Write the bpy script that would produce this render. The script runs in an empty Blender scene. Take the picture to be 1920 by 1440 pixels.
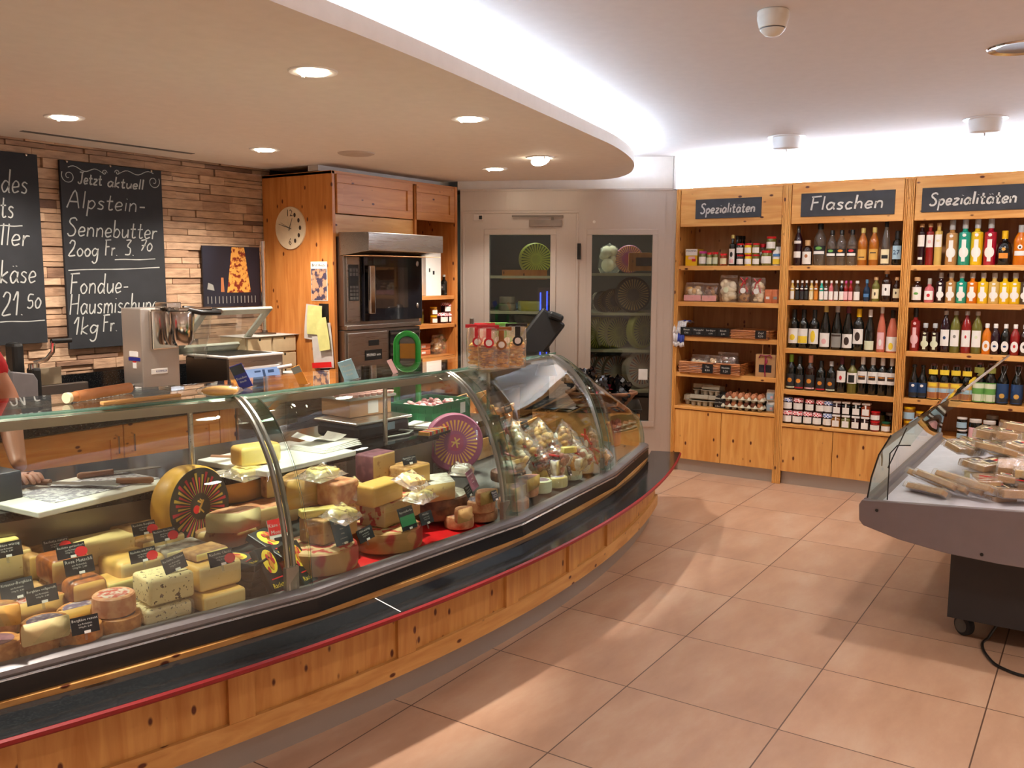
import bpy, math, random
from mathutils import Matrix, Vector
random.seed(7)
SC = bpy.context.scene
COL = SC.collection
# ------------------------------------------------------------------ camera
FPX, YAW, PITCH, ROLL, CAMZ = 1679.46, math.radians(33.596), math.radians(6.9667), math.radians(0.2316), 1.61
_f = Vector((math.cos(YAW)*math.cos(PITCH), math.sin(YAW)*math.cos(PITCH), -math.sin(PITCH)))
_r = Vector((math.sin(YAW), -math.cos(YAW), 0)); _u = _r.cross(_f)
RT = math.cos(ROLL)*_r + math.sin(ROLL)*_u
UP = -math.sin(ROLL)*_r + math.cos(ROLL)*_u
FW = _f
cam = bpy.data.cameras.new('camera'); cam.sensor_width = 36; cam.sensor_fit = 'HORIZONTAL'
cam.lens = FPX*36/1920; cam.clip_start = 0.05
camo = bpy.data.objects.new('camera', cam); COL.objects.link(camo)
M4 = Matrix((RT, UP, -FW)).transposed().to_4x4(); M4.translation = Vector((0, 0, CAMZ))
camo.matrix_world = M4
SC.camera = camo
# ------------------------------------------------------------------ view, world
SC.view_settings.view_transform = 'Standard'; SC.view_settings.look = 'None'
SC.view_settings.gamma = 1; SC.view_settings.exposure = 0.36
SC.view_settings.use_curve_mapping = False
W = bpy.data.worlds.new('world'); SC.world = W; W.use_nodes = True
W.node_tree.nodes['Background'].inputs[0].default_value = (0.9, 0.82, 0.76, 1)
W.node_tree.nodes['Background'].inputs[1].default_value = 0.25
SC.cycles.transparent_max_bounces = 24
def spot(name, loc, tgt, power, col, size=80, blend=.6, rad=.04):
    l = bpy.data.lights.new(name, 'SPOT'); l.energy = power; l.color = col
    l.spot_size = math.radians(size); l.spot_blend = blend; l.shadow_soft_size = rad
    o = bpy.data.objects.new(name, l); COL.objects.link(o); o.location = loc
    o.rotation_euler = (Vector(tgt)-Vector(loc)).to_track_quat('-Z', 'Y').to_euler()
    return o
def area(name, loc, tgt, power, col, sx, sy):
    l = bpy.data.lights.new(name, 'AREA'); l.energy = power; l.color = col
    l.shape = 'RECTANGLE'; l.size = sx; l.size_y = sy
    o = bpy.data.objects.new(name, l); COL.objects.link(o); o.location = loc
    o.rotation_euler = (Vector(tgt)-Vector(loc)).to_track_quat('-Z', 'Y').to_euler()
    return o
WARM = (1.0, .89, .77); WARM2 = (1.0, .90, .80); COOL = (.80, .91, 1.0)
CEIL, SOFF = 2.56, 2.37
# soffit downlights over the counter: (x, y, target dx, dy)
SOFFIT_SPOTS = [(2.55, 4.34, 0, .3), (2.50, 2.57, 0, 0), (3.65, 2.68, 0, 0), (3.86, 4.40, 0, .1), (5.44, 3.77, 0, 0),
                (5.08, 3.16, -.45, -.25), (1.25, 2.75, 0, 0), (1.1, 4.4, 0, 0)]
for i, (x, y, dx, dy) in enumerate(SOFFIT_SPOTS):
    spot('downlight_beam', (x, y, SOFF-.035), (x+dx, y+dy, 1.0), 100 if i in (0, 3, 4, 7) else 210, WARM, 130 if i in (0, 3, 4, 7) else 50, .6, .045)
# recessed ceiling spots over the shop floor (partly beyond the frame)
ROOM_SPOTS = [(4.40, .40, 0, 0, 50), (2.4, -.1, 0, 0, 44), (2.2, -2, 0, 0, 190), (4.4, -2, 0, 0, 80), (-.6, .3, 0, 0, 80), (-.4, -2, 0, 0, 190), (5.75, 1.5, .6, 0, 42), (5.75, .3, .6, 0, 42), (5.75, -.9, .5, 0, 42)]
for (x, y, dx, dy, pw) in ROOM_SPOTS:
    spot('ceiling_beam', (x, y, CEIL-.03), (x+dx, y+dy, 1.0), pw, WARM2, 130, .8, .05)
# ------------------------------------------------------------------ pixel -> place helpers (reference frame 1920 x 1440)
def ray(px, py): return RT*((px-960)/FPX) - UP*((py-720)/FPX) + FW
def at(px, py, ax, v):
    d = ray(px, py); t = (v-(0, 0, CAMZ)[ax])/d[ax]
    return Vector((0, 0, CAMZ)) + d*t
def PZ(px, py, z): return at(px, py, 2, z)
def PX(px, py, x): return at(px, py, 0, x)
def PY(px, py, y): return at(px, py, 1, y)
# ------------------------------------------------------------------ materials
def lin(h):
    h = h.lstrip('#'); c = [int(h[i:i+2], 16)/255 for i in (0, 2, 4)]
    return tuple((x/12.92 if x <= .04045 else ((x+.055)/1.055)**2.4) for x in c)+(1,)
MATS = {}
def nodes(name):
    m = bpy.data.materials.new(name); m.use_nodes = True; nt = m.node_tree
    return m, nt, nt.nodes['Principled BSDF'], nt.nodes['Material Output']
def pm(name, hexc, rough=.5, metal=0, var=.06, bump=0, bscale=60, spec=.5, emit=0, coat=0):
    """plain surface with a little procedural mottling"""
    if name in MATS: return MATS[name]
    m, nt, b, out = nodes(name); c = lin(hexc)
    b.inputs['Roughness'].default_value = rough; b.inputs['Metallic'].default_value = metal
    b.inputs['Specular IOR Level'].default_value = spec; b.inputs['Coat Weight'].default_value = coat
    tc = nt.nodes.new('ShaderNodeTexCoord'); n = nt.nodes.new('ShaderNodeTexNoise'); n.inputs['Scale'].default_value = bscale*.3
    nt.links.new(tc.outputs['Object'], n.inputs['Vector'])
    r = nt.nodes.new('ShaderNodeValToRGB')
    r.color_ramp.elements[0].position = .3; r.color_ramp.elements[1].position = .7
    r.color_ramp.elements[0].color = tuple(x*(1-var) for x in c[:3])+(1,)
    r.color_ramp.elements[1].color = tuple(min(1, x*(1+var)) for x in c[:3])+(1,)
    nt.links.new(n.outputs['Fac'], r.inputs['Fac']); nt.links.new(r.outputs['Color'], b.inputs['Base Color'])
    if bump:
        n2 = nt.nodes.new('ShaderNodeTexNoise'); n2.inputs['Scale'].default_value = bscale
        nt.links.new(tc.outputs['Object'], n2.inputs['Vector'])
        bp = nt.nodes.new('ShaderNodeBump'); bp.inputs['Strength'].default_value = bump; bp.inputs['Distance'].default_value = .01
        nt.links.new(n2.outputs['Fac'], bp.inputs['Height']); nt.links.new(bp.outputs['Normal'], b.inputs['Normal'])
    if emit:
        b.inputs['Emission Color'].default_value = c; b.inputs['Emission Strength'].default_value = emit
    MATS[name] = m; return m
def wood(name, light, dark, axis='z', rough=.42, knots=1.0):
    m, nt, b, out = nodes(name); N = nt.nodes.new; L = nt.links.new
    b.inputs['Roughness'].default_value = rough
    tc = N('ShaderNodeTexCoord'); mp = N('ShaderNodeMapping'); L(tc.outputs['Object'], mp.inputs['Vector'])
    s = {'x': (.9, 9, 9), 'y': (9, .9, 9), 'z': (9, 9, .9)}[axis]; mp.inputs['Scale'].default_value = s
    n = N('ShaderNodeTexNoise'); n.inputs['Scale'].default_value = 3; n.inputs['Detail'].default_value = 6; n.inputs['Distortion'].default_value = .6
    L(mp.outputs['Vector'], n.inputs['Vector'])
    r = N('ShaderNodeValToRGB'); r.color_ramp.elements[0].position = .32; r.color_ramp.elements[1].position = .68
    r.color_ramp.elements[0].color = lin(dark); r.color_ramp.elements[1].color = lin(light)
    L(n.outputs['Fac'], r.inputs['Fac'])
    mp2 = N('ShaderNodeMapping'); L(tc.outputs['Object'], mp2.inputs['Vector'])
    k = {'x': (8, 15, 15), 'y': (15, 8, 15), 'z': (15, 15, 8)}[axis]; mp2.inputs['Scale'].default_value = k
    v = N('ShaderNodeTexVoronoi'); v.inputs['Scale'].default_value = 1.0; v.inputs['Randomness'].default_value = 1
    L(mp2.outputs['Vector'], v.inputs['Vector'])
    kr = N('ShaderNodeValToRGB'); kr.color_ramp.elements[0].position = .09; kr.color_ramp.elements[1].position = .15
    kr.color_ramp.elements[0].color = (knots, knots, knots, 1); kr.color_ramp.elements[1].color = (0, 0, 0, 1)
    L(v.outputs['Distance'], kr.inputs['Fac'])
    mx = N('ShaderNodeMix'); mx.data_type = 'RGBA'
    L(kr.outputs['Color'], mx.inputs['Factor']); L(r.outputs['Color'], mx.inputs[6]); mx.inputs[7].default_value = lin('#5a2410')
    L(mx.outputs[2], b.inputs['Base Color'])
    bp = N('ShaderNodeBump'); bp.inputs['Strength'].default_value = .08; L(n.outputs['Fac'], bp.inputs['Height']); L(bp.outputs['Normal'], b.inputs['Normal'])
    MATS[name] = m; return m
def steel(name, hexc, rough=.3, axis='x', metal=1.0):
    m, nt, b, out = nodes(name); N = nt.nodes.new; L = nt.links.new
    b.inputs['Metallic'].default_value = metal
    tc = N('ShaderNodeTexCoord'); mp = N('ShaderNodeMapping'); L(tc.outputs['Object'], mp.inputs['Vector'])
    mp.inputs['Scale'].default_value = {'x': (2, 120, 120), 'y': (120, 2, 120), 'z': (120, 120, 2)}[axis]
    n = N('ShaderNodeTexNoise'); n.inputs['Scale'].default_value = 2; L(mp.outputs['Vector'], n.inputs['Vector'])
    mr = N('ShaderNodeMapRange'); mr.inputs['To Min'].default_value = rough*.92; mr.inputs['To Max'].default_value = rough*1.08
    L(n.outputs['Fac'], mr.inputs['Value']); L(mr.outputs['Result'], b.inputs['Roughness'])
    r = N('ShaderNodeValToRGB'); c = lin(hexc)
    r.color_ramp.elements[0].color = tuple(x*.96 for x in c[:3])+(1,); r.color_ramp.elements[1].color = tuple(min(1, x*1.03) for x in c[:3])+(1,)
    L(n.outputs['Fac'], r.inputs['Fac']); L(r.outputs['Color'], b.inputs['Base Color'])
    MATS[name] = m; return m
def clear(name, tint='#ffffff', refl=1.0, rough=.02, bump=0, bscale=20, body=0, bodycol='#ffffff', ior=1.5):
    """thin clear glass or film: passes light straight through with Fresnel reflection; body adds a milky share"""
    m, nt, b, out = nodes(name); N = nt.nodes.new; L = nt.links.new
    nt.nodes.remove(b)
    t = N('ShaderNodeBsdfTransparent'); t.inputs['Color'].default_value = lin(tint)
    g = N('ShaderNodeBsdfGlossy'); g.inputs['Roughness'].default_value = rough; g.inputs['Color'].default_value = (1, 1, 1, 1)
    ge = N('ShaderNodeNewGeometry'); dt = N('ShaderNodeVectorMath'); dt.operation = 'DOT_PRODUCT'; L(ge.outputs['Incoming'], dt.inputs[0]); L(ge.outputs['Normal'], dt.inputs[1])
    def mt(op, a, v):
        q = N('ShaderNodeMath'); q.operation = op; q.use_clamp = op != 'POWER'; L(a, q.inputs[0])
        if v is not None: q.inputs[1].default_value = v
        return q.outputs[0]
    ab = mt('ABSOLUTE', dt.outputs['Value'], None); iv = N('ShaderNodeMath'); iv.operation = 'SUBTRACT'; iv.inputs[0].default_value = 1; L(ab, iv.inputs[1])
    sch = mt('MULTIPLY', mt('POWER', iv.outputs[0], 5), .96); sch = mt('ADD', sch, .04)
    mu = N('ShaderNodeMath'); mu.operation = 'MULTIPLY'; mu.use_clamp = True; mu.inputs[1].default_value = refl
    L(sch, mu.inputs[0])
    first = t
    if body:
        d = N('ShaderNodeBsdfDiffuse'); d.inputs['Color'].default_value = lin(bodycol)
        mb = N('ShaderNodeMixShader'); mb.inputs['Fac'].default_value = body
        L(t.outputs['BSDF'], mb.inputs[1]); L(d.outputs['BSDF'], mb.inputs[2]); first = mb
    mx = N('ShaderNodeMixShader'); L(mu.outputs['Value'], mx.inputs['Fac'])
    L(first.outputs[0], mx.inputs[1]); L(g.outputs['BSDF'], mx.inputs[2]); L(mx.outputs['Shader'], out.inputs['Surface'])
    if bump:
        tc = N('ShaderNodeTexCoord'); n2 = N('ShaderNodeTexNoise'); n2.inputs['Scale'].default_value = bscale; n2.inputs['Detail'].default_value = 4
        L(tc.outputs['Object'], n2.inputs['Vector'])
        bp = N('ShaderNodeBump'); bp.inputs['Strength'].default_value = bump; bp.inputs['Distance'].default_value = .02
        L(n2.outputs['Fac'], bp.inputs['Height']); L(bp.outputs['Normal'], g.inputs['Normal']); L(bp.outputs['Normal'], dt.inputs[1])
    MATS[name] = m; return m
def emis(name, hexc, s):
    m, nt, b, out = nodes(name); nt.nodes.remove(b)
    e = nt.nodes.new('ShaderNodeEmission'); e.inputs['Color'].default_value = lin(hexc); e.inputs['Strength'].default_value = s
    nt.links.new(e.outputs['Emission'], out.inputs['Surface']); MATS[name] = m; return m
def speck(name, base, spots, scale, thr, rough=.6, bump=.15, soft=.06):
    """base colour with scattered specks (herbs, granite, eyes in cheese)"""
    m, nt, b, out = nodes(name); N = nt.nodes.new; L = nt.links.new
    b.inputs['Roughness'].default_value = rough
    tc = N('ShaderNodeTexCoord'); n = N('ShaderNodeTexNoise'); n.inputs['Scale'].default_value = scale; n.inputs['Detail'].default_value = 2
    L(tc.outputs['Object'], n.inputs['Vector'])
    r = N('ShaderNodeValToRGB'); r.color_ramp.elements[0].position = thr-soft; r.color_ramp.elements[1].position = thr
    r.color_ramp.elements[0].color = lin(base); r.color_ramp.elements[1].color = lin(spots)
    L(n.outputs['Fac'], r.inputs['Fac'])
    n2 = N('ShaderNodeTexNoise'); n2.inputs['Scale'].default_value = 9; L(tc.outputs['Object'], n2.inputs['Vector'])
    hs = N('ShaderNodeHueSaturation'); mr = N('ShaderNodeMapRange'); mr.inputs['To Min'].default_value = .86; mr.inputs['To Max'].default_value = 1.12
    L(n2.outputs['Fac'], mr.inputs['Value']); L(mr.outputs['Result'], hs.inputs['Value']); L(r.outputs['Color'], hs.inputs['Color'])
    L(hs.outputs['Color'], b.inputs['Base Color'])
    if bump:
        bp = N('ShaderNodeBump'); bp.inputs['Strength'].default_value = bump; bp.inputs['Distance'].default_value = .004
        L(n.outputs['Fac'], bp.inputs['Height']); L(bp.outputs['Normal'], b.inputs['Normal'])
    MATS[name] = m; return m
def checker(name, a, bcol, scale, rough=.7):
    m, nt, b, out = nodes(name); N = nt.nodes.new; L = nt.links.new
    b.inputs['Roughness'].default_value = rough
    tc = N('ShaderNodeTexCoord'); c = N('ShaderNodeTexChecker'); c.inputs['Scale'].default_value = scale
    c.inputs['Color1'].default_value = lin(a); c.inputs['Color2'].default_value = lin(bcol)
    mp = N('ShaderNodeMapping'); mp.inputs['Location'].default_value = (.0031, .0027, .0019)
    L(tc.outputs['Object'], mp.inputs['Vector']); L(mp.outputs['Vector'], c.inputs['Vector']); L(c.outputs['Color'], b.inputs['Base Color'])
    MATS[name] = m; return m
def M(n): return MATS[n]
# ------------------------------------------------------------------ mesh builder
class B:
    def __init__(s): s.v = []; s.f = []; s.m = []
    def add(s, vs, fs, m=0):
        k = len(s.v); s.v += [tuple(p) for p in vs]; s.f += [tuple(i+k for i in f) for f in fs]; s.m += [m]*len(fs); return s
    def box(s, x0, x1, y0, y1, z0, z1, m=0):
        vs = [(x, y, z) for z in (z0, z1) for y in (y0, y1) for x in (x0, x1)]
        return s.add(vs, [(0, 2, 3, 1), (4, 5, 7, 6), (0, 1, 5, 4), (2, 6, 7, 3), (0, 4, 6, 2), (1, 3, 7, 5)], m)
    def cb(s, c, d, m=0, T=None):
        x, y, z = c; a, b_, h = d[0]/2, d[1]/2, d[2]/2
        if T is None: return s.box(x-a, x+a, y-b_, y+b_, z-h, z+h, m)
        t = B().box(x-a, x+a, y-b_, y+b_, z-h, z+h); return s.add([T @ Vector(p) for p in t.v], t.f, m)
    def lathe(s, prof, n=24, ms=0, c=(0, 0, 0), sy=1.0, a0=0, a1=2*math.pi):
        """profile of (r, z) turned about z; ms: one index or one per segment"""
        full = abs(a1-a0-2*math.pi) < 1e-6; cols = n if full else n+1
        vs = [(c[0]+r*math.cos(a0+(a1-a0)*i/n), c[1]+sy*r*math.sin(a0+(a1-a0)*i/n), c[2]+z) for (r, z) in prof for i in range(cols)]
        for j in range(len(prof)-1):
            fs = []
            for i in range(n):
                i2 = (i+1) % cols
                fs.append((j*cols+i, j*cols+i2, (j+1)*cols+i2, (j+1)*cols+i))
            if j == 0: k = len(s.v); s.v += vs
            s.f += [tuple(q+k for q in f) for f in fs]; s.m += [ms if isinstance(ms, int) else ms[j]]*len(fs)
        return s
    def tube(s, path, r, n=8, m=0, cap=True):
        P = [Vector(p) for p in path]; rs = r if isinstance(r, (list, tuple)) else [r]*len(P)
        vs = []; ref = Vector((0, 0, 1)); prev = None
        for i, p in enumerate(P):
            t = (P[min(i+1, len(P)-1)]-P[max(i-1, 0)]).normalized()
            if prev is None:
                u = ref.cross(t) if abs(t.z) < .95 else Vector((1, 0, 0)).cross(t)
                u.normalize()
            else:
                u = prev-t*prev.dot(t); u.normalize()
            prev = u; w = t.cross(u)
            vs += [p+(u*math.cos(2*math.pi*k/n)+w*math.sin(2*math.pi*k/n))*rs[i] for k in range(n)]
        fs = [(i*n+k, i*n+(k+1) % n, (i+1)*n+(k+1) % n, (i+1)*n+k) for i in range(len(P)-1) for k in range(n)]
        if cap: fs += [tuple(range(n))[::-1], tuple((len(P)-1)*n+k for k in range(n))]
        return s.add(vs, fs, m)
    def prism(s, poly, z0, z1, m=0, ms=None, T=None):
        n = len(poly); vs = [(x, y, z0) for x, y in poly]+[(x, y, z1) for x, y in poly]
        if T is not None: vs = [T @ Vector(p) for p in vs]
        s.add(vs, [tuple(range(n))[::-1], tuple(range(n, 2*n))]+[(i, (i+1) % n, (i+1) % n+n, i+n) for i in range(n)], m)
        if ms: s.m[-(n+2):] = [ms[0], ms[1]]+[ms[2+i] if len(ms) > 3 else ms[2] for i in range(n)]
        return s
    def quad(s, a, b_, c, d, m=0): return s.add([a, b_, c, d], [(0, 1, 2, 3)], m)
    def sphere(s, c, r, n=12, k=8, m=0, sc=(1, 1, 1)):
        prof = [(math.sin(math.pi*j/k), -math.cos(math.pi*j/k)) for j in range(k+1)]
        vs = [(c[0]+r*sc[0]*q*math.cos(2*math.pi*i/n), c[1]+r*sc[1]*q*math.sin(2*math.pi*i/n), c[2]+r*sc[2]*z) for q, z in prof for i in range(n)]
        return s.add(vs, [(j*n+i, j*n+(i+1) % n, (j+1)*n+(i+1) % n, (j+1)*n+i) for j in range(k) for i in range(n)], m)
    def merge(s, o, T=None, dm=0):
        k = len(s.v); s.v += [tuple(T @ Vector(p)) if T is not None else p for p in o.v]
        s.f += [tuple(i+k for i in f) for f in o.f]; s.m += [i+dm for i in o.m]; return s
    def mesh(s, name, mats):
        me = bpy.data.meshes.new(name); me.from_pydata(s.v, [], s.f)
        for mm in mats: me.materials.append(MATS[mm] if isinstance(mm, str) else mm)
        me.polygons.foreach_set('material_index', s.m); me.update(); return me
    def done(s, name, mats, parent=None, smooth=False, bevel=0, loc=None, rz=0, world=False, rot=None, weld=False):
        if not isinstance(mats, (list, tuple)): mats = [mats]
        return link(name, s.mesh(name, mats), parent, smooth, bevel, loc, rz, world, rot, weld)
def link(name, me, parent=None, smooth=False, bevel=0, loc=None, rz=0, world=False, rot=None, weld=False):
    o = bpy.data.objects.new(name, me); COL.objects.link(o)
    if smooth:
        me.polygons.foreach_set('use_smooth', [True]*len(me.polygons))
        if smooth != 'all':
            try: me.set_sharp_from_angle(angle=math.radians(38))
            except Exception: pass
    if weld: o.modifiers.new('weld', 'WELD')
    if bevel:
        b = o.modifiers.new('bevel', 'BEVEL'); b.width = bevel; b.segments = 2; b.limit_method = 'ANGLE'
    if parent is not None:
        o.parent = parent
        if world: o.location = -Vector(parent.location)
    if loc is not None: o.location = loc
    if rot is not None: o.rotation_euler = rot
    elif rz: o.rotation_euler = (0, 0, rz)
    return o
def tag(o, label, cat, group=None, kind=None):
    if label: o['label'] = label
    if cat: o['category'] = cat
    if group: o['group'] = group
    if kind: o['kind'] = kind
    return o
def struct(o): o['kind'] = 'structure'; return o
def thing(name, label, cat, loc=(0, 0, 0), rz=0, group=None):
    o = bpy.data.objects.new(name, None); COL.objects.link(o); o.empty_display_size = .05
    o.location = loc; o.rotation_euler = (0, 0, rz); return tag(o, label, cat, group)
def dup(root, loc=None, rz=None, label=None, group=None):
    r = root.copy(); COL.objects.link(r)
    if loc is not None: r.location = loc
    if rz is not None: r.rotation_euler = (0, 0, rz)
    if label: r['label'] = label
    if group: r['group'] = group
    for ch in list(root.children):
        c = ch.copy(); COL.objects.link(c); c.parent = r
        for g in list(ch.children):
            d = g.copy(); COL.objects.link(d); d.parent = c
    return r
ORD = ['leftmost', 'second from left', 'third from left', 'fourth from left', 'fifth from left', 'sixth from left', 'seventh from left', 'eighth from left',
       'ninth from left', 'tenth from left', 'eleventh from left', 'twelfth from left', 'thirteenth from left', 'fourteenth from left']
# ------------------------------------------------------------------ writing: single-stroke hand lettering and printed text
GL = {
'A': (.62, '0,0 .3,1 .56,0|.1,.36 .5,.36'), 'F': (.52, '.08,0 .1,1|0,.97 .52,1|.1,.55 .4,.57'), 'H': (.6, '.04,0 .08,1|.5,0 .54,1|.06,.5 .52,.54'),
'J': (.46, '.1,1 .46,1|.34,1 .32,.3 .22,.02 .06,.04 0,.16'), 'S': (.5, '.46,.86 .34,1 .12,.94 .08,.74 .3,.52 .42,.3 .34,.06 .12,0 0,.14'),
'a': (.46, '.38,.44 .2,.52 .03,.3 .1,.04 .24,.04 .38,.26|.4,.5 .38,.14 .46,.02'), 'b': (.42, '.05,1 .04,.04|.04,.3 .2,.5 .38,.3 .26,.02 .04,.06'),
'c': (.38, '.34,.44 .16,.5 .02,.26 .12,.02 .36,.08'), 'd': (.46, '.36,.42 .18,.5 .02,.26 .12,.02 .26,.08 .38,.3|.4,1 .38,.1 .44,.02'),
'e': (.4, '.04,.24 .34,.3 .3,.48 .14,.5 .02,.26 .12,.02 .36,.1'), 'g': (.44, '.36,.42 .16,.5 .02,.28 .12,.06 .28,.12 .38,.34|.4,.5 .36,-.24 .2,-.42 .04,-.3'),
'h': (.44, '.06,1 .04,0|.05,.3 .2,.5 .34,.42 .36,.02'), 'i': (.16, '.08,.5 .07,.02|.09,.72 .1,.75'), 'k': (.4, '.06,1 .04,0|.36,.5 .06,.24 .36,.0'),
'l': (.16, '.08,1 .07,.02'), 'm': (.62, '.05,.5 .04,0|.05,.34 .18,.5 .29,.4 .29,0|.3,.34 .44,.5 .55,.4 .56,0'), 'n': (.44, '.05,.5 .04,0|.05,.32 .2,.5 .35,.4 .37,0'),
'o': (.42, '.2,.5 .03,.3 .12,.03 .3,.06 .38,.3 .2,.5'), 'p': (.42, '.06,.5 .04,-.42|.05,.34 .22,.5 .38,.3 .24,.03 .05,.1'), 'r': (.34, '.05,.5 .04,0|.05,.28 .16,.46 .32,.46'),
's': (.36, '.32,.44 .16,.5 .06,.38 .28,.2 .22,.03 .02,.06'), 't': (.36, '.16,.86 .14,.14 .22,.02 .34,.08|0,.52 .32,.54'), 'u': (.44, '.04,.5 .06,.1 .2,.02 .36,.24|.38,.5 .38,.02'),
'z': (.4, '.03,.48 .36,.48 .03,.03 .38,.03'), 'ä': (.46, '.38,.44 .2,.52 .03,.3 .1,.04 .24,.04 .38,.26|.4,.5 .38,.14 .46,.02|.14,.72 .15,.75|.3,.73 .31,.76'),
'0': (.42, '.2,.7 .03,.4 .1,.04 .28,.04 .38,.4 .2,.7'), '1': (.3, '0,.62 .2,.98 .18,0'), '2': (.46, '.03,.76 .16,.96 .36,.86 .3,.5 .02,.03 .44,.05'),
'3': (.42, '.05,.95 .36,.95 .16,.6 .36,.42 .32,.08 .03,.06'), '5': (.42, '.38,.9 .1,.9 .06,.52 .3,.5 .36,.18 .2,.0 .02,.08'), '7': (.42, '.02,.9 .4,.92 .12,0|.1,.45 .36,.48'),
'.': (.16, '.06,.0 .08,.03'), '-': (.36, '.04,.3 .32,.31'), ' ': (.3, '')}
def smoothline(pts, k=4):
    if len(pts) < 3: return pts
    o = []; P = [pts[0]]+pts+[pts[-1]]
    for i in range(1, len(P)-2):
        for j in range(k):
            t = j/k; a, b, c, d = P[i-1], P[i], P[i+1], P[i+2]
            o.append(tuple(.5*((2*b[q])+(-a[q]+c[q])*t+(2*a[q]-5*b[q]+4*c[q]-d[q])*t*t+(-a[q]+3*b[q]-3*c[q]+d[q])*t**3) for q in (0, 1)))
    o.append(pts[-1]); return o
def ribbons(b, lines, w, org, ux, uy, lift, th=.0006):
    """flat chalk strokes: polylines in the plane of ux, uy at org, raised by lift along the normal"""
    ux, uy, org = Vector(ux), Vector(uy), Vector(org); nn = ux.cross(uy)
    for ln in lines:
        vs = []
        for i, p in enumerate(ln):
            q, r = ln[max(i-1, 0)], ln[min(i+1, len(ln)-1)]
            t = Vector((r[0]-q[0], r[1]-q[1])); t = t.normalized() if t.length > 1e-9 else Vector((1, 0))
            s = w*(.75+.4*random.random())/2
            for sg in (1, -1):
                x, y = p[0]-t.y*s*sg, p[1]+t.x*s*sg
                vs.append(org+ux*x+uy*y+nn*lift)
        b.add(vs, [(2*i, 2*i+1, 2*i+3, 2*i+2) for i in range(len(ln)-1)])
    return b
def hand(text, h, x0=0, y0=0, slant=.12, gap=.07, k=4):
    out = []; x = x0
    for ch in text:
        wd, st = GL[ch]
        for seg in st.split('|'):
            if not seg: continue
            pts = [tuple(map(float, q.split(','))) for q in seg.split()]
            pts = smoothline(pts, k)
            out.append([(x+(p[0]+slant*p[1])*h, y0+p[1]*h) for p in pts])
        x += (wd+gap)*h
    return out, x
FONTC = {}
def printed(text, size, res=1):
    key = (text, round(size, 4))
    if key in FONTC: return FONTC[key]
    cu = bpy.data.curves.new('t', 'FONT'); cu.body = text; cu.size = size; cu.resolution_u = res; cu.align_x = 'CENTER'; cu.align_y = 'CENTER'
    o = bpy.data.objects.new('t', cu); COL.objects.link(o)
    dg = bpy.context.evaluated_depsgraph_get(); me = bpy.data.meshes.new_from_object(o.evaluated_get(dg))
    vs = [v.co.copy() for v in me.vertices]; fs = [tuple(p.vertices) for p in me.polygons]
    bpy.data.objects.remove(o); bpy.data.curves.remove(cu); bpy.data.meshes.remove(me)
    FONTC[key] = (vs, fs); return vs, fs
def text_on(b, text, size, org, ux, uy, lift=.0008, m=0, maxw=None):
    vs, fs = printed(text, size); ux, uy, org = Vector(ux), Vector(uy), Vector(org); nn = ux.cross(uy)
    k = 1
    if maxw and vs:
        wd = max(v.x for v in vs)-min(v.x for v in vs)
        if wd > maxw: k = maxw/wd
    return b.add([org+ux*(v.x*k)+uy*(v.y*k)+nn*lift for v in vs], fs, m)
# ------------------------------------------------------------------ material library
wood('pine_z', '#e6ad62', '#cf8b40', 'z'); wood('pine_y', '#e8b168', '#d39148', 'y'); wood('pine_x', '#e6ad62', '#cf8b40', 'x')
wood('pine_old', '#cf8a48', '#b56c30', 'z'); wood('pine_oldx', '#cf8f50', '#b87438', 'x')
wood('pine_back', '#c08a58', '#a87244', 'z'); wood('pine_pale', '#dfb072', '#cc9450', 'x')
steel('steel_x', '#b9b2aa', .28, 'x'); steel('steel_z', '#c9c0b8', .36, 'z', .75); steel('steel_dark', '#7d756e', .4, 'x'); steel('chrome', '#d8d4cf', .12, 'z')
steel('kick_steel', '#b5b0aa', .45, 'y', .7)
speck('granite', '#0d0d0f', '#2a2c2c', 160, .62, .12, 0); speck('granite_ledge', '#202224', '#2c2f30', 140, .6, .09, 0)
pm('white_paint', '#efe6dd', .8, var=.02); pm('ceiling_paint', '#d8d0cb', .85, var=.02); pm('white_plastic', '#e9e6e0', .45, var=.02)
pm('white_enamel', '#f1efec', .35, var=.02); pm('black_plastic', '#161616', .4, var=.1); pm('grey_plastic', '#5b5854', .45); pm('rail_grey', '#7f7b7d', .38, .35)
pm('bracket_metal', '#a39d97', .3, .7, var=.02); pm('rail_black', '#151415', .35); pm('red_edge', '#8e1719', .4); pm('rubber', '#1c1c1e', .7); pm('slate', '#1d1f24', .75, var=.18, bscale=30)
pm('slate_grey', '#393b40', .75, var=.2, bscale=30); pm('chalk', '#d9d8d2', .95); pm('chalk_dim', '#a9aba8', .95, var=.15); pm('paper', '#eceae4', .8, var=.02); pm('paper_dim', '#c9c5c0', .8)
pm('card_black', '#17181b', .45); pm('card_white', '#f2f2ee', .6); pm('card_red', '#e01f22', .5); pm('card_green', '#2f8f56', .5); pm('card_teal', '#1d4250', .5); pm('card_blue', '#9cc4d8', .5)
pm('island_grey', '#7b7071', .45, .1, var=.03); pm('island_base', '#2a2727', .6); pm('island_tray', '#cfcdd8', .4)
pm('mortar', '#5a4636', .95); pm('dark_void', '#141210', .9); pm('fridge_in', '#4a4640', .6); pm('wood_grey', '#6a5540', .7)
clear('pane', '#f4faf7', 1.0, .01); clear('pane_edge', '#c4ddd5', .8, .1, body=.22, bodycol='#8fb3a8'); clear('fridge_pane', '#d5d8d4', 1.0, .01); clear('film', '#ffffff', 3.2, .1, .6, 26, .07, '#ffffff')
clear('acrylic', '#eef0ee', 1.0, .05, body=.06); clear('oven_pane', '#5a544e', 1.0, .02)
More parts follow.
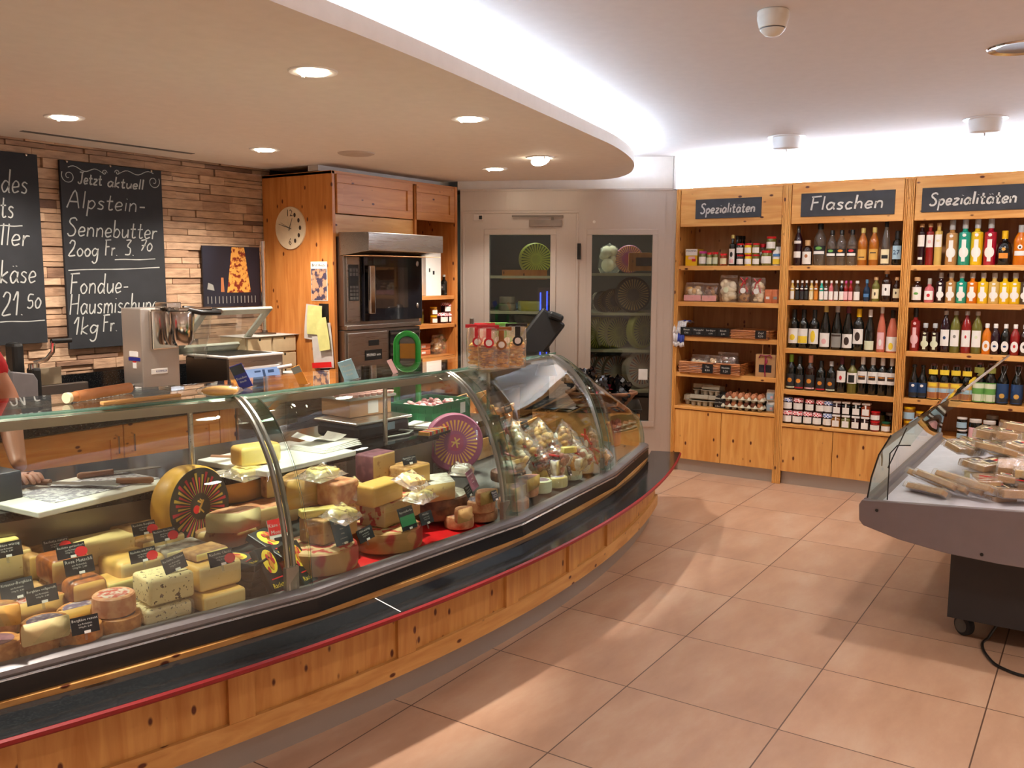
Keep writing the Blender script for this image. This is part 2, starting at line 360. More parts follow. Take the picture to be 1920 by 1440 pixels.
emis('lamp_warm', '#fff1d6', 22); emis('led_cool', '#cfe6ff', 105); emis('uv_blue', '#3a55ff', 4)
def tile_material():
    m, nt, b, out = nodes('floor_tiles'); N = nt.nodes.new; L = nt.links.new
    tc = N('ShaderNodeTexCoord'); sp = N('ShaderNodeSeparateXYZ'); L(tc.outputs['Object'], sp.inputs['Vector'])
    def mth(op, a, b_=None, c=None):
        n = N('ShaderNodeMath'); n.operation = op
        for i, x in enumerate((a, b_, c)):
            if x is None: continue
            if isinstance(x, (int, float)): n.inputs[i].default_value = x
            else: L(x, n.inputs[i])
        return n.outputs[0]
    tx = mth('DIVIDE', mth('SUBTRACT', sp.outputs['X'], 2.4563), .5956); ty = mth('DIVIDE', mth('SUBTRACT', sp.outputs['Y'], 1.4801), .6009)
    fx, fy = mth('FRACT', tx), mth('FRACT', ty)
    ex = mth('MINIMUM', fx, mth('SUBTRACT', 1, fx)); ey = mth('MINIMUM', fy, mth('SUBTRACT', 1, fy))
    grout = mth('LESS_THAN', mth('MINIMUM', ex, ey), .0042)
    cell = N('ShaderNodeCombineXYZ'); L(mth('FLOOR', tx), cell.inputs[0]); L(mth('FLOOR', ty), cell.inputs[1])
    wn = N('ShaderNodeTexWhiteNoise'); L(cell.outputs[0], wn.inputs['Vector'])
    ad = N('ShaderNodeVectorMath'); ad.operation = 'MULTIPLY_ADD'; L(wn.outputs['Color'], ad.inputs[0]); ad.inputs[1].default_value = (9, 9, 9)
    mp = N('ShaderNodeMapping'); mp.inputs['Rotation'].default_value = (0, 0, .5); mp.inputs['Scale'].default_value = (1.0, 2.6, 1); L(tc.outputs['Object'], mp.inputs['Vector'])
    L(mp.outputs['Vector'], ad.inputs[2])
    n1 = N('ShaderNodeTexNoise'); n1.inputs['Scale'].default_value = 2.2; n1.inputs['Detail'].default_value = 8; n1.inputs['Roughness'].default_value = .62; L(ad.outputs[0], n1.inputs['Vector'])
    r = N('ShaderNodeValToRGB'); e = r.color_ramp.elements; e[0].position = .3; e[1].position = .72
    e[0].color = lin('#b08a70'); e[1].color = lin('#c6a78d'); q = e.new(.5); q.color = lin('#bc967b')
    L(n1.outputs['Fac'], r.inputs['Fac'])
    hs = N('ShaderNodeHueSaturation'); L(r.outputs['Color'], hs.inputs['Color'])
    mr = N('ShaderNodeMapRange'); mr.inputs['To Min'].default_value = .93; mr.inputs['To Max'].default_value = 1.06; L(wn.outputs['Value'], mr.inputs['Value']); L(mr.outputs[0], hs.inputs['Value'])
    mx = N('ShaderNodeMix'); mx.data_type = 'RGBA'; L(grout, mx.inputs['Factor']); L(hs.outputs['Color'], mx.inputs[6]); mx.inputs[7].default_value = lin('#5c4133')
    L(mx.outputs[2], b.inputs['Base Color'])
    rr = N('ShaderNodeMapRange'); rr.inputs['To Min'].default_value = .34; rr.inputs['To Max'].default_value = .5; L(n1.outputs['Fac'], rr.inputs['Value']); L(rr.outputs[0], b.inputs['Roughness'])
    bp = N('ShaderNodeBump'); bp.inputs['Strength'].default_value = .3; bp.inputs['Distance'].default_value = .002; L(mth('SUBTRACT', 1, grout), bp.inputs['Height']); L(bp.outputs['Normal'], b.inputs['Normal'])
    MATS['floor_tiles'] = m
tile_material()
def stone_material():
    m, nt, b, out = nodes('ledge_stone'); N = nt.nodes.new; L = nt.links.new
    b.inputs['Roughness'].default_value = .85
    g = N('ShaderNodeNewGeometry'); r = N('ShaderNodeValToRGB'); e = r.color_ramp.elements
    e[0].color = lin('#9a7860'); e[1].color = lin('#c9ab8e'); q = e.new(.12); q.color = lin('#a8866c'); q = e.new(.5); q.color = lin('#b8977a'); q = e.new(.8); q.color = lin('#c0a084'); q = e.new(.04); q.color = lin('#6b5042')
    L(g.outputs['Random Per Island'], r.inputs['Fac'])
    tc = N('ShaderNodeTexCoord'); mp = N('ShaderNodeMapping'); mp.inputs['Scale'].default_value = (6, 6, 22); L(tc.outputs['Object'], mp.inputs['Vector'])
    n = N('ShaderNodeTexNoise'); n.inputs['Scale'].default_value = 1.6; n.inputs['Detail'].default_value = 7; L(mp.outputs[0], n.inputs['Vector'])
    mx = N('ShaderNodeMix'); mx.data_type = 'RGBA'; mx.blend_type = 'MULTIPLY'; mx.inputs['Factor'].default_value = .6
    r2 = N('ShaderNodeValToRGB'); r2.color_ramp.elements[0].position = .3; r2.color_ramp.elements[0].color = (.45, .4, .38, 1); r2.color_ramp.elements[1].position = .62; r2.color_ramp.elements[1].color = (1.1, 1.08, 1.05, 1)
    L(n.outputs['Fac'], r2.inputs['Fac']); L(r.outputs['Color'], mx.inputs[6]); L(r2.outputs['Color'], mx.inputs[7]); L(mx.outputs[2], b.inputs['Base Color'])
    bp = N('ShaderNodeBump'); bp.inputs['Strength'].default_value = .7; bp.inputs['Distance'].default_value = .012; L(n.outputs['Fac'], bp.inputs['Height']); L(bp.outputs['Normal'], b.inputs['Normal'])
    MATS['ledge_stone'] = m
stone_material()
# ------------------------------------------------------------------ room shell
XS = 6.85                      # front plane of the wall shelving
YB = 5.255                     # stone wall
FP = Vector((6.849, 2.997, 0)); FU = Vector((-.4703, .8825, 0)); FN = Vector((-.8825, -.4703, 0))   # cold room front: corner, direction, outward normal
def fr(s, z, d=0): return FP+FU*s+FN*d+Vector((0, 0, z))
X0, Y0 = -2.6, -3.4
struct(B().box(X0, 7.35, Y0, 5.4, -.1, 0).done('floor', 'floor_tiles'))
struct(B().box(X0, 8.6, Y0, 5.4, CEIL, CEIL+.1).done('ceiling', 'ceiling_paint'))
struct(B().box(X0-.1, X0, Y0, 5.4, 0, CEIL).done('wall_front', 'white_paint'))
struct(B().box(X0, 7.35, Y0-.1, Y0, 0, CEIL).done('wall_right', 'white_paint'))
b = B(); b.box(X0, 6.1, YB+.03, YB+.13, 0, CEIL, 1)
z = .78; rnd = random.Random(3)
while z < SOFF+.02:
    h = rnd.choice((.042, .05, .058, .066, .03)); x = 1.2-rnd.random()*.2
    while x < 4.62:
        w = rnd.uniform(.14, .42); d = rnd.uniform(0, .026); x1 = min(x+w, 4.66)
        if rnd.random() < .22 and h > .05:
            hh = h*rnd.uniform(.4, .6)
            for (a, c) in ((z, z+hh), (z+hh, z+h)):
                d = rnd.uniform(0, .028); b.box(x+.0012, x1-.0012, YB-.014+.026-d, YB+.03, a+.0012, c-.0012, 0)
        else: b.box(x+.0012, x1-.0012, YB+.012-d, YB+.03, z+.0012, z+h-.0012, 0)
        x += w
    z += h
struct(b.done('wall_left', ['ledge_stone', 'mortar'], bevel=.003))
struct(B().box(7.23, 7.33, Y0, 2.99, 0, CEIL).done('wall_back', 'white_paint'))
b = B(); b.box(6.85, 7.34, 2.975, 2.995, 2.30, CEIL); struct(b.done('trim_1', 'white_paint'))
b = B()    # painted wall above the cold room
for (s0, s1) in ((0, 1.76),):
    P = [fr(s0, 2.305, -.02), fr(s1, 2.305, -.02), fr(s1, 2.305, -.12), fr(s0, 2.305, -.12)]
    b.prism([(p.x, p.y) for p in P], 2.305, CEIL)
b.box(4.60, 6.1, 4.70, 4.80, 2.33, CEIL)
struct(b.done('wall_corner', 'white_paint'))
struct(B().box(6.05, 8.5, 5.3, 5.4, 0, CEIL).done('wall_end', 'white_paint'))
struct(B().box(8.5, 8.6, 2.9, 5.4, 0, CEIL).done('wall_rear', 'white_paint'))
# lowered soffit over the counter, with a curved free edge
EDGE = [(-2.6, 1.78), (-1.5, 1.79), (-.4, 1.82), (.7, 1.90), (1.8, 2.02), (2.28, 2.07), (2.84, 2.15), (3.61, 2.285), (4.36, 2.42), (4.95, 2.535), (5.54, 2.72), (6.0, 2.94), (6.3, 3.14), (6.47, 3.33), (6.50, 3.5), (6.43, 3.68), (6.33, 3.84)]
def spl(P, k=6): return smoothline(P, k)
edge = spl(EDGE, 5)
poly = edge+[(6.02, 4.50), (6.02, 5.24), (-2.6, 5.24)]
o = B().prism(poly, SOFF, SOFF+.065).done('ceiling', 'white_paint'); struct(o)
# LED strip in the cove on top of the soffit
inner = [(x, y) for x, y in edge if y < 3.3]
b = B(); b.tube([(x+.02*(1 if x > 5.6 else 0)-.0, y+.10, SOFF+.076) for x, y in inner], .008, 6, 0)
o = b.done('led_strip', 'led_cool'); tag(o, 'cool white LED strip lying hidden on the curved soffit edge', 'light')
# ventilation slot by the stone wall
A, C_ = PZ(40, 245, SOFF), PZ(345, 290, SOFF)
b = B(); b.box(A.x, C_.x, A.y-.02, A.y+.02, SOFF-.003, SOFF+.002); o = b.done('slot_vent', 'grey_plastic'); tag(o, 'long narrow ventilation slot in the soffit along the stone wall', 'vent')
p = PZ(668, 287, SOFF); b = B(); b.lathe([(0, -.012), (.10, -.011), (.115, -.006), (.118, 0)], 28, 0, (p.x, p.y, SOFF)); o = b.done('ceiling_speaker', pm('speaker_beige', '#c3b3a6', .7), smooth=True)
tag(o, 'round flat beige speaker disc in the soffit before the pine oven cabinet', 'speaker')
# downlights
def downlight(x, y, label, tilt=0, az=0):
    t = thing('downlight', label, 'ceiling light', (x, y, SOFF), az, 'soffit downlights')
    B().lathe([(.062, -.004), (.09, -.006), (.094, -.002), (.094, .0)], 28).done('trim_ring', 'white_enamel', t, True)
    b = B().lathe([(0, -.006), (.055, -.006), (.06, -.002), (.06, .004)], 24)
    l = b.done('lamp', 'lamp_warm', t, True); l.rotation_euler = (tilt, 0, 0); l.location = (0, 0, -.004-abs(tilt)*.045)
    B().box(-.006, .006, .05, .056, -.016, .0).done('clip', 'white_enamel', t)
    return t
DL = ['round downlight at far left above the chalkboards', 'large round downlight nearest the viewer above the counter', 'round downlight above the middle of the glass counter, in line with the curved edge',
      'round downlight near the clock end of the stone wall', 'small round downlight before the steel cold room', 'tilted swivel downlight close to the soffit tip']
for i, lb in enumerate(DL):
    x, y = SOFFIT_SPOTS[i][:2]; downlight(x, y, lb, *((.42, 2.6) if i == 5 else (0, 0)))
# smoke detector, white drum lamps, big recessed lamp on the upper ceiling
p = PZ(1450, 20, CEIL); t = thing('smoke_detector', 'white round smoke detector on the ceiling', 'smoke detector', (p.x, p.y, CEIL))
B().lathe([(.052, 0), (.056, -.004), (.056, -.022), (.054, -.026)], 32).done('base', pm('cream_plastic', '#d9d3c4', .4), t, True)
B().lathe([(.056, -.022), (.056, -.03), (.048, -.06), (.045, -.062)], 32).done('housing', 'cream_plastic', t, True)
B().lathe([(.044, -.058), (.043, -.066)], 32).done('vent_ring', 'grey_plastic', t, True)
B().lathe([(.045, -.066), (.043, -.07), (.028, -.085), (.01, -.09), (0, -.09)], 32).done('cap', 'cream_plastic', t, True)
for px, py, lb in ((1475, 256, 'white drum ceiling lamp above the Spezialitäten shelf at left'), (1848, 222, 'white drum ceiling lamp above the Flaschen side, right of the other drum lamp')):
    p = PZ(px, py, CEIL); t = thing('drum_lamp', lb, 'ceiling light', (p.x, p.y, CEIL), 0, 'white drum lamps')
    B().lathe([(.125, 0), (.125, -.006), (.09, -.008)], 32).done('ceiling_plate', 'white_enamel', t, True)
    B().lathe([(.09, -.006), (.093, -.01), (.088, -.082), (.08, -.088), (0, -.088)], 32).done('drum', 'white_enamel', t, True)
    B().lathe([(.006, -.086), (.005, -.105), (0, -.106)], 10).done('knob', 'steel_z', t, True)
p = PZ(1915, 88, CEIL); t = thing('recessed_lamp', 'large round recessed ceiling lamp cut by the right picture edge', 'ceiling light', (p.x, p.y, CEIL))
B().lathe([(.095, -.004), (.125, -.008), (.13, -.002), (.13, 0)], 32).done('trim_ring', 'chrome', t, True)
B().lathe([(.095, -.004), (.08, -.001), (0, -.001)], 32).done('reflector', pm('lamp_grey', '#8d837c', .5), t, True)
# ------------------------------------------------------------------ wall shelving
UN = [('left', 2.96, 2.072, 'Spezialitäten'), ('middle', 2.072, 1.215, 'Flaschen'), ('right', 1.215, .36, 'Spezialitäten')]
ZS = {'left': [1.686, 1.398, 1.118, .824, .545], 'middle': [1.686, 1.425, 1.06, .742, .478], 'right': [1.686, 1.425, 1.08, .742, .478]}
BK = 7.20
wood('pine_y2', '#e8b168', '#d39148', 'y'); 
for nm, y1, y0, head in UN:
    lb = {'left': 'pine wall shelf unit under the left Spezialitäten board, beside the steel cold room', 'middle': 'pine wall shelf unit under the Flaschen board full of bottles',
          'right': 'pine wall shelf unit at the right picture edge under the second Spezialitäten board'}[nm]
    t = thing('wall_shelf', lb, 'shelf', (XS, (y0+y1)/2, 0), 0, 'pine wall shelving')
    w = y1-y0
    for s, yy in ((1, y1), (-1, y0)):
        b = B(); b.box(XS, BK, yy-.022*(1 if s > 0 else 0), yy+.022*(0 if s > 0 else 1), 0, 2.285)
        b.done('side_panel', 'pine_z', t, world=True, bevel=.002)
        b = B(); k = .034
        for q in range(3): b.box(XS-.012, XS+.004, (yy-k*(q+1)/3+.002) if s > 0 else (yy+k*q/3), (yy-k*q/3) if s > 0 else (yy+k*(q+1)/3-.002), .0, 2.285)
        b.done('fluted_post', 'pine_z', t, world=True, bevel=.003)
    B().box(BK, BK+.015, y0, y1, .1, 2.28).done('back_panel', 'pine_back', t, world=True)
    B().box(XS-.006, XS+.02, y0+.036, y1-.036, 1.995, 2.285).done('header', 'pine_y', t, world=True, bevel=.004)
    B().box(XS, BK+.02, y0, y1, 2.286, 2.298).done('top_board', 'pine_y', t, world=True)
    for i, z in enumerate(ZS[nm][:4]):
        B().box(XS-.004, BK, y0+.024, y1-.024, z-.036, z).done('shelf_board', 'pine_y', t, world=True, bevel=.002)
    zb = ZS[nm][4]
    B().box(XS-.014, BK, y0+.024, y1-.024, zb-.024, zb).done('base_top', 'pine_y', t, world=True, bevel=.004)
    ym = (y0+y1)/2+.015
    for a, c in ((y0+.03, ym-.002), (ym+.002, y1-.03)):
        d = B().box(XS-.004, XS+.018, a, c, .105, zb-.03).done('door', 'pine_z', t, world=True, bevel=.0015)
    B().box(XS+.03, XS+.045, y0+.04, y1-.03, 0, .103).done('kick_plate', 'kick_steel', t, world=True)
    # chalkboard header sign
    hy0, hy1, hz0, hz1 = {'left': (2.265, 2.795, 2.055, 2.205), 'middle': (1.31, 1.965, 2.045, 2.215), 'right': (.50, 1.135, 2.05, 2.215)}[nm]
    s = thing('header_sign', {'left': 'slate sign lettered Spezialitäten on the shelf beside the cold room', 'middle': 'slate sign lettered Flaschen', 'right': 'slate sign lettered Spezialitäten at the right picture edge'}[nm], 'sign', (XS-.006, (hy0+hy1)/2, hz0), 0, 'slate header signs')
    B().box(XS-.014, XS-.006, hy0, hy1, hz0, hz1).done('slate_panel', 'slate_grey', s, world=True)
    hh = (hz1-hz0)*(.5 if nm != 'middle' else .58)
    _, wd = hand(head, hh, 0, 0, .1, .09)
    ln, _ = hand(head, hh, 0, 0, .1, .09)
    sc = (hy1-hy0)*(.84 if nm != 'middle' else .8)/wd
    ln = [[(x*sc, y) for x, y in l] for l in ln]
    b = ribbons(B(), ln, .0125, (XS-.014, hy1-(hy1-hy0)*(.08 if nm != 'middle' else .1), hz0+(hz1-hz0)*.27), (0, -1, 0), (0, 0, 1), .001)
    b.done('chalk_lettering', 'chalk', s, world=True)
# cold fluorescent tube lying on top of the shelving, washing the wall and ceiling
t = thing('light_tube', 'cool white light tube lying hidden on top of the pine wall shelving', 'light', (7.06, 1.7, 2.298))
B().tube([(7.06, -1.2, 2.335), (7.06, 2.93, 2.335)], .012, 8).done('tube', 'led_cool', t, True, world=True)
B().box(7.03, 7.09, -1.2, 2.93, 2.299, 2.318).done('housing', 'white_enamel', t, world=True)
# ------------------------------------------------------------------ bottles and jars
def colm(n, h, **k): return pm(n, h, **k)
for n, h in (('gl_dark', '#0c0f0c'), ('gl_green', '#10180f'), ('gl_amber', '#a8611a'), ('gl_teal', '#0f9a86'), ('gl_yellow', '#e9c219'), ('gl_crimson', '#a80d2c'), ('gl_caramel', '#b8874f'),
             ('gl_red', '#8e1a1a'), ('gl_brown', '#2b120b'), ('gl_straw', '#d7b664'), ('gl_orange', '#d9760f'), ('gl_rose', '#c9705a'), ('gl_navy', '#16324f'), ('gl_plum', '#250a17'), ('gl_pink', '#cf6a72'), ('gl_olive', '#6b6a2c'), ('gl_jam', '#2a0b10'), ('gl_honey', '#8d5a14')):
    colm(n, h, rough=.07, var=.03, spec=.6, coat=.3)
clear('gl_clear', '#dfe3df', 1.6, .02, body=.05, bodycol='#cfd3cf')
for n, h in (('lb_white', '#f3f0ec'), ('lb_yellow', '#f2d23a'), ('lb_cream', '#eadfb8'), ('lb_pink', '#eebcc0'), ('lb_grey', '#8c8b86'), ('lb_black', '#17191b'), ('lb_gold', '#d4a24c'), ('lb_green', '#6aa84f'), ('lb_pale', '#dfe6c9'), ('lb_blue', '#4d7fb5'), ('lb_navy', '#1e3f6a'),
             ('lb_brown', '#3a2a22'), ('lb_orange', '#dd8a2b'), ('lb_red', '#c4242b'), ('lb_charcoal', '#2c2c2d'), ('lb_sky', '#a9cbe0'), ('lb_rust', '#a9673f')):
    colm(n, h, rough=.6, var=.04)
for n, h in (('cap_black', '#141414'), ('cap_gold', '#cdb766'), ('cap_silver', '#b9bcc0'), ('cap_white', '#ece9e6'), ('cap_yellow', '#e8b90e'), ('cap_red', '#c9151c'), ('cap_cork', '#cda372'), ('cap_green', '#86b93c'), ('cap_salmon', '#d99a80'), ('cap_wine', '#5b1526'), ('cap_dgreen', '#1d5b3b'), ('cap_pink', '#c63b86'), ('cap_lgrey', '#a9a39c'), ('cap_blue', '#4f83a8')):
    colm(n, h, rough=.4)
checker('ging_red', '#d22b3c', '#f6e9e9', 90); checker('ging_blue', '#3a62b0', '#eceff6', 90)
PROF = {  # radius and height as fractions of (r, H)
 'wine': [(0, .01), (.9, 0), (1, .02), (1, .62), (.93, .68), (.6, .745), (.40, .79), (.36, .84), (.35, .985), (.4, .99), (.38, 1.0), (0, 1.0)],
 'flute': [(0, .01), (.9, 0), (1, .02), (1, .42), (.9, .55), (.66, .68), (.45, .80), (.36, .88), (.34, .985), (.38, .99), (.36, 1), (0, 1)],
 'square': [(0, .01), (.92, 0), (1, .02), (1, .68), (.94, .715), (.55, .735), (.42, .76), (.40, .98), (.44, .985), (.42, 1), (0, 1)],
 'spirit': [(0, .01), (.92, 0), (1, .02), (1, .58), (.95, .66), (.7, .76), (.42, .84), (.36, .88), (.35, .98), (.4, .985), (.38, 1), (0, 1)],
 'mini': [(0, .01), (.92, 0), (1, .03), (1, .62), (.9, .7), (.55, .77), (.45, .8), (.45, .98), (.5, .985), (.48, 1), (0, 1)],
 'round': [(0, .01), (.8, 0), (.95, .05), (1, .3), (.98, .5), (.8, .64), (.42, .70), (.36, .72), (.36, .98), (.36, 1), (0, 1)],
 'beer': [(0, .01), (.92, 0), (1, .02), (1, .54), (.94, .6), (.62, .70), (.45, .78), (.38, .9), (.37, .97), (.44, .975), (.42, 1), (0, 1)],
 'tube': [(0, .01), (.95, 0), (1, .02), (1, .80), (.93, .82), (.5, .835), (.5, .985), (.55, .99), (.5, 1), (0, 1)],
 'jar': [(0, .01), (.92, 0), (1, .05), (1, .74), (.93, .82), (.88, .86), (.88, .99), (0, .99)],
 'pot': [(0, .01), (.86, 0), (.98, .1), (1, .3), (1, .6), (.9, .78), (.86, .82), (.86, .99), (0, .99)]}
def curved_label(b, r, z0, z1, half, m, n=8, lift=.0012, shape='rect'):
    """patch on a round body around the -X side"""
    R = r+lift
    if shape == 'rect':
        vs = [(-R*math.cos(a), -R*math.sin(a), z) for z in (z0, z1) for a in [half*(2*i/n-1) for i in range(n+1)]]
        return b.add(vs, [(i, i+1, n+2+i, n+1+i) for i in range(n)], m)
    zc, h = (z0+z1)/2, (z1-z0)/2; N = 16     # oval
    vs = []
    for q in (.25, .5, .75, 1):
        for i in range(N):
            a = 2*math.pi*i/N; u = half*math.cos(a)*q
            vs.append((-R*math.cos(u), -R*math.sin(u), zc+q*h*math.sin(a)))
    return b.add(vs, [tuple(range(N))]+[(j*N+i, j*N+(i+1) % N, (j+1)*N+(i+1) % N, (j+1)*N+i) for j in range(3) for i in range(N)], m)
BC = {}
def bottle(kind, r, H, glass, cap, capz, labels, loc, label, group, cat='bottle', name='bottle', wire=False, capr=None, hcap=None, sy=1.0, rz=None):
    """labels: list of (z0, z1, half angle, material, shape, accent) as fractions of H"""
    key = (kind, round(r, 4), round(H, 3), glass, cap, capz, str(labels), wire, sy)
    if key in BC: return dup(BC[key], loc, rz, label, group)
    pr = [(a*r, c*H) for a, c in PROF[kind]]
    o = B().lathe(pr, 18, 0, (0, 0, 0), sy).done(name, glass, smooth=True, loc=loc)
    tag(o, label, cat, group)
    if cap:
        top = PROF[kind][-3][0]*r
        cr = capr or top*1.12
        c = B().lathe([(cr, capz*H), (cr, (hcap or 1.008)*H), (cr*.85, (hcap or 1.008)*H+.003), (0, (hcap or 1.008)*H+.003)], 14).done('cap', cap, o, True)
    for (z0, z1, half, m, shape, acc) in labels:
        b = curved_label(B(), r, z0*H, z1*H, half, 0, 8, .0012, shape); ms = [m]
        if shape == 'keyhole':
            b = B(); curved_label(b, r, z0*H, z1*H, half, 0, 8, .0012, 'oval'); curved_label(b, r, (z0+z1)/2*H, (z1+.16)*H, half*.42, 0, 4, .0011); curved_label(b, r, (z0-.08)*H, z0*H+.01, half*.35, 0, 4, .0011)
            curved_label(b, r*.98, (z1+.22)*H, (z1+.29)*H, half*.35, 0, 4, .003, 'oval')
        if acc:
            for k, (a0, a1, ah, am) in enumerate(acc):
                ms.append(am); curved_label(b, r, (z0+(z1-z0)*a0)*H, (z0+(z1-z0)*a1)*H, half*ah, len(ms)-1, 6, .0018, 'oval' if ah < .5 else 'rect')
        if sy != 1.0: b.v = [(x, y*sy, z) for x, y, z in b.v]
        b.done('label' if z1 < .72 else 'neck_label', ms, o, True)
    if wire:
        b = B()
        for s in (1, -1):
            b.tube([(0, s*.44*r, .985*H), (-.1*r, s*.56*r, .93*H), (-.52*r, s*.3*r, .80*H), (-.62*r, s*.1*r, .74*H)], .0011, 5)
        b.done('wire_clasp', 'cap_silver', o, True)
    BC[key] = o
    return o
def sx(px, zz, X=None): return PX(px, 720, X or 6.945).y if zz is None else PX(px, 1440*.5, X or 6.945).y
def shelf_y(px, z, X):
    # column position of a photographed bottle on its shelf: solve for y at the shelf height
    v = Vector((X, 1.5, z))
    for _ in range(6):
        d = v-Vector((0, 0, CAMZ)); u = 960+FPX*d.dot(RT)/d.dot(FW)
        v2 = v+Vector((0, .01, 0)); d2 = v2-Vector((0, 0, CAMZ)); u2 = 960+FPX*d2.dot(RT)/d2.dot(FW)
        v.y += (px-u)/(u2-u)*.01
    return v.y
W_ = 'lb_white'
def row(unit, si, X, items, group, where):
    z = ZS[unit][si]
    for i, it in enumerate(items):
        px, kind, r, H, glass, cap, capz, labels, desc = it[:9]; kw = it[9] if len(it) > 9 else {}
        y = shelf_y(px, z, X)
        bottle(kind, r, H, glass, cap, capz, labels, (X, y, z+.0005), desc+', '+ORD[i]+' '+where, group, **kw)
L1 = lambda m, a=None, z0=.2, z1=.5, h=.95, s='rect': [(z0, z1, h, m, s, a)]
KEY = lambda m=W_: [(.16, .40, .85, m, 'keyhole', None)]
dk = [(.26, .48, 1.2, 'lb_black', 'rect', [(.08, .4, .8, 'lb_white'), (.55, .9, .45, 'lb_green')])]
dko = [(.26, .48, 1.2, 'lb_black', 'rect', [(.08, .4, .8, 'lb_white'), (.55, .9, .45, 'lb_orange')])]
dkr = [(.26, .48, 1.2, 'lb_black', 'rect', [(.08, .4, .8, 'lb_white'), (.55, .9, .45, 'lb_red')])]
row('middle', 0, 6.935, [
 (1495, 'spirit', .032, .295, 'gl_plum', 'gl_clear', .80, [(.2, .36, .9, W_, 'rect', None), (.56, .63, .9, W_, 'rect', None)], 'tall dark bottle with slanting white labels'),
 (1513, 'mini', .037, .185, 'gl_brown', 'cap_cork', .80, [(.06, .56, 1.0, W_, 'rect', [(.5, .8, .3, 'lb_rust')])], 'short corked bottle with square white label'),
 (1536, 'spirit', .045, .305, 'gl_clear', 'cap_black', .88, dk, 'large clear bottle with black cap and black label'),
 (1558, 'spirit', .035, .255, 'gl_clear', 'cap_black', .88, dk, 'clear bottle with green mark on black label'),
 (1576, 'spirit', .035, .255, 'gl_clear', 'cap_black', .88, dko, 'clear bottle with orange mark on black label'),
 (1596, 'spirit', .035, .255, 'gl_clear', 'cap_black', .88, dkr, 'clear bottle with red mark on black label'),
 (1616, 'spirit', .034, .265, 'gl_amber', 'cap_gold', .88, [(.15, .44, 1.0, 'lb_gold', 'rect', [(.2, .3, .6, 'lb_brown')])], 'amber bottle with gold cap and tan label'),
 (1637, 'spirit', .034, .268, 'gl_amber', 'cap_gold', .88, [(.15, .44, 1.0, 'lb_gold', 'rect', [(.6, .7, .6, 'lb_brown')])], 'amber bottle beside the tall clear one'),
 (1659, 'flute', .033, .318, 'gl_clear', 'cap_black', .86, [(.04, .36, .95, 'lb_cream', 'rect', [(.35, .6, .7, 'lb_black')])], 'tall clear bottle with black cap and cream label'),
 (1681, 'mini', .034, .24, 'gl_dark', 'cap_black', .78, [(.18, .58, .95, 'lb_sky', 'rect', None)], 'dark bottle with pale blue label numbered 27')],
 'spirits on the top bottle shelf', 'on top Flaschen shelf')
# the number 27 on the pale blue label
yy = shelf_y(1681, 1.686, 6.935)
b = text_on(B(), '27', .045, (6.935-.0365, yy, 1.686+.092), (0, -1, 0), (0, 0, 1), .0015)
o27 = [o for o in COL.objects if o.get('label', '').startswith('dark bottle with pale blue label')][0]
o = b.done('label_number', 'lb_navy', o27, loc=(-6.935, -yy, -1.6865))
mini = []
ms = ['lb_white:gl_straw', 'lb_charcoal:gl_dark', 'lb_charcoal:gl_plum', 'lb_charcoal:gl_dark', 'lb_cream:gl_straw', 'lb_orange:gl_amber', 'lb_white:gl_teal', 'lb_white:gl_clear', 'lb_white:gl_pink', 'lb_white:gl_clear', 'lb_white:gl_dark', 'lb_pink:gl_red', 'lb_pink:gl_red', 'lb_white:gl_clear']
cn = {'gl_straw': 'straw coloured', 'gl_dark': 'black', 'gl_plum': 'plum', 'gl_amber': 'amber', 'gl_teal': 'teal', 'gl_clear': 'clear', 'gl_pink': 'pink', 'gl_red': 'red', 'gl_caramel': 'caramel', 'gl_yellow': 'yellow', 'gl_orange': 'orange', 'gl_brown': 'dark brown', 'gl_crimson': 'crimson', 'gl_rose': 'rosé'}
for i, px in enumerate((1485, 1494.5, 1503, 1511, 1520.6, 1529.4, 1539.4, 1548, 1557.5, 1567, 1577, 1585, 1594, 1606)):
    l, g = ms[i].split(':')
    mini.append((px, 'mini', .0155 if i < 13 else .022, .145, g, 'cap_white' if i < 8 else 'cap_pink' if i > 10 and i < 13 else 'cap_white', .9, [(.06, .48, 1.1, l, 'rect', None)]+([(.56, .64, .8, 'lb_white', 'oval', None)] if i < 8 else []), 'miniature %s bottle with white cap' % cn[g] if i not in (11, 12) else 'miniature red bottle with pink cap'))
row('middle', 1, 6.905, mini, 'miniature bottles on the second Flaschen shelf', 'in miniature row')
row('middle', 1, 6.925, [
 (1624, 'round', .024, .155, 'gl_navy', 'cap_blue', .85, [(.2, .36, .8, 'lb_blue', 'rect', None)], 'small round dark blue bottle'),
 (1641, 'mini', .027, .175, 'gl_olive', 'cap_cork', .88, L1('lb_cream', [(.3, .7, .2, 'lb_brown')], .12, .52), 'small corked olive bottle with cream label'),
 (1661, 'mini', .033, .225, 'gl_brown', 'cap_cork', .88, L1(W_, [(.4, .7, .2, 'lb_brown')], .2, .56), 'larger brown corked bottle with white label'),
 (1680, 'mini', .026, .175, 'gl_brown', 'cap_cork', .88, L1('lb_cream', [(.4, .7, .2, 'lb_brown')], .16, .54), 'small brown corked bottle with white label by the post')],
 'small spirits on the second Flaschen shelf', 'beside the miniatures')
bear = [(.2, .8, .45, 'lb_brown')]
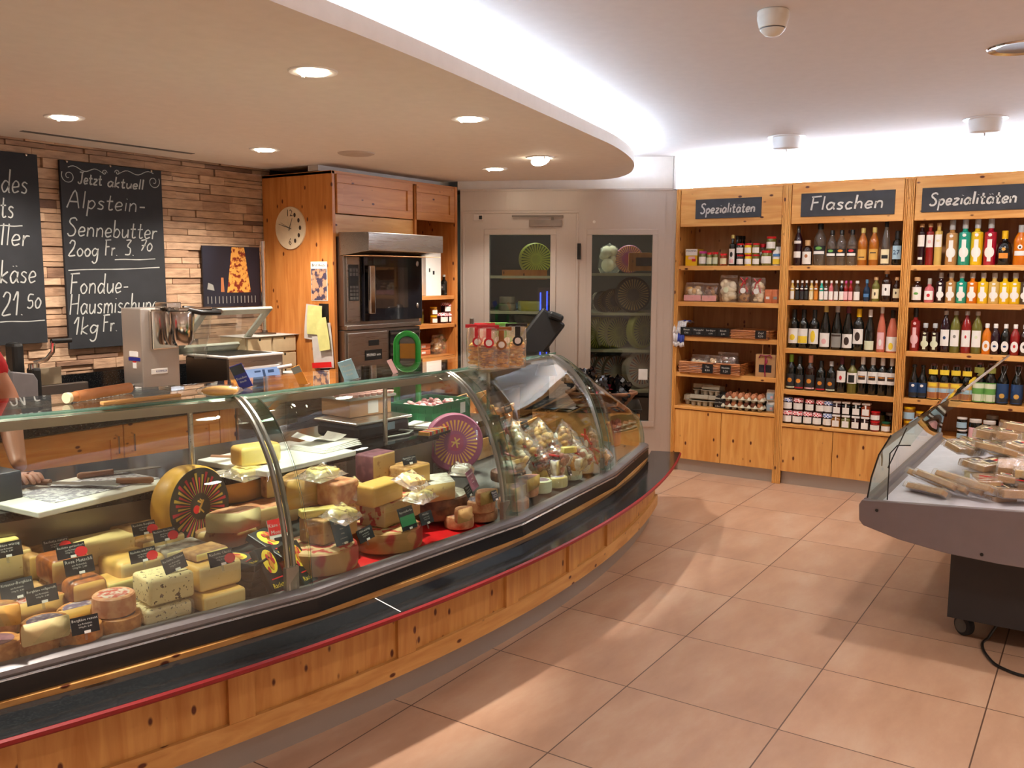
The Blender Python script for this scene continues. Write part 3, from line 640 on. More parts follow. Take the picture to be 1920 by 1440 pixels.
row('middle', 2, 6.925, [
 (1487, 'wine', .038, .29, 'gl_dark', 'cap_black', .8, L1(W_, [(.2, .6, .45, 'lb_yellow')], .13, .52, 1.15), 'dark wine bottle with white and yellow label'),
 (1505, 'wine', .038, .29, 'gl_dark', 'cap_black', .8, L1(W_, [(.03, .5, .9, 'lb_yellow')], .13, .52, 1.15), 'dark wine bottle with yellow based white label'),
 (1525, 'wine', .038, .29, 'gl_dark', 'cap_black', .8, L1(W_, [(.1, .9, .4, 'lb_yellow')], .13, .52, 1.15), 'dark wine bottle with yellow crescent label'),
 (1546, 'flute', .038, .325, 'gl_dark', 'cap_gold', .86, L1(W_, [(.2, .6, .4, 'lb_pink')], .06, .38, 1.1), 'slender dark bottle with pink patterned label'),
 (1567.5, 'flute', .038, .325, 'gl_dark', 'cap_lgrey', .86, L1('lb_grey', [(.78, .92, .9, 'lb_brown')], .06, .38, 1.1), 'slender dark bottle with grey picture label'),
 (1588, 'flute', .038, .32, 'gl_dark', 'cap_wine', .86, L1(W_, bear, .06, .38, 1.1), 'slender dark bottle with brown figure label'),
 (1608, 'wine', .038, .305, 'gl_dark', 'cap_yellow', .82, L1(W_, bear, .17, .53, 1.1), 'wine bottle with yellow capsule'),
 (1629, 'flute', .034, .30, 'gl_dark', 'cap_white', .84, L1('lb_pale', None, .04, .26, 1.15), 'slender dark bottle with pale green label'),
 (1650.6, 'flute', .031, .325, 'gl_rose', 'cap_white', .86, L1('lb_pink', [(.2, .6, .4, 'lb_white')], .06, .44, .8), 'tall rosé bottle with pink label'),
 (1671, 'flute', .038, .30, 'gl_rose', 'cap_black', .78, L1(W_, [(.1, .6, .35, 'lb_yellow')], .03, .38, 1.15), 'rosé bottle with black capsule')],
 'wine bottles on the third Flaschen shelf', 'in upper wine row')
gold = lambda m: [(.04, .46, 1.2, 'lb_charcoal', 'rect', [(.02, .12, .98, m), (.4, .72, .4, 'lb_orange')])]
pict = [(.30, .62, 1.15, W_, 'rect', [(.3, .65, .62, 'lb_brown'), (.52, .6, .55, 'lb_orange')])]
row('middle', 3, 6.915, [
 (1482, 'wine', .035, .262, 'gl_dark', 'cap_green', .8, gold('lb_pale'), 'dark wine bottle with green capsule'),
 (1498, 'wine', .035, .25, 'gl_dark', 'cap_black', .8, gold('lb_red'), 'dark wine bottle with red striped label'),
 (1518, 'wine', .037, .262, 'gl_brown', 'cap_salmon', .8, gold('lb_pink'), 'dark wine bottle with salmon capsule'),
 (1538, 'wine', .034, .225, 'gl_dark', 'cap_black', .8, gold('lb_red'), 'small dark wine bottle with red striped label'),
 (1557, 'wine', .034, .225, 'gl_dark', 'cap_silver', .86, gold('lb_pale'), 'small dark wine bottle with silver capsule'),
 (1576.5, 'wine', .034, .265, 'gl_dark', 'cap_wine', .8, L1(W_, [(.2, .6, .25, 'lb_red')], .3, .62, 1.1), 'wine bottle with red figure on white label'),
 (1596.5, 'wine', .036, .25, 'gl_olive', 'cap_black', .84, L1(W_, [(.1, .8, .5, 'lb_black')], .3, .62, 1.2), 'pale bottle with black and white picture label'),
 (1615.4, 'wine', .035, .275, 'gl_dark', 'cap_white', .8, pict, 'white capped wine bottle with orange picture label'),
 (1634.4, 'wine', .035, .275, 'gl_dark', 'cap_white', .8, pict, 'white capped wine bottle with orange picture label'),
 (1652.4, 'wine', .035, .275, 'gl_dark', 'cap_white', .8, pict, 'white capped wine bottle with orange picture label'),
 (1669.6, 'wine', .035, .275, 'gl_dark', 'cap_white', .8, pict, 'white capped wine bottle with orange picture label')],
 'wine bottles on the fourth Flaschen shelf', 'in lower wine row')
# right unit
row('right', 0, 6.935, [
 (1725, 'tube', .025, .285, 'gl_plum', 'cap_cork', .93, [(.46, .74, 1.0, W_, 'rect', None), (.14, .20, .6, W_, 'rect', None)], 'slim square shouldered dark red bottle'),
 (1741, 'tube', .025, .285, 'gl_red', 'cap_cork', .93, [(.44, .74, 1.0, W_, 'rect', [(.3, .6, .4, 'lb_pink')])], 'slim red bottle'),
 (1757, 'tube', .025, .288, 'gl_straw', 'cap_cork', .93, [(.44, .74, 1.0, W_, 'rect', [(.4, .6, .4, 'lb_cream')])], 'slim straw yellow bottle'),
 (1782, 'square', .038, .305, 'gl_caramel', 'cap_silver', .80, KEY(), 'tall caramel liqueur bottle'),
 (1806, 'square', .038, .312, 'gl_teal', 'cap_silver', .80, KEY(), 'tall teal liqueur bottle'),
 (1829, 'square', .038, .312, 'gl_yellow', 'cap_silver', .80, KEY(), 'tall yellow liqueur bottle'),
 (1854, 'square', .038, .31, 'gl_crimson', 'cap_silver', .80, KEY(), 'tall crimson liqueur bottle'),
 (1881, 'round', .047, .225, 'gl_dark', 'cap_yellow', .78, [(.2, .36, .6, 'lb_orange', 'rect', None), (.42, .52, .25, 'lb_gold', 'oval', None)], 'round black bottle with yellow neck'),
 (1911, 'spirit', .042, .26, 'gl_orange', 'cap_silver', .80, [(.24, .36, .8, W_, 'rect', None), (.40, .52, .35, W_, 'oval', [(.2, .7, .4, 'lb_black')])], 'orange bottle with silver cap')],
 'bottles on the top shelf of the right unit', 'on top right shelf')
row('right', 1, 6.92, [
 (1718, 'mini', .036, .175, 'gl_brown', 'cap_cork', .86, L1(W_, [(.4, .6, .4, 'lb_green')], .1, .62, 1.0), 'short dark corked bottle with white label'),
 (1741, 'round', .034, .165, 'gl_pink', 'cap_lgrey', .78, L1(W_, [(.3, .7, .35, 'lb_red')], .12, .5, .9), 'small pinkish bottle with stopper'),
 (1762, 'square', .030, .205, 'gl_plum', 'cap_lgrey', .84, KEY(), 'small plum liqueur bottle'),
 (1781, 'square', .034, .205, 'gl_caramel', 'cap_lgrey', .84, KEY(), 'small caramel liqueur bottle'),
 (1801, 'square', .034, .205, 'gl_teal', 'cap_lgrey', .84, KEY(), 'small teal liqueur bottle'),
 (1821, 'square', .034, .205, 'gl_orange', 'cap_lgrey', .84, KEY(), 'small orange liqueur bottle'),
 (1841, 'square', .034, .205, 'gl_yellow', 'cap_lgrey', .84, KEY(), 'small yellow liqueur bottle'),
 (1862, 'square', .034, .205, 'gl_straw', 'cap_lgrey', .84, KEY(), 'small straw coloured liqueur bottle'),
 (1882, 'square', .034, .205, 'gl_yellow', 'cap_lgrey', .84, KEY(), 'small yellow liqueur bottle'),
 (1901, 'square', .034, .205, 'gl_yellow', 'cap_lgrey', .84, KEY(), 'small yellow liqueur bottle'),
 (1921, 'square', .034, .205, 'gl_clear', 'cap_lgrey', .84, KEY(), 'small clear bottle at the picture edge')],
 'liqueurs on the second shelf of the right unit', 'on second right shelf')
row('right', 2, 6.92, [
 (1713.6, 'square', .033, .30, 'gl_red', 'cap_black', .8, KEY('lb_pink'), 'tall red bottle with pink keyhole label'),
 (1733, 'square', .032, .195, 'gl_brown', 'cap_silver', .86, KEY('lb_pale'), 'short brown bottle with pale keyhole label'),
 (1751, 'square', .032, .195, 'gl_brown', 'cap_silver', .86, KEY('lb_pale'), 'short brown bottle with pale keyhole label'),
 (1770, 'spirit', .033, .285, 'gl_plum', 'cap_lgrey', .92, L1(W_, [(.4, .6, .3, 'lb_navy')], .16, .56, .9), 'tall plum bottle with white label'),
 (1788.6, 'spirit', .033, .285, 'gl_olive', 'cap_lgrey', .92, L1(W_, [(.5, .7, .3, 'lb_grey')], .16, .56, .9), 'tall olive bottle with white label'),
 (1809.4, 'spirit', .033, .285, 'gl_red', 'cap_lgrey', .92, L1(W_, [(.5, .7, .2, 'lb_red')], .16, .56, .9), 'tall red bottle with white label'),
 (1829, 'spirit', .034, .285, 'gl_olive', 'cap_lgrey', .92, L1(W_, [(.5, .7, .3, 'lb_pale')], .16, .56, .9), 'tall pale olive bottle with white label'),
 (1848, 'spirit', .030, .205, 'gl_orange', 'cap_white', .88, [(.1, .46, .8, W_, 'oval', [(.3, .7, .4, 'lb_orange')])], 'short orange bottle with oval label'),
 (1864, 'spirit', .030, .205, 'gl_plum', 'cap_white', .88, [(.1, .46, .8, W_, 'oval', [(.4, .6, .4, 'lb_navy')])], 'short plum bottle with oval label'),
 (1883, 'spirit', .030, .205, 'gl_dark', 'cap_white', .88, [(.1, .46, .8, W_, 'oval', [(.4, .6, .4, 'lb_navy')])], 'short black bottle with oval label'),
 (1901, 'spirit', .030, .205, 'gl_red', 'cap_white', .88, [(.1, .46, .8, W_, 'oval', [(.4, .7, .3, 'lb_red')])], 'short red bottle with oval label'),
 (1919, 'spirit', .030, .205, 'gl_brown', 'cap_white', .88, [(.1, .46, .8, W_, 'oval', [(.4, .7, .3, 'lb_brown')])], 'short brown bottle at the picture edge')],
 'bottles on the third shelf of the right unit', 'on third right shelf')
yl = [(.03, .5, 1.25, 'lb_gold', 'rect', [(.05, .4, .98, 'lb_rust'), (.4, .65, .98, 'lb_sky'), (.75, .95, .6, 'lb_yellow')]), (.72, .86, .9, 'lb_yellow', 'rect', None)]
gl_ = [(.03, .52, 1.25, 'lb_green', 'rect', [(.05, .4, .98, 'lb_pale'), (.7, .95, .9, 'lb_pale')]), (.76, .9, .9, 'lb_olive', 'rect', None)]
colm('lb_olive', '#8a8a3c', rough=.6)
nl = [(.05, .48, 1.15, 'lb_navy', 'rect', [(.05, .3, .9, 'lb_charcoal'), (.7, .9, .3, 'lb_white')])]
vl = [(.04, .52, 1.25, 'lb_navy', 'rect', [(.05, .25, .98, 'lb_charcoal'), (.25, .5, .35, 'lb_gold')])]
row('right', 3, 6.915, [
 (1711.5, 'beer', .031, .235, 'gl_dark', 'cap_black', .95, nl, 'dark beer bottle with night blue label'),
 (1728, 'beer', .031, .235, 'gl_dark', 'cap_black', .95, nl, 'dark beer bottle with night blue label'),
 (1748, 'beer', .036, .25, 'gl_dark', 'cap_rust', .96, yl, 'swing top beer bottle with yellow landscape label', dict(wire=True)),
 (1769, 'beer', .036, .25, 'gl_dark', 'cap_rust', .96, yl, 'swing top beer bottle with yellow landscape label', dict(wire=True)),
 (1790, 'beer', .036, .25, 'gl_dark', 'cap_rust', .96, yl, 'swing top beer bottle with yellow landscape label', dict(wire=True)),
 (1811, 'beer', .036, .25, 'gl_dark', 'cap_rust', .96, yl, 'swing top beer bottle with yellow landscape label', dict(wire=True)),
 (1833, 'beer', .037, .275, 'gl_dark', 'cap_rust', .96, gl_, 'swing top beer bottle with green meadow label', dict(wire=True)),
 (1854.6, 'beer', .037, .275, 'gl_dark', 'cap_rust', .96, gl_, 'swing top beer bottle with green meadow label', dict(wire=True)),
 (1878, 'beer', .037, .275, 'gl_dark', 'cap_rust', .96, vl, 'swing top beer bottle with violet blue label', dict(wire=True)),
 (1905, 'beer', .037, .275, 'gl_dark', 'cap_rust', .96, vl, 'swing top beer bottle with violet blue label', dict(wire=True))] if colm('cap_rust', '#6b3a2a') else [],
 'beer bottles on the fourth shelf of the right unit', 'in right beer row')
# jars: stacked preserves
JH = .085
def jar(px, z, X, r, H, glass, lid, lbl, desc, group, square=False, cloth=False, shape='jar'):
    y = shelf_y(px, z, X); key = ('j', r, H, glass, lid, lbl, square, cloth)
    if key in BC: return dup(BC[key], (X, y, z), None, desc, group)
    if square:
        b = B(); b.box(-r, r, -r, r, 0, H*.72); b.lathe([(r*.9, H*.72), (r*.82, H*.8), (r*.82, H*.84)], 12)
        o = b.done('jar', glass, bevel=.005, loc=(X, y, z+.0005))
        B().box(-r*.92, r*.92, -r*.92, r*.92, H*.84, H*.995).done('lid', lid, o, bevel=.004)
        B().box(-r-.0012, -r, -r*.78, r*.78, H*.1, H*.56).box(-r-.0016, -r, -r*.14, r*.14, H*.56, H*.84).done('label', lbl, o)
    else:
        o = B().lathe([(a*r, c*H) for a, c in PROF[shape]], 18).done('jar', glass, smooth=True, loc=(X, y, z+.0005))
        if cloth:
            b = B(); n = 28; pr = [(0, H*1.0), (r*.9, H*.995), (r*.98, H*.95), (r*1.1, H*.70)]
            for j in range(3):
                (r0, z0), (r1, z1) = pr[j], pr[j+1]
                for i in range(n):
                    def pt(rr, zz, i, jj): 
                        a = 2*math.pi*i/n; w = 1+(.05*math.sin(a*9) if jj == 3 else 0); return (rr*w*math.cos(a), rr*w*math.sin(a), zz-(.004*math.cos(a*9) if jj == 3 else 0))
                    b.quad(pt(r0, z0, i, j), pt(r0, z0, i+1, j), pt(r1, z1, i+1, j+1), pt(r1, z1, i, j+1))
            b.done('cloth_cover', lid, o, True, weld=True)
        else: B().lathe([(r*.93, H*.84), (r*.95, H*.85), (r*.95, H*.99), (r*.9, H*.999), (0, H*.999)], 18).done('lid', lid, o, True)
        curved_label(B(), r, H*.14, H*.62, 1.15, 0).done('label', lbl, o, True)
    tag(o, desc, 'jar', group); BC[key] = o
    return o
zb = ZS['middle'][4]
cs = ['ging_red', 'ging_red', 'ging_red', 'ging_red', 'ging_blue']; cu = ['ging_blue', 'ging_red', 'ging_red', 'ging_red', 'ging_blue']
nmc = {'ging_red': 'red', 'ging_blue': 'blue'}
for i, px in enumerate((1476, 1495, 1514, 1532, 1551)):
    jar(px, zb, 6.895, .037 if i < 2 else .033, .10, 'gl_jam', cs[i], W_, 'jam jar under %s gingham cloth, bottom row, %s' % (nmc[cs[i]], ORD[i]), 'gingham jam jars', cloth=True)
for i, px in enumerate((1477, 1497, 1518, 1538, 1553)):
    jar(px, zb+.101, 6.90, .037 if i < 2 else .033, .10 if i < 2 else .095, 'gl_jam', cu[i], W_, 'jam jar under %s gingham cloth, upper row, %s' % (nmc[cu[i]], ORD[i]), 'gingham jam jars', cloth=True)
gsq = ['gl_honey', 'gl_olive', 'gl_jam', 'gl_brown', 'gl_jam', 'gl_dark', 'gl_dark', 'gl_rust']; colm('gl_rust', '#8a3d1f', rough=.1)
for i, px in enumerate((1568, 1586, 1604.5, 1622)):
    jar(px, zb, 6.895, .031, .10, gsq[i], 'cap_white', W_, 'square jar with white lid, bottom row, %s' % ORD[i], 'square white lid jars', True)
for i, px in enumerate((1570, 1587, 1606, 1624)):
    jar(px, zb+.101, 6.90, .031, .10, gsq[4+i], 'cap_white', W_, 'square jar with white lid, upper row, %s' % ORD[i], 'square white lid jars', True)
jar(1640, zb, 6.89, .034, .075, 'gl_red', 'cap_red', W_, 'small red lid jar at the bottom of two, beside the square jars', 'small red lid jars', shape='pot')
jar(1641, zb+.076, 6.895, .033, .07, 'gl_red', 'cap_red', W_, 'small red lid jar on top of another, beside the square jars', 'small red lid jars', shape='pot')
jar(1660.5, zb, 6.885, .032, .075, 'gl_honey', 'cap_dgreen', W_, 'small jar with dark green lid by the post of the middle shelf unit', None, shape='pot')
jar(1650, zb, 7.06, .036, .12, 'gl_olive', 'cap_black', 'lb_olive', 'dim olive jar behind the red lid jars', None)
jar(1669, zb, 7.04, .038, .125, 'gl_brown', 'cap_lgrey', 'lb_brown', 'dim brown jar behind the green lid jar', None)
zr = ZS['right'][4]
yj = 'lb_gold'
for k, (px, dz, d) in enumerate(((1704, 0, 'yellow lid jar at the left post, bottom of two'), (1704, .101, 'yellow lid jar at the left post, top of two'), (1727, 0, 'yellow lid jar second from the left post, bottom of two'), (1727, .087, 'yellow lid jar second from the left post, top of two'))):
    jar(px, zr+dz, 6.90, .041, .10 if px < 1710 else .086, 'gl_honey', 'cap_yellow', 'lb_sky' if px < 1710 else 'lb_rust', d, 'yellow lid jars on the right unit')
for k, (px, dz, h, d) in enumerate(((1803, 0, .07, 'low dark jar under a white lid jar'), (1803, .07, .085, 'white lid jar with blue white label, stacked'), (1827, 0, .15, 'wide white lid jar with pink label'), (1853, 0, .146, 'wide white lid jar with cream label'), (1908, 0, .14, 'white lid jar at the picture edge'))):
    jar(px, zr+dz, 6.90, .034 if dz or h < .1 else .041, h, 'gl_dark', 'cap_white', 'lb_sky' if px == 1803 else 'lb_pink' if px == 1827 else 'lb_cream', d+' on the bottom shelf of the right unit', 'white lid jars on the right unit')
jar(1858, zr, 7.02, .04, .17, 'gl_dark', 'cap_lgrey', 'lb_black', 'dark jar with grey lid behind the white lid jars', None)
# ------------------------------------------------------------------ left shelf unit goods
z0 = ZS['left'][0]
def LY_(px, z, X=6.93): return shelf_y(px, z, X)
ya, yb = LY_(1285, z0, 6.92), LY_(1307, z0, 6.92)
t = thing('cornflour_box', 'yellow and white carton at the left end of the top shelf', 'box', (6.92, (ya+yb)/2, z0+.0005))
b = B().box(0, .13, (yb-ya)/2, (ya-yb)/2, 0, .135).done('carton', 'cap_yellow', t, bevel=.001)
hw = (ya-yb)/2
b = B(); b.box(-.0012, 0, -hw, hw, .083, .1345, 0).box(-.0016, 0, -hw*.6, hw*.5, .052, .075, 1).box(-.0018, 0, -hw*.75, -hw*.1, .034, .056, 2)
b.done('front_print', ['lb_white', 'lb_pink', 'lb_red'], t)
text_on(B(), 'MAIZENA', .026, (-.0016, 0, .118), (0, -1, 0), (0, 0, 1), .0008, 0, hw*1.7).done('carton_lettering', 'lb_black', t)
G = 'jars on the top shelf of the left unit'
jar(1317.5, z0, 6.905, .031, .115, 'gl_olive', 'cap_pink', W_, 'jar with magenta lid beside the yellow carton', G)
jar(1330, z0, 6.90, .023, .105, 'gl_olive', 'cap_red', 'lb_pale', 'slim red lid spice jar beside the magenta lid jar', G)
jar(1341, z0, 6.90, .023, .107, 'gl_olive', 'cap_red', 'lb_pale', 'slim red lid spice jar, right one of two', G)
jar(1356.5, z0, 6.90, .028, .095, 'gl_rust', 'cap_red', 'lb_cream', 'short red lid jar left of the oil bottle', G)
bottle('square', .026, .235, 'gl_dark', 'cap_gold', .90, [(.06, .56, 1.0, W_, 'rect', [(.06, .3, .6, 'lb_pink'), (.45, .8, .4, 'lb_charcoal')])], (6.91, LY_(1372.5, z0, 6.91), z0+.0005), 'tall dark oil bottle with gold cap in front of others', 'oil bottles on the top shelf')
for i, px in enumerate((1381, 1387, 1393)):
    bottle('square', .026, .235, 'gl_dark', 'cap_black', .90, [], (7.03+.05*i, LY_(px, z0, 7.03+.05*i), z0+.0005), 'dark oil bottle behind the stacked red lid jars', 'dark oil bottles behind the jars')
for k in range(2):
    for i, px in enumerate((1387.5, 1402.5, 1417.5)):
        jar(px, z0+k*.087, 6.905, .0275, .086, ('gl_clear', 'gl_yellow', 'gl_olive')[i], 'cap_red', W_, '%s jar with red lid, %s of three columns, %s' % (('clear', 'yellow', 'green')[i], ORD[i], 'top' if k else 'bottom'), G)
jar(1430, z0+.0, 6.99, .028, .17, 'gl_clear', 'cap_red', W_, 'taller jar with red lid behind the three red lid columns', G)
jar(1437, z0, 6.91, .041, .115, 'gl_olive', 'cap_red', W_, 'wide gherkin jar with red lid, lower of two', G)
jar(1446, z0+.116, 6.915, .037, .105, 'gl_olive', 'cap_red', W_, 'wide gherkin jar with red lid, upper of two', G)
def pillow(w, d, h, n=10, puff=1.0, crimp=.12, seed=0, wob=.006):
    """stand-up bag: puffed body tapering to a crimped flat seam at the top"""
    rnd = random.Random(seed); b = B(); rows = n
    ring = 20; vs = []
    for j in range(rows+1):
        v = j/rows; th = d/2*min(1, (1-v)/.45)**.6 if v > .55 else d/2*(1-.25*(1-min(1, v/.2)))
        if v > 1-crimp: th = .0025
        ww = w/2*(1-.06*math.sin(math.pi*v)*(-1))*(1 if v < 1-crimp else .97)
        for i in range(ring):
            a = 2*math.pi*i/ring; c, s = math.cos(a), math.sin(a)
            x = th*math.copysign(abs(c)**.7, c); y = ww*math.copysign(abs(s)**.55, s)
            k = wob if 0 < j < rows else 0
            vs.append((x+rnd.uniform(-k, k)*(th > .004), y+rnd.uniform(-k, k)*.5, v*h+rnd.uniform(-k, k)*.3))
    fs = [(j*ring+i, j*ring+(i+1) % ring, (j+1)*ring+(i+1) % ring, (j+1)*ring+i) for j in range(rows) for i in range(ring)]
    fs += [tuple(range(ring))[::-1], tuple(rows*ring+i for i in range(ring))]
    return b.add(vs, fs)
def blobs(n, w, d, h, r, seed, m=1, flat=1.0, z0=0.0):
    rnd = random.Random(seed); b = B()
    for k in range(n):
        rr = r*rnd.uniform(.75, 1.2)
        b.sphere((rnd.uniform(-d/2+rr, d/2-rr), rnd.uniform(-w/2+rr, w/2-rr), z0+rr*.7+rnd.random()*(max(h-2*rr, .001))), rr, 8, 6, k % m, (1, rnd.uniform(.8, 1.3), flat*rnd.uniform(.7, 1.1)))
    return b
pm('crisp', '#d9b06a', .6, var=.15); pm('meringue', '#efe2c4', .7, var=.06); pm('biscuit', '#c48d4e', .7, var=.15); pm('biscuit_dark', '#7b4a2a', .7, var=.15); pm('terracotta', '#c9744a', .7); pm('macaroon', '#e6c79a', .7, var=.1)
pm('bag_pink', '#dcA0a0', .5); pm('bag_brown', '#6b4a36', .6); pm('ribbon_red', '#c4202c', .4); pm('kraft', '#b98f62', .8); pm('cloth_white', '#e3e1e6', .85, bump=.2, bscale=90); pm('cloth_blue', '#3d4fae', .85)
z1 = ZS['left'][1]
def bagthing(name, label, cat, loc, group, w, d, h, fill, nb, rb, seed, film='film', tagm=None, ribbon=None, rz=0, band=None):
    t = thing(name, label, cat, loc, rz, group)
    pillow(w, d, h, seed=seed).done('film_bag', film, t, True)
    fl = [fill] if isinstance(fill, str) else fill
    blobs(int(nb*1.5), w*.94, d*.95, h*.9, rb, seed, len(fl)).done('contents', fl, t, 'all')
    if band:
        B().box(-d/2-.004, -d/2+.004, -w*.48, w*.48, .005, h*.34).done('printed_band', band, t, bevel=.003)
    if ribbon:
        b = B(); zt = h*.8
        b.tube([(-.03, -.03, zt-.08), (-.03, -.006, zt), (-.03, .006, zt), (-.03, .035, zt-.09)], .006, 6); b.tube([(-.03, -.028, zt+.03), (-.03, 0, zt), (-.03, .028, zt+.03)], .006, 6)
        b.done('ribbon', ribbon, t, True)
    if tagm:
        b = B(); b.lathe([(0, .002), (.022, .002), (.022, 0), (0, 0)], 18); o = b.done('hang_tag', tagm, t); o.rotation_euler = (0, -math.pi/2, 0); o.location = (-d/2-.006, 0, h*.46)
    return t
bg = 'bags on the second shelf of the left unit'
pm('pinkband', '#e2a8a6', .5)
bagthing('snack_bag', 'bag of pale crisps with pink base at the left end of the second shelf', 'bag', (6.95, LY_(1302, z1, 6.95), z1), bg, .155, .09, .155, ['crisp', 'meringue'], 26, .022, 1, band='pinkband')
bagthing('snack_bag', 'bag of brown crisps with pink base, second on the shelf', 'bag', (6.95, LY_(1333, z1, 6.95), z1), bg, .125, .09, .15, ['biscuit', 'biscuit_dark'], 24, .02, 2, band='pinkband')
bagthing('meringue_bag', 'clear bag bulging with cream meringues', 'bag', (6.95, LY_(1366, z1, 6.95), z1), bg, .145, .12, .215, 'meringue', 34, .03, 3, tagm='lb_pale')
bagthing('biscuit_bag', 'dark biscuit bag with red ribbon and white tag', 'bag', (6.94, LY_(1396, z1, 6.94), z1), bg, .095, .085, .205, ['biscuit_dark', 'biscuit'], 26, .02, 4, tagm='card_white', ribbon='ribbon_red')
bagthing('biscuit_bag', 'clear bag of round cream biscuits with red ribbon', 'bag', (6.94, LY_(1421, z1, 6.94), z1), bg, .11, .09, .195, ['macaroon', 'meringue'], 26, .024, 5, tagm='card_white', ribbon='ribbon_red')
for px, d in ((1441, 'small orange packet with white sticker'), (1455, 'small orange packet with grey sticker by the post')):
    t = thing('small_packet', d, 'packet', (6.93, LY_(px, z1, 6.93), z1), 0, 'small orange packets')
    pillow(.062, .05, .105, crimp=.06, seed=9, wob=.002).done('wrapper', 'terracotta', t, True); B().box(-.027, -.024, -.014, .014, .03, .05).done('sticker', 'lb_white' if px < 1450 else 'lb_grey', t)
t = thing('flour_bag', 'white paper bag with blue and yellow print at the right end of the top shelf', 'bag', (6.93, LY_(1458, z0, 6.93), z0))
pillow(.075, .07, .145, crimp=.05, seed=4, wob=.002).done('paper_bag', 'paper', t, True)
b = B().box(-.0385, -.036, -.028, .028, .012, .05, 0).box(-.0385, -.036, -.026, .026, .07, .09, 1); b.done('print', ['lb_yellow', 'lb_blue'], t)
# third shelf: folded cloth, chalk labelled tray and wicker basket
wood('wicker', '#c98448', '#8a4d22', 'y'); wood('wicker_dark', '#8a5a38', '#5a3822', 'y')
def wicker_tray(name, label, y0, y1, x0, x1, z, h, mat='wicker', cards=(), group=None, over=.03):
    t = thing(name, label, 'basket', ((x0+x1)/2, (y0+y1)/2, z), 0, group)
    w, d = (y1-y0)/2, (x1-x0)/2
    B().box(-d, d, -w, w, 0, .008).done('base', mat, t)
    b = B(); nr = max(3, int(h/.011))
    for j in range(nr):
        zz = .006+(h-.006)*j/(nr-1); pts = []; n = 48
        for i in range(n+1):
            q = i/n*4; k = int(q) % 4; f = q-int(q)
            c = [(-d, -w), (-d, w), (d, w), (d, -w)]; a, e = c[k], c[(k+1) % 4]
            ww = .003*math.sin(math.pi*(i+j))+.0025*(1 if (i+j) % 2 else -1)
            pts.append((a[0]+(e[0]-a[0])*f+(ww if k in (0, 2) else 0), a[1]+(e[1]-a[1])*f+(ww if k in (1, 3) else 0), zz))
        b.tube(pts, .0062 if j < nr-1 else .008, 5, 0, False)
    b.done('woven_wall', mat, t, True)
    for (yy, cw, chh, lines) in cards:
        c = B().box(-d-.012, -d-.009, yy-cw/2, yy+cw/2, h*.1, h*.1+chh); c.done('price_card', 'card_black', t)
        b = B()
        for q, (s, sz) in enumerate(lines): text_on(b, s, sz, (-d-.012, yy, h*.1+chh*(.70-.4*q)), (0, -1, 0), (0, 0, 1), .0006, 0, cw*.9)
        b.done('card_text', 'chalk', t)
    return t
z2 = ZS['left'][2]
y_ = lambda px, z=z2: LY_(px, z, 6.86)
t = wicker_tray('label_tray', 'low wooden tray fronted by four chalk labels on the third shelf', y_(1370), y_(1279), 6.84, 7.12, z2, .055, 'wicker_dark')
w = y_(1279)-y_(1370); d_ = .14
b = B(); c = B()
for q, s in enumerate((('Birnen', '5.40'), ('Nussgipfel', '3.20'), ('Landjäger', '6.80'), ('Biberli', '2.80'))):
    yy = w/2-w*(q+.5)/4
    c.box(-d_-.014, -d_-.011, yy-w*.122, yy+w*.122, .012, .075)
    text_on(b, s[0], .02, (-d_-.014, yy, .056), (0, -1, 0), (0, 0, 1), .0006, 0, w*.21); text_on(b, s[1], .02, (-d_-.014, yy, .03), (0, -1, 0), (0, 0, 1), .0006, 0, w*.2)
c.done('price_card', 'card_black', t); b.done('card_text', 'chalk', t)
t = wicker_tray('wicker_basket', 'wicker basket with one chalk label at the right of the third shelf', y_(1443), y_(1372), 6.84, 7.12, z2, .06, 'wicker', [(-.09, .085, .062, (('Zopf', .022), ('4.50', .024)))])
blobs(24, .28, .2, .05, .022, 8).done('biscuits', 'biscuit', t, 'all')
t = thing('folded_cloth', 'white and blue cloth hanging over the left end of the third shelf', 'cloth', (6.87, y_(1275), z2))
b = B(); n = 14
prof = [(.16, .10), (.10, .115), (.04, .115), (-.005, .105), (-.025, .07), (-.032, .02), (-.034, -.05), (-.03, -.085)]
for i in range(len(prof)-1):
    (xa, za), (xb, zb_) = prof[i], prof[i+1]
    for j in range(n):
        f = lambda j, x, z: (x+.008*math.sin(j*1.7+z*30), -.05+.10*j/n, z+.006*math.sin(j*1.1))
        b.quad(f(j, xa, za), f(j, xb, zb_), f(j+1, xb, zb_), f(j+1, xa, za), 1 if i in (1, 5) and j < 8 else 0)
o = b.done('cloth_fold', ['cloth_white', 'cloth_blue'], t, 'all'); s_ = o.modifiers.new('thick', 'SOLIDIFY'); s_.thickness = .006
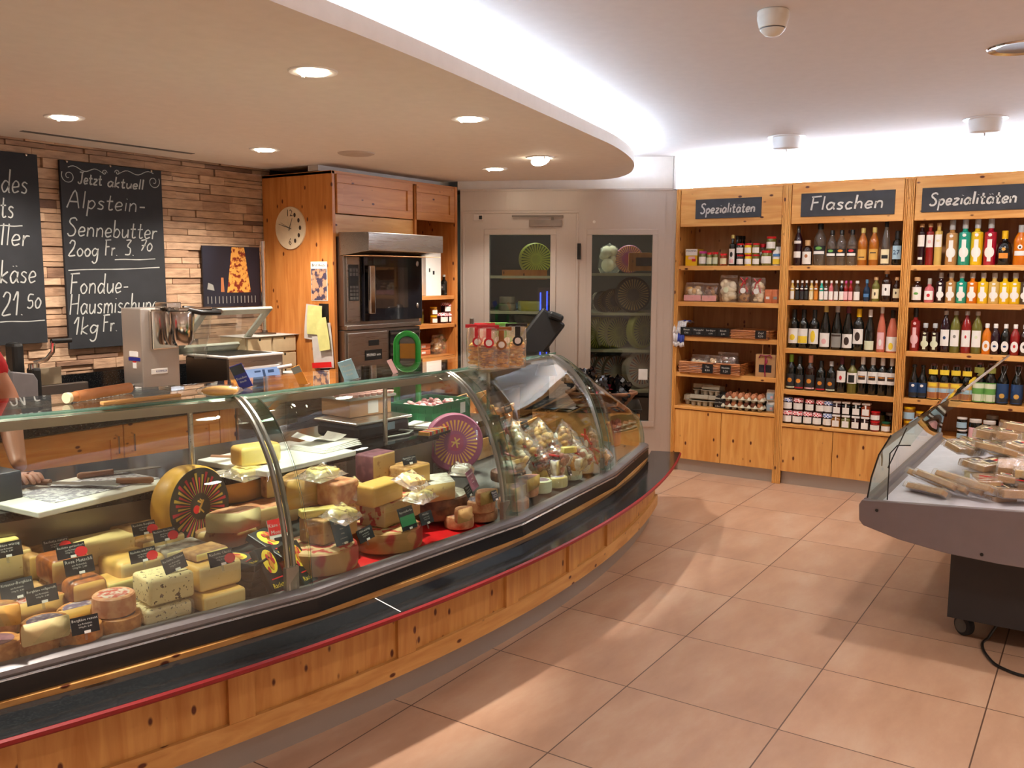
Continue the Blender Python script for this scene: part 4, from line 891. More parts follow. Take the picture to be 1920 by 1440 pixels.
# fourth shelf
z3 = ZS['left'][3]; y_ = lambda px, z=z3: LY_(px, z, 6.86)
t = wicker_tray('wicker_basket', 'long wicker basket with two chalk labels on the fourth shelf', y_(1390), y_(1276), 6.83, 7.13, z3, .085, 'wicker', [(.01, .09, .07, (('Tee', .022), ('4.90', .024))), (-.14, .085, .07, (('Nudeln', .022), ('5.20', .024)))])
bagthing('pasta_bag', 'white and blue bag in the long wicker basket, left one', 'bag', (6.97, y_(1303), z3+.01), 'bags in the long wicker basket', .15, .12, .13, 'meringue', 10, .022, 11, 'film', band='lb_sky')
bagthing('pasta_bag', 'white and blue bag in the long wicker basket, middle one', 'bag', (6.97, y_(1326), z3+.01), 'bags in the long wicker basket', .12, .12, .13, 'macaroon', 10, .022, 12, 'film', band='lb_sky')
bagthing('pasta_bag', 'dark clear bag in the long wicker basket, right one', 'bag', (6.97, y_(1355), z3+.01), 'bags in the long wicker basket', .17, .12, .16, 'biscuit_dark', 18, .024, 13)
ya, yb = y_(1414), y_(1452)
t = thing('gift_bag', 'kraft paper gift bag with purple ribbon and window', 'bag', (6.88, (ya+yb)/2, z3))
hw = (ya-yb)/2
b = B(); b.prism([(0, -hw), (0, hw), (.09, hw*.98), (.09, -hw*.98)], .0, .175); b.done('bag_body', 'kraft', t, bevel=.002)
pm('picture_dark', '#2b2a34', .4, var=.5, bscale=60)
B().box(-.001, 0, -hw*.6, hw*.65, .035, .095).done('window', 'picture_dark', t)
b = B(); b.tube([(.02, hw*.42, .17), (.02, hw*.40, .24), (.02, hw*.2, .275), (.02, -hw*.2, .275), (.02, -hw*.40, .24), (.02, -hw*.42, .17)], .0035, 6); b.done('handle', 'kraft', t, True)
pm('ribbon_wine', '#8e2346', .4)
b = B(); b.tube([(-.006, 0, .165), (-.012, .035, .172), (-.008, .05, .15)], .005, 6); b.tube([(-.006, 0, .165), (-.012, -.035, .172), (-.008, -.05, .15)], .005, 6); b.tube([(-.004, 0, .165), (-.006, .003, .08), (-.004, 0, .005)], .005, 6); b.sphere((-.01, -.008, .125), .016, 8, 6, 0, (.6, .7, 1.5))
b.done('ribbon', 'ribbon_wine', t, True)
# bottom shelf: egg boxes, black labels, egg trays, flour
z4 = ZS['left'][4]; y_ = lambda px, z=z4, X=6.93: LY_(px, z, X)
pm('pulp', '#9c9484', .95, bump=.3, bscale=120); pm('pulp_light', '#c9c3ae', .95, bump=.3, bscale=120); speck('egg_brown', '#c4835c', '#a9653f', 60, .62, .5, 0); speck('egg_dark', '#7d4630', '#6a3824', 60, .62, .5, 0)
def carton(name, label, loc, rz, tilt):
    t = thing(name, label, 'egg carton', loc, rz, 'grey egg cartons')
    b = B()
    for k in range(3):
        for s in (-1, 1): b.lathe([(.008, 0), (.016, .002), (.024, .035), (.025, .042)], 10, 0, (s*.026, (k-1)*.05, 0))
    b.box(-.055, .055, -.08, .08, .04, .046); b.done('cup_base', 'pulp', t, True)
    b = B(); b.prism([(-.055, 0), (-.045, .038), (.045, .038), (.055, 0)], -.08, .08, 0, None, Matrix.Rotation(math.pi/2, 4, 'X'))
    o = b.done('lid', 'pulp', t, bevel=.006); o.location = (.0, 0, .046); o.rotation_euler = (0, tilt, 0)
    return t
carton('egg_carton', 'open grey egg carton at the left end of the bottom shelf', (7.0, y_(1296), z4), .2, .0)
carton('egg_carton', 'grey egg carton standing second from left on the bottom shelf', (6.95, y_(1312), z4), 0, .3)
carton('egg_carton', 'large grey egg carton lid tilted open beside the black labels', (6.96, y_(1332), z4), .1, .25)
carton('egg_carton', 'grey egg carton on top of the carton at the back left', (7.02, y_(1318, z4, 7.02), z4+.0875), .3, .2)
carton('egg_carton', 'topmost grey egg carton leaning against the others', (6.97, y_(1333), z4+.0885), -.1, .15)
t = thing('label_stack', 'stack of black chalk labels left of the egg trays', 'labels', (6.93, y_(1352), z4))
b = B(); c = B()
for q in range(4):
    b.box(-.03+q*.012, -.026+q*.012, -.045, .045, q*.03, q*.03+.04); text_on(c, ('6 Eier 3.60', 'Eier', 'frisch', 'Fr. 0.60')[q], .018, (-.03+q*.012, 0, q*.03+.014), (0, -1, 0), (0, 0, 1), .0006, 0, .08)
b.done('label_boards', 'card_black', t); c.done('label_text', 'chalk', t)
ye0, ye1 = y_(1434), y_(1362)
def tray(z, label):
    t = thing('egg_tray', label, 'egg tray', (6.99, (ye0+ye1)/2, z), 0, 'egg trays')
    n, p = 6, (ye1-ye0)/6; b = B()
    for i in range(n):
        for j in range(4):
            c = (-.105+j*.06, (ye1-ye0)/2-p*(i+.5), 0)
            b.lathe([(.008, 0), (.014, .002), (.024, .03), (.028, .034)], 8, 0, c)
    for i in range(n+1):
        for j in range(5): b.lathe([(.02, .026), (.012, .04), (.004, .05), (0, .05)], 8, 0, (-.135+j*.06, (ye1-ye0)/2-p*i, 0))
    b.box(-.14, .14, -(ye1-ye0)/2, (ye1-ye0)/2, .026, .031); b.done('pulp_tray', 'pulp_light', t, True)
    return t
tray(z4, 'lower pulp egg tray of the stack of two'); tray(z4+.062, 'upper pulp egg tray holding six brown eggs in its front row')
me = B().lathe([(0, -.03), (.012, -.027), (.02, -.016), (.0225, -.002), (.02, .014), (.012, .026), (.005, .031), (0, .032)], 14).mesh('egg', ['egg_brown'])
me2 = B().lathe([(0, -.03), (.012, -.027), (.02, -.016), (.0225, -.002), (.02, .014), (.012, .026), (.005, .031), (0, .032)], 14).mesh('egg', ['egg_dark'])
p = (ye1-ye0)/6
for k, zz in ((0, z4+.046), (1, z4+.108)):
    for i in range(6):
        for j in range(2 if k else 1):
            o = link('egg', me2 if (i == 0 and j == 0) or (k == 0 and i in (0, 3, 4)) else me, None, 'all', loc=(6.885+j*.06, ye1-p*(i+.5), zz))
            pos = ORD[i]
            tag(o, ('%s brown egg in the %s of the upper egg tray, %s' % ('dark' if i == 0 and j == 0 else 'light', 'front row' if j == 0 else 'second row', pos)) if k else 'brown egg peeping out of the lower egg tray, '+pos, 'egg', 'eggs in the pulp trays')
for k in range(2):
    t = thing('sugar_bag', 'white blue printed packet at the right end of the bottom shelf, '+('upper' if k else 'lower'), 'packet', (6.95, y_(1446, z4, 6.95), z4+k*.088), 0, 'white blue packets')
    pillow(.075, .07, .087, crimp=.04, seed=20+k, wob=.001).done('wrapper', 'paper', t, True); B().box(-.038, -.035, -.026, .026, .012, .06).box(-.039, -.036, -.02, .0, .02, .04, 1).done('print', ['lb_sky', 'lb_pink'], t)
# ------------------------------------------------------------------ steel cold room with two glazed fronts
def FT():  # matrix: local x = along front (s), y = depth outwards, z = up
    return Matrix(((FU.x, FN.x, 0, FP.x), (FU.y, FN.y, 0, FP.y), (0, 0, 1, 0), (0, 0, 0, 1)))
F4 = FT(); fang = math.atan2(FU.y, FU.x)
cr = thing('cold_room', 'steel walk-in cold room front with glazed door and window showing cheese wheels', 'cold room', (FP.x, FP.y, 0))
def fbox(b, s0, s1, d0, d1, z0, z1, m=0):
    t = B().box(s0, s1, d0, d1, z0, z1); return b.add([F4 @ Vector(p) for p in t.v], t.f, m)
W1 = (.155, .645, .40, 1.935); W2 = (.985, 1.49, .40, 1.935); DR = (.757, 1.715, .02, 2.13)
b = B()
for (s0, s1, z0_, z1_) in ((0, W1[0], 0, 2.29), (W1[0], W1[1], 0, W1[2]), (W1[0], W1[1], W1[3], 2.29), (W1[1], DR[0], 0, 2.29), (DR[0], 1.735, DR[3], 2.29), (DR[1], 1.735, 0, DR[3])):
    fbox(b, s0, s1, -.06, 0, z0_, z1_)
for s in (.62, 1.35, 1.62): fbox(b, s, s+.004, 0, .0015, 2.135, 2.28)
fbox(b, .0, 1.735, -.06, .012, 2.29, 2.305); b.done('front_panel', 'steel_z', cr, world=True)
b = B(); fbox(b, -.035, .0, -.06, .004, 0, 2.29); fbox(b, .05, .056, 0, .003, 0, 2.28); b.done('corner_post', 'steel_z', cr, world=True)
def frame(s0, s1, z0_, z1_, w, d0, d1, nm, par, mat='steel_z'):
    b = B(); fbox(b, s0-w, s1+w, d0, d1, z1_, z1_+w); fbox(b, s0-w, s1+w, d0, d1, z0_-w, z0_); fbox(b, s0-w, s0, d0, d1, z0_, z1_); fbox(b, s1, s1+w, d0, d1, z0_, z1_)
    return b.done(nm, mat, par, world=True, bevel=.002)
frame(*W1, .045, 0, .012, 'window_frame', cr)
b = B(); fbox(b, W1[0], W1[1], -.03, -.024, W1[2], W1[3]); b.done('window_pane', 'fridge_pane', cr, world=True)
b = B()
for q in ((DR[0], W2[0], DR[2], DR[3]), (W2[1], DR[1], DR[2], DR[3]), (W2[0], W2[1], DR[2], W2[2]), (W2[0], W2[1], W2[3], DR[3])): fbox(b, q[0], q[1], -.05, .01, q[2], q[3])
dr = b.done('door', 'steel_z', cr, world=True)
def sub(o): return o
frame(*W2, .045, .01, .022, 'door_window_frame', cr); frame(DR[0]+.02, DR[1]-.02, .06, DR[3]-.02, .02, .01, .02, 'door_frame', cr)
b = B(); fbox(b, W2[0], W2[1], -.03, -.024, W2[2], W2[3]); b.done('door_pane', 'fridge_pane', cr, world=True)
b = B()
for z in (1.80, .70): fbox(b, .735, .765, .012, .03, z-.065, z+.065)
b.done('hinge', 'black_plastic', cr, world=True)
b = B(); fbox(b, .89, 1.16, .022, .062, 2.0, 2.055); b.done('door_closer', pm('closer_grey', '#a59c94', .5), cr, world=True, bevel=.004)
b = B(); fbox(b, .88, 1.30, .062, .07, 2.075, 2.09); fbox(b, .96, .98, .04, .07, 2.05, 2.08); b.done('closer_arm', 'steel_dark', cr, world=True)
b = B(); fbox(b, 1.54, 1.62, .01, .03, 2.05, 2.10); fbox(b, 1.55, 1.575, .03, .036, 2.06, 2.09, 1); b.done('door_sign', ['chrome', 'black_plastic'], cr, world=True)
b = B(); fbox(b, 1.62, 1.65, .02, .06, .95, 1.25); b.done('door_handle', 'steel_dark', cr, world=True, bevel=.006)
b = B(); fbox(b, .16, .235, .0, .0, 0, 0) if 0 else None
b = B(); fbox(b, .17, .245, -.022, -.02, .745, .835); b.done('notice', 'paper_dim', cr, world=True)
b = B(); b.lathe([(.012, 0), (.012, .012), (0, .014)], 12); o = b.done('lamp_switch', 'white_plastic', cr); o.matrix_local = Matrix.Translation(fr(.63, 2.04, 0)-cr.location) @ Matrix.Rotation(fang, 4, 'Z') @ Matrix.Rotation(-math.pi/2, 4, 'X')
# interior shell
b = B()
fbox(b, .02, 1.9, -1.3, -1.26, 0, 2.3); fbox(b, .02, .05, -1.3, -.08, 0, 2.3); fbox(b, 1.87, 1.9, -1.3, -.08, 0, 2.3); fbox(b, .02, 1.9, -1.3, -.08, 2.27, 2.3); fbox(b, .02, 1.9, -1.3, -.08, 0, .03)
b.done('inner_lining', 'fridge_in', cr, world=True)
rack = thing('storage_rack', 'pale shelving behind the cold room window', 'rack', tuple(fr(.7, 0, -.5)))
CZ = [.44, .71, .98, 1.33, 1.62]
pm('rack_board', '#c9c2a4', .6)
ZR1 = [.645, .985, 1.295, 1.625]; ZR2 = [1.30, 1.60, .95]
b = B()
for z in ZR1: fbox(b, .07, .72, -.85, -.12, z-.022, z)
for z in ZR2: fbox(b, .95, 1.75, -.85, -.12, z-.022, z)
b.done('shelf_board', 'rack_board', rack, world=True)
b = B()
for s in (.07, .70, .95, 1.73): fbox(b, s, s+.03, -.85, -.82, .03, 2.2)
b.done('upright', 'steel_dark', rack, world=True)
# cheese wheels on the racks
def sunburst(name, base, rays, center, n, r0, r1, duty, alt=None, jit=0.0):
    """printed wheel label: radiating strokes around a centre disc"""
    m, nt, bs, out = nodes(name); N = nt.nodes.new; L = nt.links.new
    bs.inputs['Roughness'].default_value = .45; bs.inputs['Coat Weight'].default_value = .25
    tc = N('ShaderNodeTexCoord'); sp = N('ShaderNodeSeparateXYZ'); L(tc.outputs['Object'], sp.inputs[0])
    def mth(op, a, b_=None):
        q = N('ShaderNodeMath'); q.operation = op
        for i, x in enumerate((a, b_)):
            if x is None: continue
            if isinstance(x, (int, float)): q.inputs[i].default_value = x
            else: L(x, q.inputs[i])
        return q.outputs[0]
    an = mth('ARCTAN2', sp.outputs['Y'], sp.outputs['X']); u = mth('MULTIPLY', mth('ADD', an, math.pi), n/(2*math.pi))
    r = mth('POWER', mth('ADD', mth('MULTIPLY', sp.outputs['X'], sp.outputs['X']), mth('MULTIPLY', sp.outputs['Y'], sp.outputs['Y'])), .5)
    f = mth('ABSOLUTE', mth('SUBTRACT', mth('FRACT', u), .5))
    wid = mth('MULTIPLY', mth('DIVIDE', r, r1), duty)     # strokes widen outwards
    cell = mth('FLOOR', u)
    rr1 = r1 if not jit else mth('SUBTRACT', r1, mth('MULTIPLY', mth('FRACT', mth('MULTIPLY', cell, .37)), jit))
    on = mth('MULTIPLY', mth('LESS_THAN', f, wid), mth('MULTIPLY', mth('GREATER_THAN', r, r0), mth('LESS_THAN', r, rr1)))
    mx = N('ShaderNodeMix'); mx.data_type = 'RGBA'; L(on, mx.inputs['Factor']); mx.inputs[6].default_value = lin(base)
    if alt:
        sel = N('ShaderNodeMix'); sel.data_type = 'RGBA'; L(mth('GREATER_THAN', mth('FRACT', mth('MULTIPLY', cell, .5)), .25), sel.inputs['Factor'])
        sel.inputs[6].default_value = lin(rays); sel.inputs[7].default_value = lin(alt); L(sel.outputs[2], mx.inputs[7])
    else: mx.inputs[7].default_value = lin(rays)
    m2 = N('ShaderNodeMix'); m2.data_type = 'RGBA'; L(mth('LESS_THAN', r, r0*.72), m2.inputs['Factor']); L(mx.outputs[2], m2.inputs[6]); m2.inputs[7].default_value = lin(center)
    L(m2.outputs[2], bs.inputs['Base Color']); MATS[name] = m
sunburst('label_purple', '#8c3a66', '#d9a04a', '#9a3358', 34, .062, .118, .26)
sunburst('label_dark', '#33312a', '#c02c3c', '#3a382f', 44, .05, .135, .36, '#c4a33c', .03)
sunburst('label_black', '#1d1a16', '#b99a5a', '#2a251c', 32, .05, .13, .22); sunburst('label_lime', '#b9bd4a', '#33351c', '#a9ad44', 30, .05, .13, .2); sunburst('label_blanc', '#c9c6c0', '#a9483c', '#d9d4c8', 30, .05, .13, .2, '#3c4c7a')
pm('rind_yellow', '#d9a23c', .45, var=.08, coat=.2); pm('rind_lime', '#a9a63e', .5); pm('rind_grey', '#8f8878', .55); pm('rind_purple', '#a05a78', .4, coat=.3); pm('rind_dark', '#3a2c22', .55)
def wheel_mesh(R, H, rind, face, two=True):
    b = B().lathe([(0, 0), (R*.94, 0), (R*.985, H*.1), (R, H*.35), (R, H*.65), (R*.985, H*.9), (R*.94, H)], 40, 0)
    return b
def standing_wheel(name, label, pos, axis, R, H, rind, facem, group=None, cat='cheese wheel', tilt=0):
    """wheel on edge; axis is the horizontal direction its label looks in; pos = floor contact"""
    a = Vector((axis[0], axis[1], math.tan(tilt))).normalized()
    up = Vector((0, 0, 1)); xx = up.cross(a).normalized(); yy = a.cross(xx)
    mat = Matrix((xx, yy, a)).transposed().to_4x4(); mat.translation = Vector(pos)+yy*(R)-a*(H/2)
    o = wheel_mesh(R, H, rind, facem).done(name, rind, smooth=True); o.matrix_world = mat
    tag(o, label, cat, group)
    B().lathe([(R*.94, .0), (R*.935, .0012), (0, .0012)], 40).done('label_disc', facem, o, True, loc=(0, 0, H+.0002))
    return o
n_ = (FN.x, FN.y)
def rot2(v, a): return (v[0]*math.cos(a)-v[1]*math.sin(a), v[0]*math.sin(a)+v[1]*math.cos(a))
for i, s in enumerate((.60, .51, .43)):
    standing_wheel('round_cheese', 'lime green labelled wheel on the rack, %s of the leaning three' % ORD[i], fr(s, ZR1[1]+.0, -.24-.03*i), rot2(n_, .7), .135, .07, 'rind_lime', 'label_lime', 'lime green cheese wheels')
    standing_wheel('round_cheese', 'white labelled wheel on the lowest rack board, %s of the leaning three' % ORD[i], fr(s+.02, ZR1[0], -.24-.03*i), rot2(n_, .7), .14, .07, 'rind_grey', 'label_blanc', 'white labelled cheese wheels')
standing_wheel('round_cheese', 'big lime wheel at the right end of the rack', fr(.22, ZR1[1], -.24), rot2(n_, .8), .16, .07, 'rind_lime', 'label_lime', 'lime green cheese wheels')
standing_wheel('round_cheese', 'big white labelled wheel at the right end of the lowest rack board', fr(.22, ZR1[0], -.24), rot2(n_, .5), .17, .07, 'rind_grey', 'label_blanc', 'white labelled cheese wheels')
standing_wheel('round_cheese', 'large black labelled wheel with gold rays behind the cold room window', fr(.30, ZR1[2], -.22), rot2(n_, .15), .15, .07, 'rind_dark', 'label_black', 'black labelled cheese wheels')
standing_wheel('round_cheese', 'small black labelled wheel left of the large one', fr(.46, ZR1[2], -.26), rot2(n_, .5), .10, .07, 'rind_dark', 'label_black', 'black labelled cheese wheels')
standing_wheel('round_cheese', 'half hidden black labelled wheel at the left of the window', fr(.54, ZR1[2], -.26), rot2(n_, .6), .09, .07, 'rind_dark', 'label_black', 'black labelled cheese wheels')
standing_wheel('round_cheese', 'pink wheel behind the wooden sign on the top board', fr(.33, ZR1[3], -.34), n_, .12, .07, 'rind_purple', 'label_purple')
t = thing('wooden_crate', 'wooden crate with dark label on the top board behind the window', 'crate', tuple(fr(.20, ZR1[3], -.20)))
b = B(); fbox(b, .09, .34, -.26, -.14, ZR1[3]+.02, ZR1[3]+.17); b.done('crate_body', 'pine_old', t, world=True, bevel=.003)
b = B(); fbox(b, .13, .28, -.14, -.136, ZR1[3]+.06, ZR1[3]+.13); b.done('crate_label', 'picture_dark', t, world=True)
for i, (s, z, w, sd) in enumerate(((.50, ZR1[3], .24, 31), (.55, ZR1[2]+.0, .14, 32))):
    t = bagthing('plastic_bundle', ('large' if i == 0 else 'small')+' clear plastic wrapped bundle behind the cold room window', 'bundle', tuple(fr(s, z, -.36)), None, w, .2, .28 if i == 0 else .2, 'meringue', 8, .05, sd, rz=fang)
b = B()
standing_wheel('round_cheese', 'yellow wheel with green label on the upper board behind the cold room door', fr(1.13, ZR2[1], -.26), rot2(n_, .3), .14, .08, 'rind_lime', 'label_lime')
for i, (s, z, R, H, c, l) in enumerate(((1.37, ZR2[0], .075, .06, 'rind_grey', 'pale grey cheese on the middle board behind the door'), (1.37, ZR2[0]+.061, .07, .06, 'rind_grey', 'pale grey cheese stacked on another behind the door'),
        (1.15, ZR2[0], .13, .085, 'rind_lime', 'flat yellow green wheel on the middle board behind the door'), (1.14, ZR2[2], .12, .085, 'rind_lime', 'flat lime wheel low behind the door, bottom of two'), (1.14, ZR2[2]+.086, .12, .085, 'rind_lime', 'flat lime wheel low behind the door, top of two'), (1.14, ZR2[2]+.172, .12, .07, 'rind_yellow', 'flat golden wheel on top of the lime wheels behind the door'))):
    o = wheel_mesh(R, H, c, None).done('round_cheese', c, smooth=True, loc=tuple(fr(s, z, -.28))); tag(o, l, 'cheese wheel', 'flat wheels behind the cold room door')
t = thing('insect_lamp', 'two blue glowing tubes of an insect lamp behind the door', 'lamp', tuple(fr(1.03, 1.30, -.2)))
b = B(); b.tube([fr(1.075, 1.22, -.16), fr(1.075, 1.46, -.16)], .006, 6); b.tube([fr(1.02, 1.27, -.16), fr(1.02, 1.47, -.16)], .005, 6); b.done('tube', 'uv_blue', t, world=True)
b = B(); fbox(b, .995, 1.10, -.20, -.18, 1.20, 1.50); b.done('lamp_back', 'steel_dark', t, world=True)
t = thing('price_board', 'wooden strip with small lettering on the upper board behind the door', 'sign', tuple(fr(1.25, ZR2[1], -.13)))
b = B(); fbox(b, 1.02, 1.40, -.14, -.125, ZR2[1]-.03, ZR2[1]+.05); b.done('board', 'pine_old', t, world=True)

q = fr(.45, 2.24, -.3); area('cold_room_fill', tuple(q), tuple(q-Vector((0, 0, 1))), 5, (.9, 1.0, .9), .5, .1)  # both areas are added fill to brighten the cold room, no fitting there
q = fr(1.25, 2.24, -.3); area('cold_room_fill', tuple(q), tuple(q-Vector((0, 0, 1))), 3, (.85, 1.0, .95), .4, .1)
# ------------------------------------------------------------------ pine oven cabinet by the stone wall
CX0, CX1, CY, CYB, CT = 4.562, 6.02, 4.532, 5.24, 2.32
cb = thing('oven_cabinet', 'tall pine cabinet holding the oven, clock on its side', 'cabinet', (CX0, CY, 0))
B().box(CX0, CX0+.03, CY, CYB, 0, CT).done('side_panel', 'pine_old', cb, world=True, bevel=.003)
B().box(5.45, 5.475, CY, CYB, 0, CT-.02).done('partition', 'pine_old', cb, world=True, bevel=.002)
B().box(5.955, 5.985, CY-.01, CYB, 0, CT).done('end_post', 'pine_old', cb, world=True, bevel=.002)
B().box(CX0+.03, 5.95, CYB-.02, CYB, .05, CT-.02).done('back_panel', 'pine_back', cb, world=True)
B().box(CX0, 5.985, CY, CYB, CT-.02, CT).done('top_board', 'pine_oldx', cb, world=True)
def panel_door(x0, x1, z0, z1, y, par, nm='door', th=.022, fw=.06, mat='pine_oldx'):
    b = B(); b.box(x0, x1, y+.012, y+th, z0, z1)
    b.box(x0, x1, y, y+.013, z1-fw, z1); b.box(x0, x1, y, y+.013, z0, z0+fw); b.box(x0, x0+fw, y, y+.013, z0+fw, z1-fw); b.box(x1-fw, x1, y, y+.013, z0+fw, z1-fw)
    return b.done(nm, mat, par, world=True, bevel=.002)
panel_door(4.60, 5.415, 2.03, 2.30, CY-.012, cb); panel_door(5.46, 5.945, 2.03, 2.30, CY-.012, cb)
B().box(4.60, 5.45, CY+.02, CY+.04, 1.87, 2.025).done('filler_board', 'pine_pale', cb, world=True)
for z in (1.436, 1.206, .948): B().box(5.475, 5.955, CY+.0, CYB, z-.03, z).done('shelf_board', 'pine_oldx', cb, world=True, bevel=.002)
B().box(5.475, 5.955, CY, CY+.03, .05, .70).done('lower_front', 'pine_old', cb, world=True)
# oven
ov = thing('combi_oven', 'stainless oven with dark glass door, hood and control panel', 'oven', (4.62, CY, .60))
steel('oven_steel', '#a8a29b', .32, 'x')
B().box(4.61, 5.44, CY-.05, 5.2, 1.24, 1.87).done('body', 'oven_steel', ov, world=True, bevel=.004)
b = B(); 
for z in (1.62, 1.30):
    for k in range(6): b.box(4.606, 4.611, CY+.02, CY+.06, z+k*.018, z+k*.018+.008)
b.done('side_vents', 'dark_void', ov, world=True)
B().box(4.63, 4.76, CY-.062, CY-.05, 1.27, 1.73).done('control_panel', 'steel_x', ov, world=True, bevel=.003)
B().box(4.645, 4.745, CY-.066, CY-.062, 1.42, 1.675).done('display', 'black_plastic', ov, world=True)
b = B()
for r in range(4):
    for c in range(3): b.box(4.655+c*.029, 4.677+c*.029, CY-.069, CY-.066, 1.43+r*.026, 1.448+r*.026)
for c in range(3): b.box(4.655+c*.029, 4.677+c*.029, CY-.069, CY-.066, 1.625, 1.648); b.box(4.655+c*.029, 4.677+c*.029, CY-.069, CY-.066, 1.595, 1.618)
b.done('buttons', 'grey_plastic', ov, world=True)
od = B().box(4.78, 5.43, CY-.085, CY-.05, 1.27, 1.74).done('door', pm('oven_black', '#15151a', .12, coat=.5), ov, world=True, bevel=.005)
B().box(4.90, 5.26, CY-.0865, CY-.085, 1.36, 1.66).done('door_window', pm('oven_glass', '#2c2420', .05, coat=1), od)
b = B(); b.box(4.80, 4.855, CY-.125, CY-.10, 1.325, 1.67); b.box(4.81, 4.845, CY-.1, CY-.085, 1.34, 1.37); b.box(4.81, 4.845, CY-.1, CY-.085, 1.62, 1.65)
b.done('door_handle', 'chrome', od, bevel=.006)
b = B(); [b.sphere((5.37, CY-.088, z), .018, 10, 6, 0, (.8, .4, 1.2)) for z in (1.37, 1.69)]; b.done('door_knobs', 'steel_x', od, True)
B().box(4.615, 5.435, CY-.07, 5.2, 1.215, 1.245).done('drip_rail', 'steel_x', ov, world=True, bevel=.003)
b = B(); b.prism([(CY-.02, 1.735), (CY-.30, 1.77), (CY-.30, 1.895), (CY-.02, 1.90)], 4.60, 5.42, 0, None, Matrix(((0, 0, 1, 0), (1, 0, 0, 0), (0, 1, 0, 0), (0, 0, 0, 1))))
b.done('hood', 'steel_x', ov, world=True, bevel=.003)
B().box(4.61, 5.40, CY-.29, CY-.02, 1.735, 1.738).done('hood_painted_glow', pm('painted_glow', '#cfa070', .6), ov, world=True)  # warm glow under the hood painted as a tan sheet, emits nothing
# second oven below
o2 = thing('baking_oven', 'steel lower oven with three dark slots under the combi oven', 'oven', (4.62, CY, .60))
B().box(4.61, 5.44, CY-.05, 5.2, .62, 1.21).done('body', 'oven_steel', o2, world=True, bevel=.004)
B().box(4.63, 5.05, CY-.062, CY-.05, .90, 1.19).done('control_panel', 'steel_x', o2, world=True, bevel=.003)
B().box(4.80, 4.98, CY-.066, CY-.062, .985, 1.06).box(4.84, 4.95, CY-.066, CY-.062, 1.09, 1.13).done('name_plate', 'black_plastic', o2, world=True)
text_on(B(), 'MONO eco', .05, (4.89, CY-.066, 1.023), (1, 0, 0), (0, 0, 1), .0008, 0, .15).done('plate_lettering', 'lb_white', o2, loc=-Vector(o2.location))
b = B().box(5.08, 5.42, CY-.06, CY-.05, .90, 1.19); b.done('slot_panel', 'black_plastic', o2, world=True)
b = B()
for z in (.92, 1.0, 1.08, 1.16): b.box(5.08, 5.42, CY-.072, CY-.06, z, z+.014)
b.done('slot_bars', 'steel_dark', o2, world=True)
B().box(4.63, 5.42, CY-.062, CY-.05, .64, .84).done('drawer_front', 'black_plastic', o2, world=True, bevel=.003)
B().box(4.61, 5.44, CY-.09, CY-.05, .85, .885).done('rail', 'steel_x', o2, world=True, bevel=.003)
# clock on the cabinet side
ck = thing('wall_clock', 'round pale clock on the side of the pine oven cabinet', 'clock', (CX0, 4.945, 1.935))
cm = lambda o: o
b = B().lathe([(0, .012), (.15, .012), (.152, .008), (.152, 0)], 48); o = b.done('clock_face', pm('clock_face', '#d9c3a2', .6), ck, True); o.rotation_euler = (0, -math.pi/2, 0)
b = B()
text_on(b, '12', .07, (-.0125, -.0, .105), (0, -1, 0), (0, 0, 1), .001); text_on(b, '6', .075, (-.0125, .0, -.10), (0, -1, 0), (0, 0, 1), .001)
for h in range(1, 6):
    a = math.pi*h/6
    b.add([(-.0135, -.105*math.sin(a)-.012*math.cos(q), .105*math.cos(a)+.016*math.sin(q)) for q in [2*math.pi*k/12 for k in range(12)]], [tuple(range(12))])
b.done('numerals', 'lb_brown', ck)
b = B()
for a, L_, w in ((-1.30+math.pi*2, .115, .003), (.40, .075, .004), (-1.15, .10, .0015)):
    d = Vector((0, -math.sin(a), math.cos(a))); p = Vector((0, -d.z, d.y)); b.add([Vector((-.016, 0, 0))+p*w-d*.02, Vector((-.016, 0, 0))-p*w-d*.02, Vector((-.016, 0, 0))-p*w*.6+d*L_, Vector((-.016, 0, 0))+p*w*.6+d*L_], [(0, 1, 2, 3)])
b.done('hands', 'grey_plastic', ck)
# notes on the cabinet side
t = thing('pinned_poster', 'small poster with bread picture pinned on the cabinet side under the clock', 'poster', (CX0, 4.67, 1.42))
B().box(CX0-.003, CX0, 4.592, 4.752, 1.42, 1.695).done('sheet', 'paper', t, world=True)
speck('poster_print', '#4a4258', '#c89a78', 26, .52, .4, 0, .1)
B().box(CX0-.0045, CX0-.003, 4.596, 4.748, 1.425, 1.645).done('picture', 'poster_print', t, world=True)
text_on(B(), 'Brot Heute', .03, (CX0-.0035, 4.672, 1.67), (0, -1, 0), (0, 0, 1), .001, 0, .13).done('heading', 'lb_brown', t, loc=-Vector(t.location))
t = thing('magnet_strip', 'black magnetic strip on the cabinet side', 'strip', (CX0, 4.62, .9)); B().box(CX0-.006, CX0, 4.585, 4.675, .88, 1.40).done('strip', 'black_plastic', t, world=True)
def sheet(name, label, mat, y0, y1, z0, z1, x, rot, group=None, cat='note', extra=None):
    t = thing(name, label, cat, (x, (y0+y1)/2, z1), 0, group); n = 6; w, h = (y1-y0), z1-z0; b = B()
    g = lambda i, j: (-.005*math.sin(j*.5+i*.45)-.0015*j, w/2-w*i/n, -h*j/n)
    b.add([g(i, j) for i in range(n+1) for j in range(n+1)], [(i*(n+1)+j, i*(n+1)+j+1, (i+1)*(n+1)+j+1, (i+1)*(n+1)+j) for i in range(n) for j in range(n)])
    o = b.done('paper_sheet', mat, t); s = o.modifiers.new('thick', 'SOLIDIFY'); s.thickness = .0012
    t.rotation_euler = (rot, 0, 0)
    if extra: B().box(-.03, -.026, -w/2, w/2, -h*.98, -h*.86).done('red_band', extra, t)
    return t
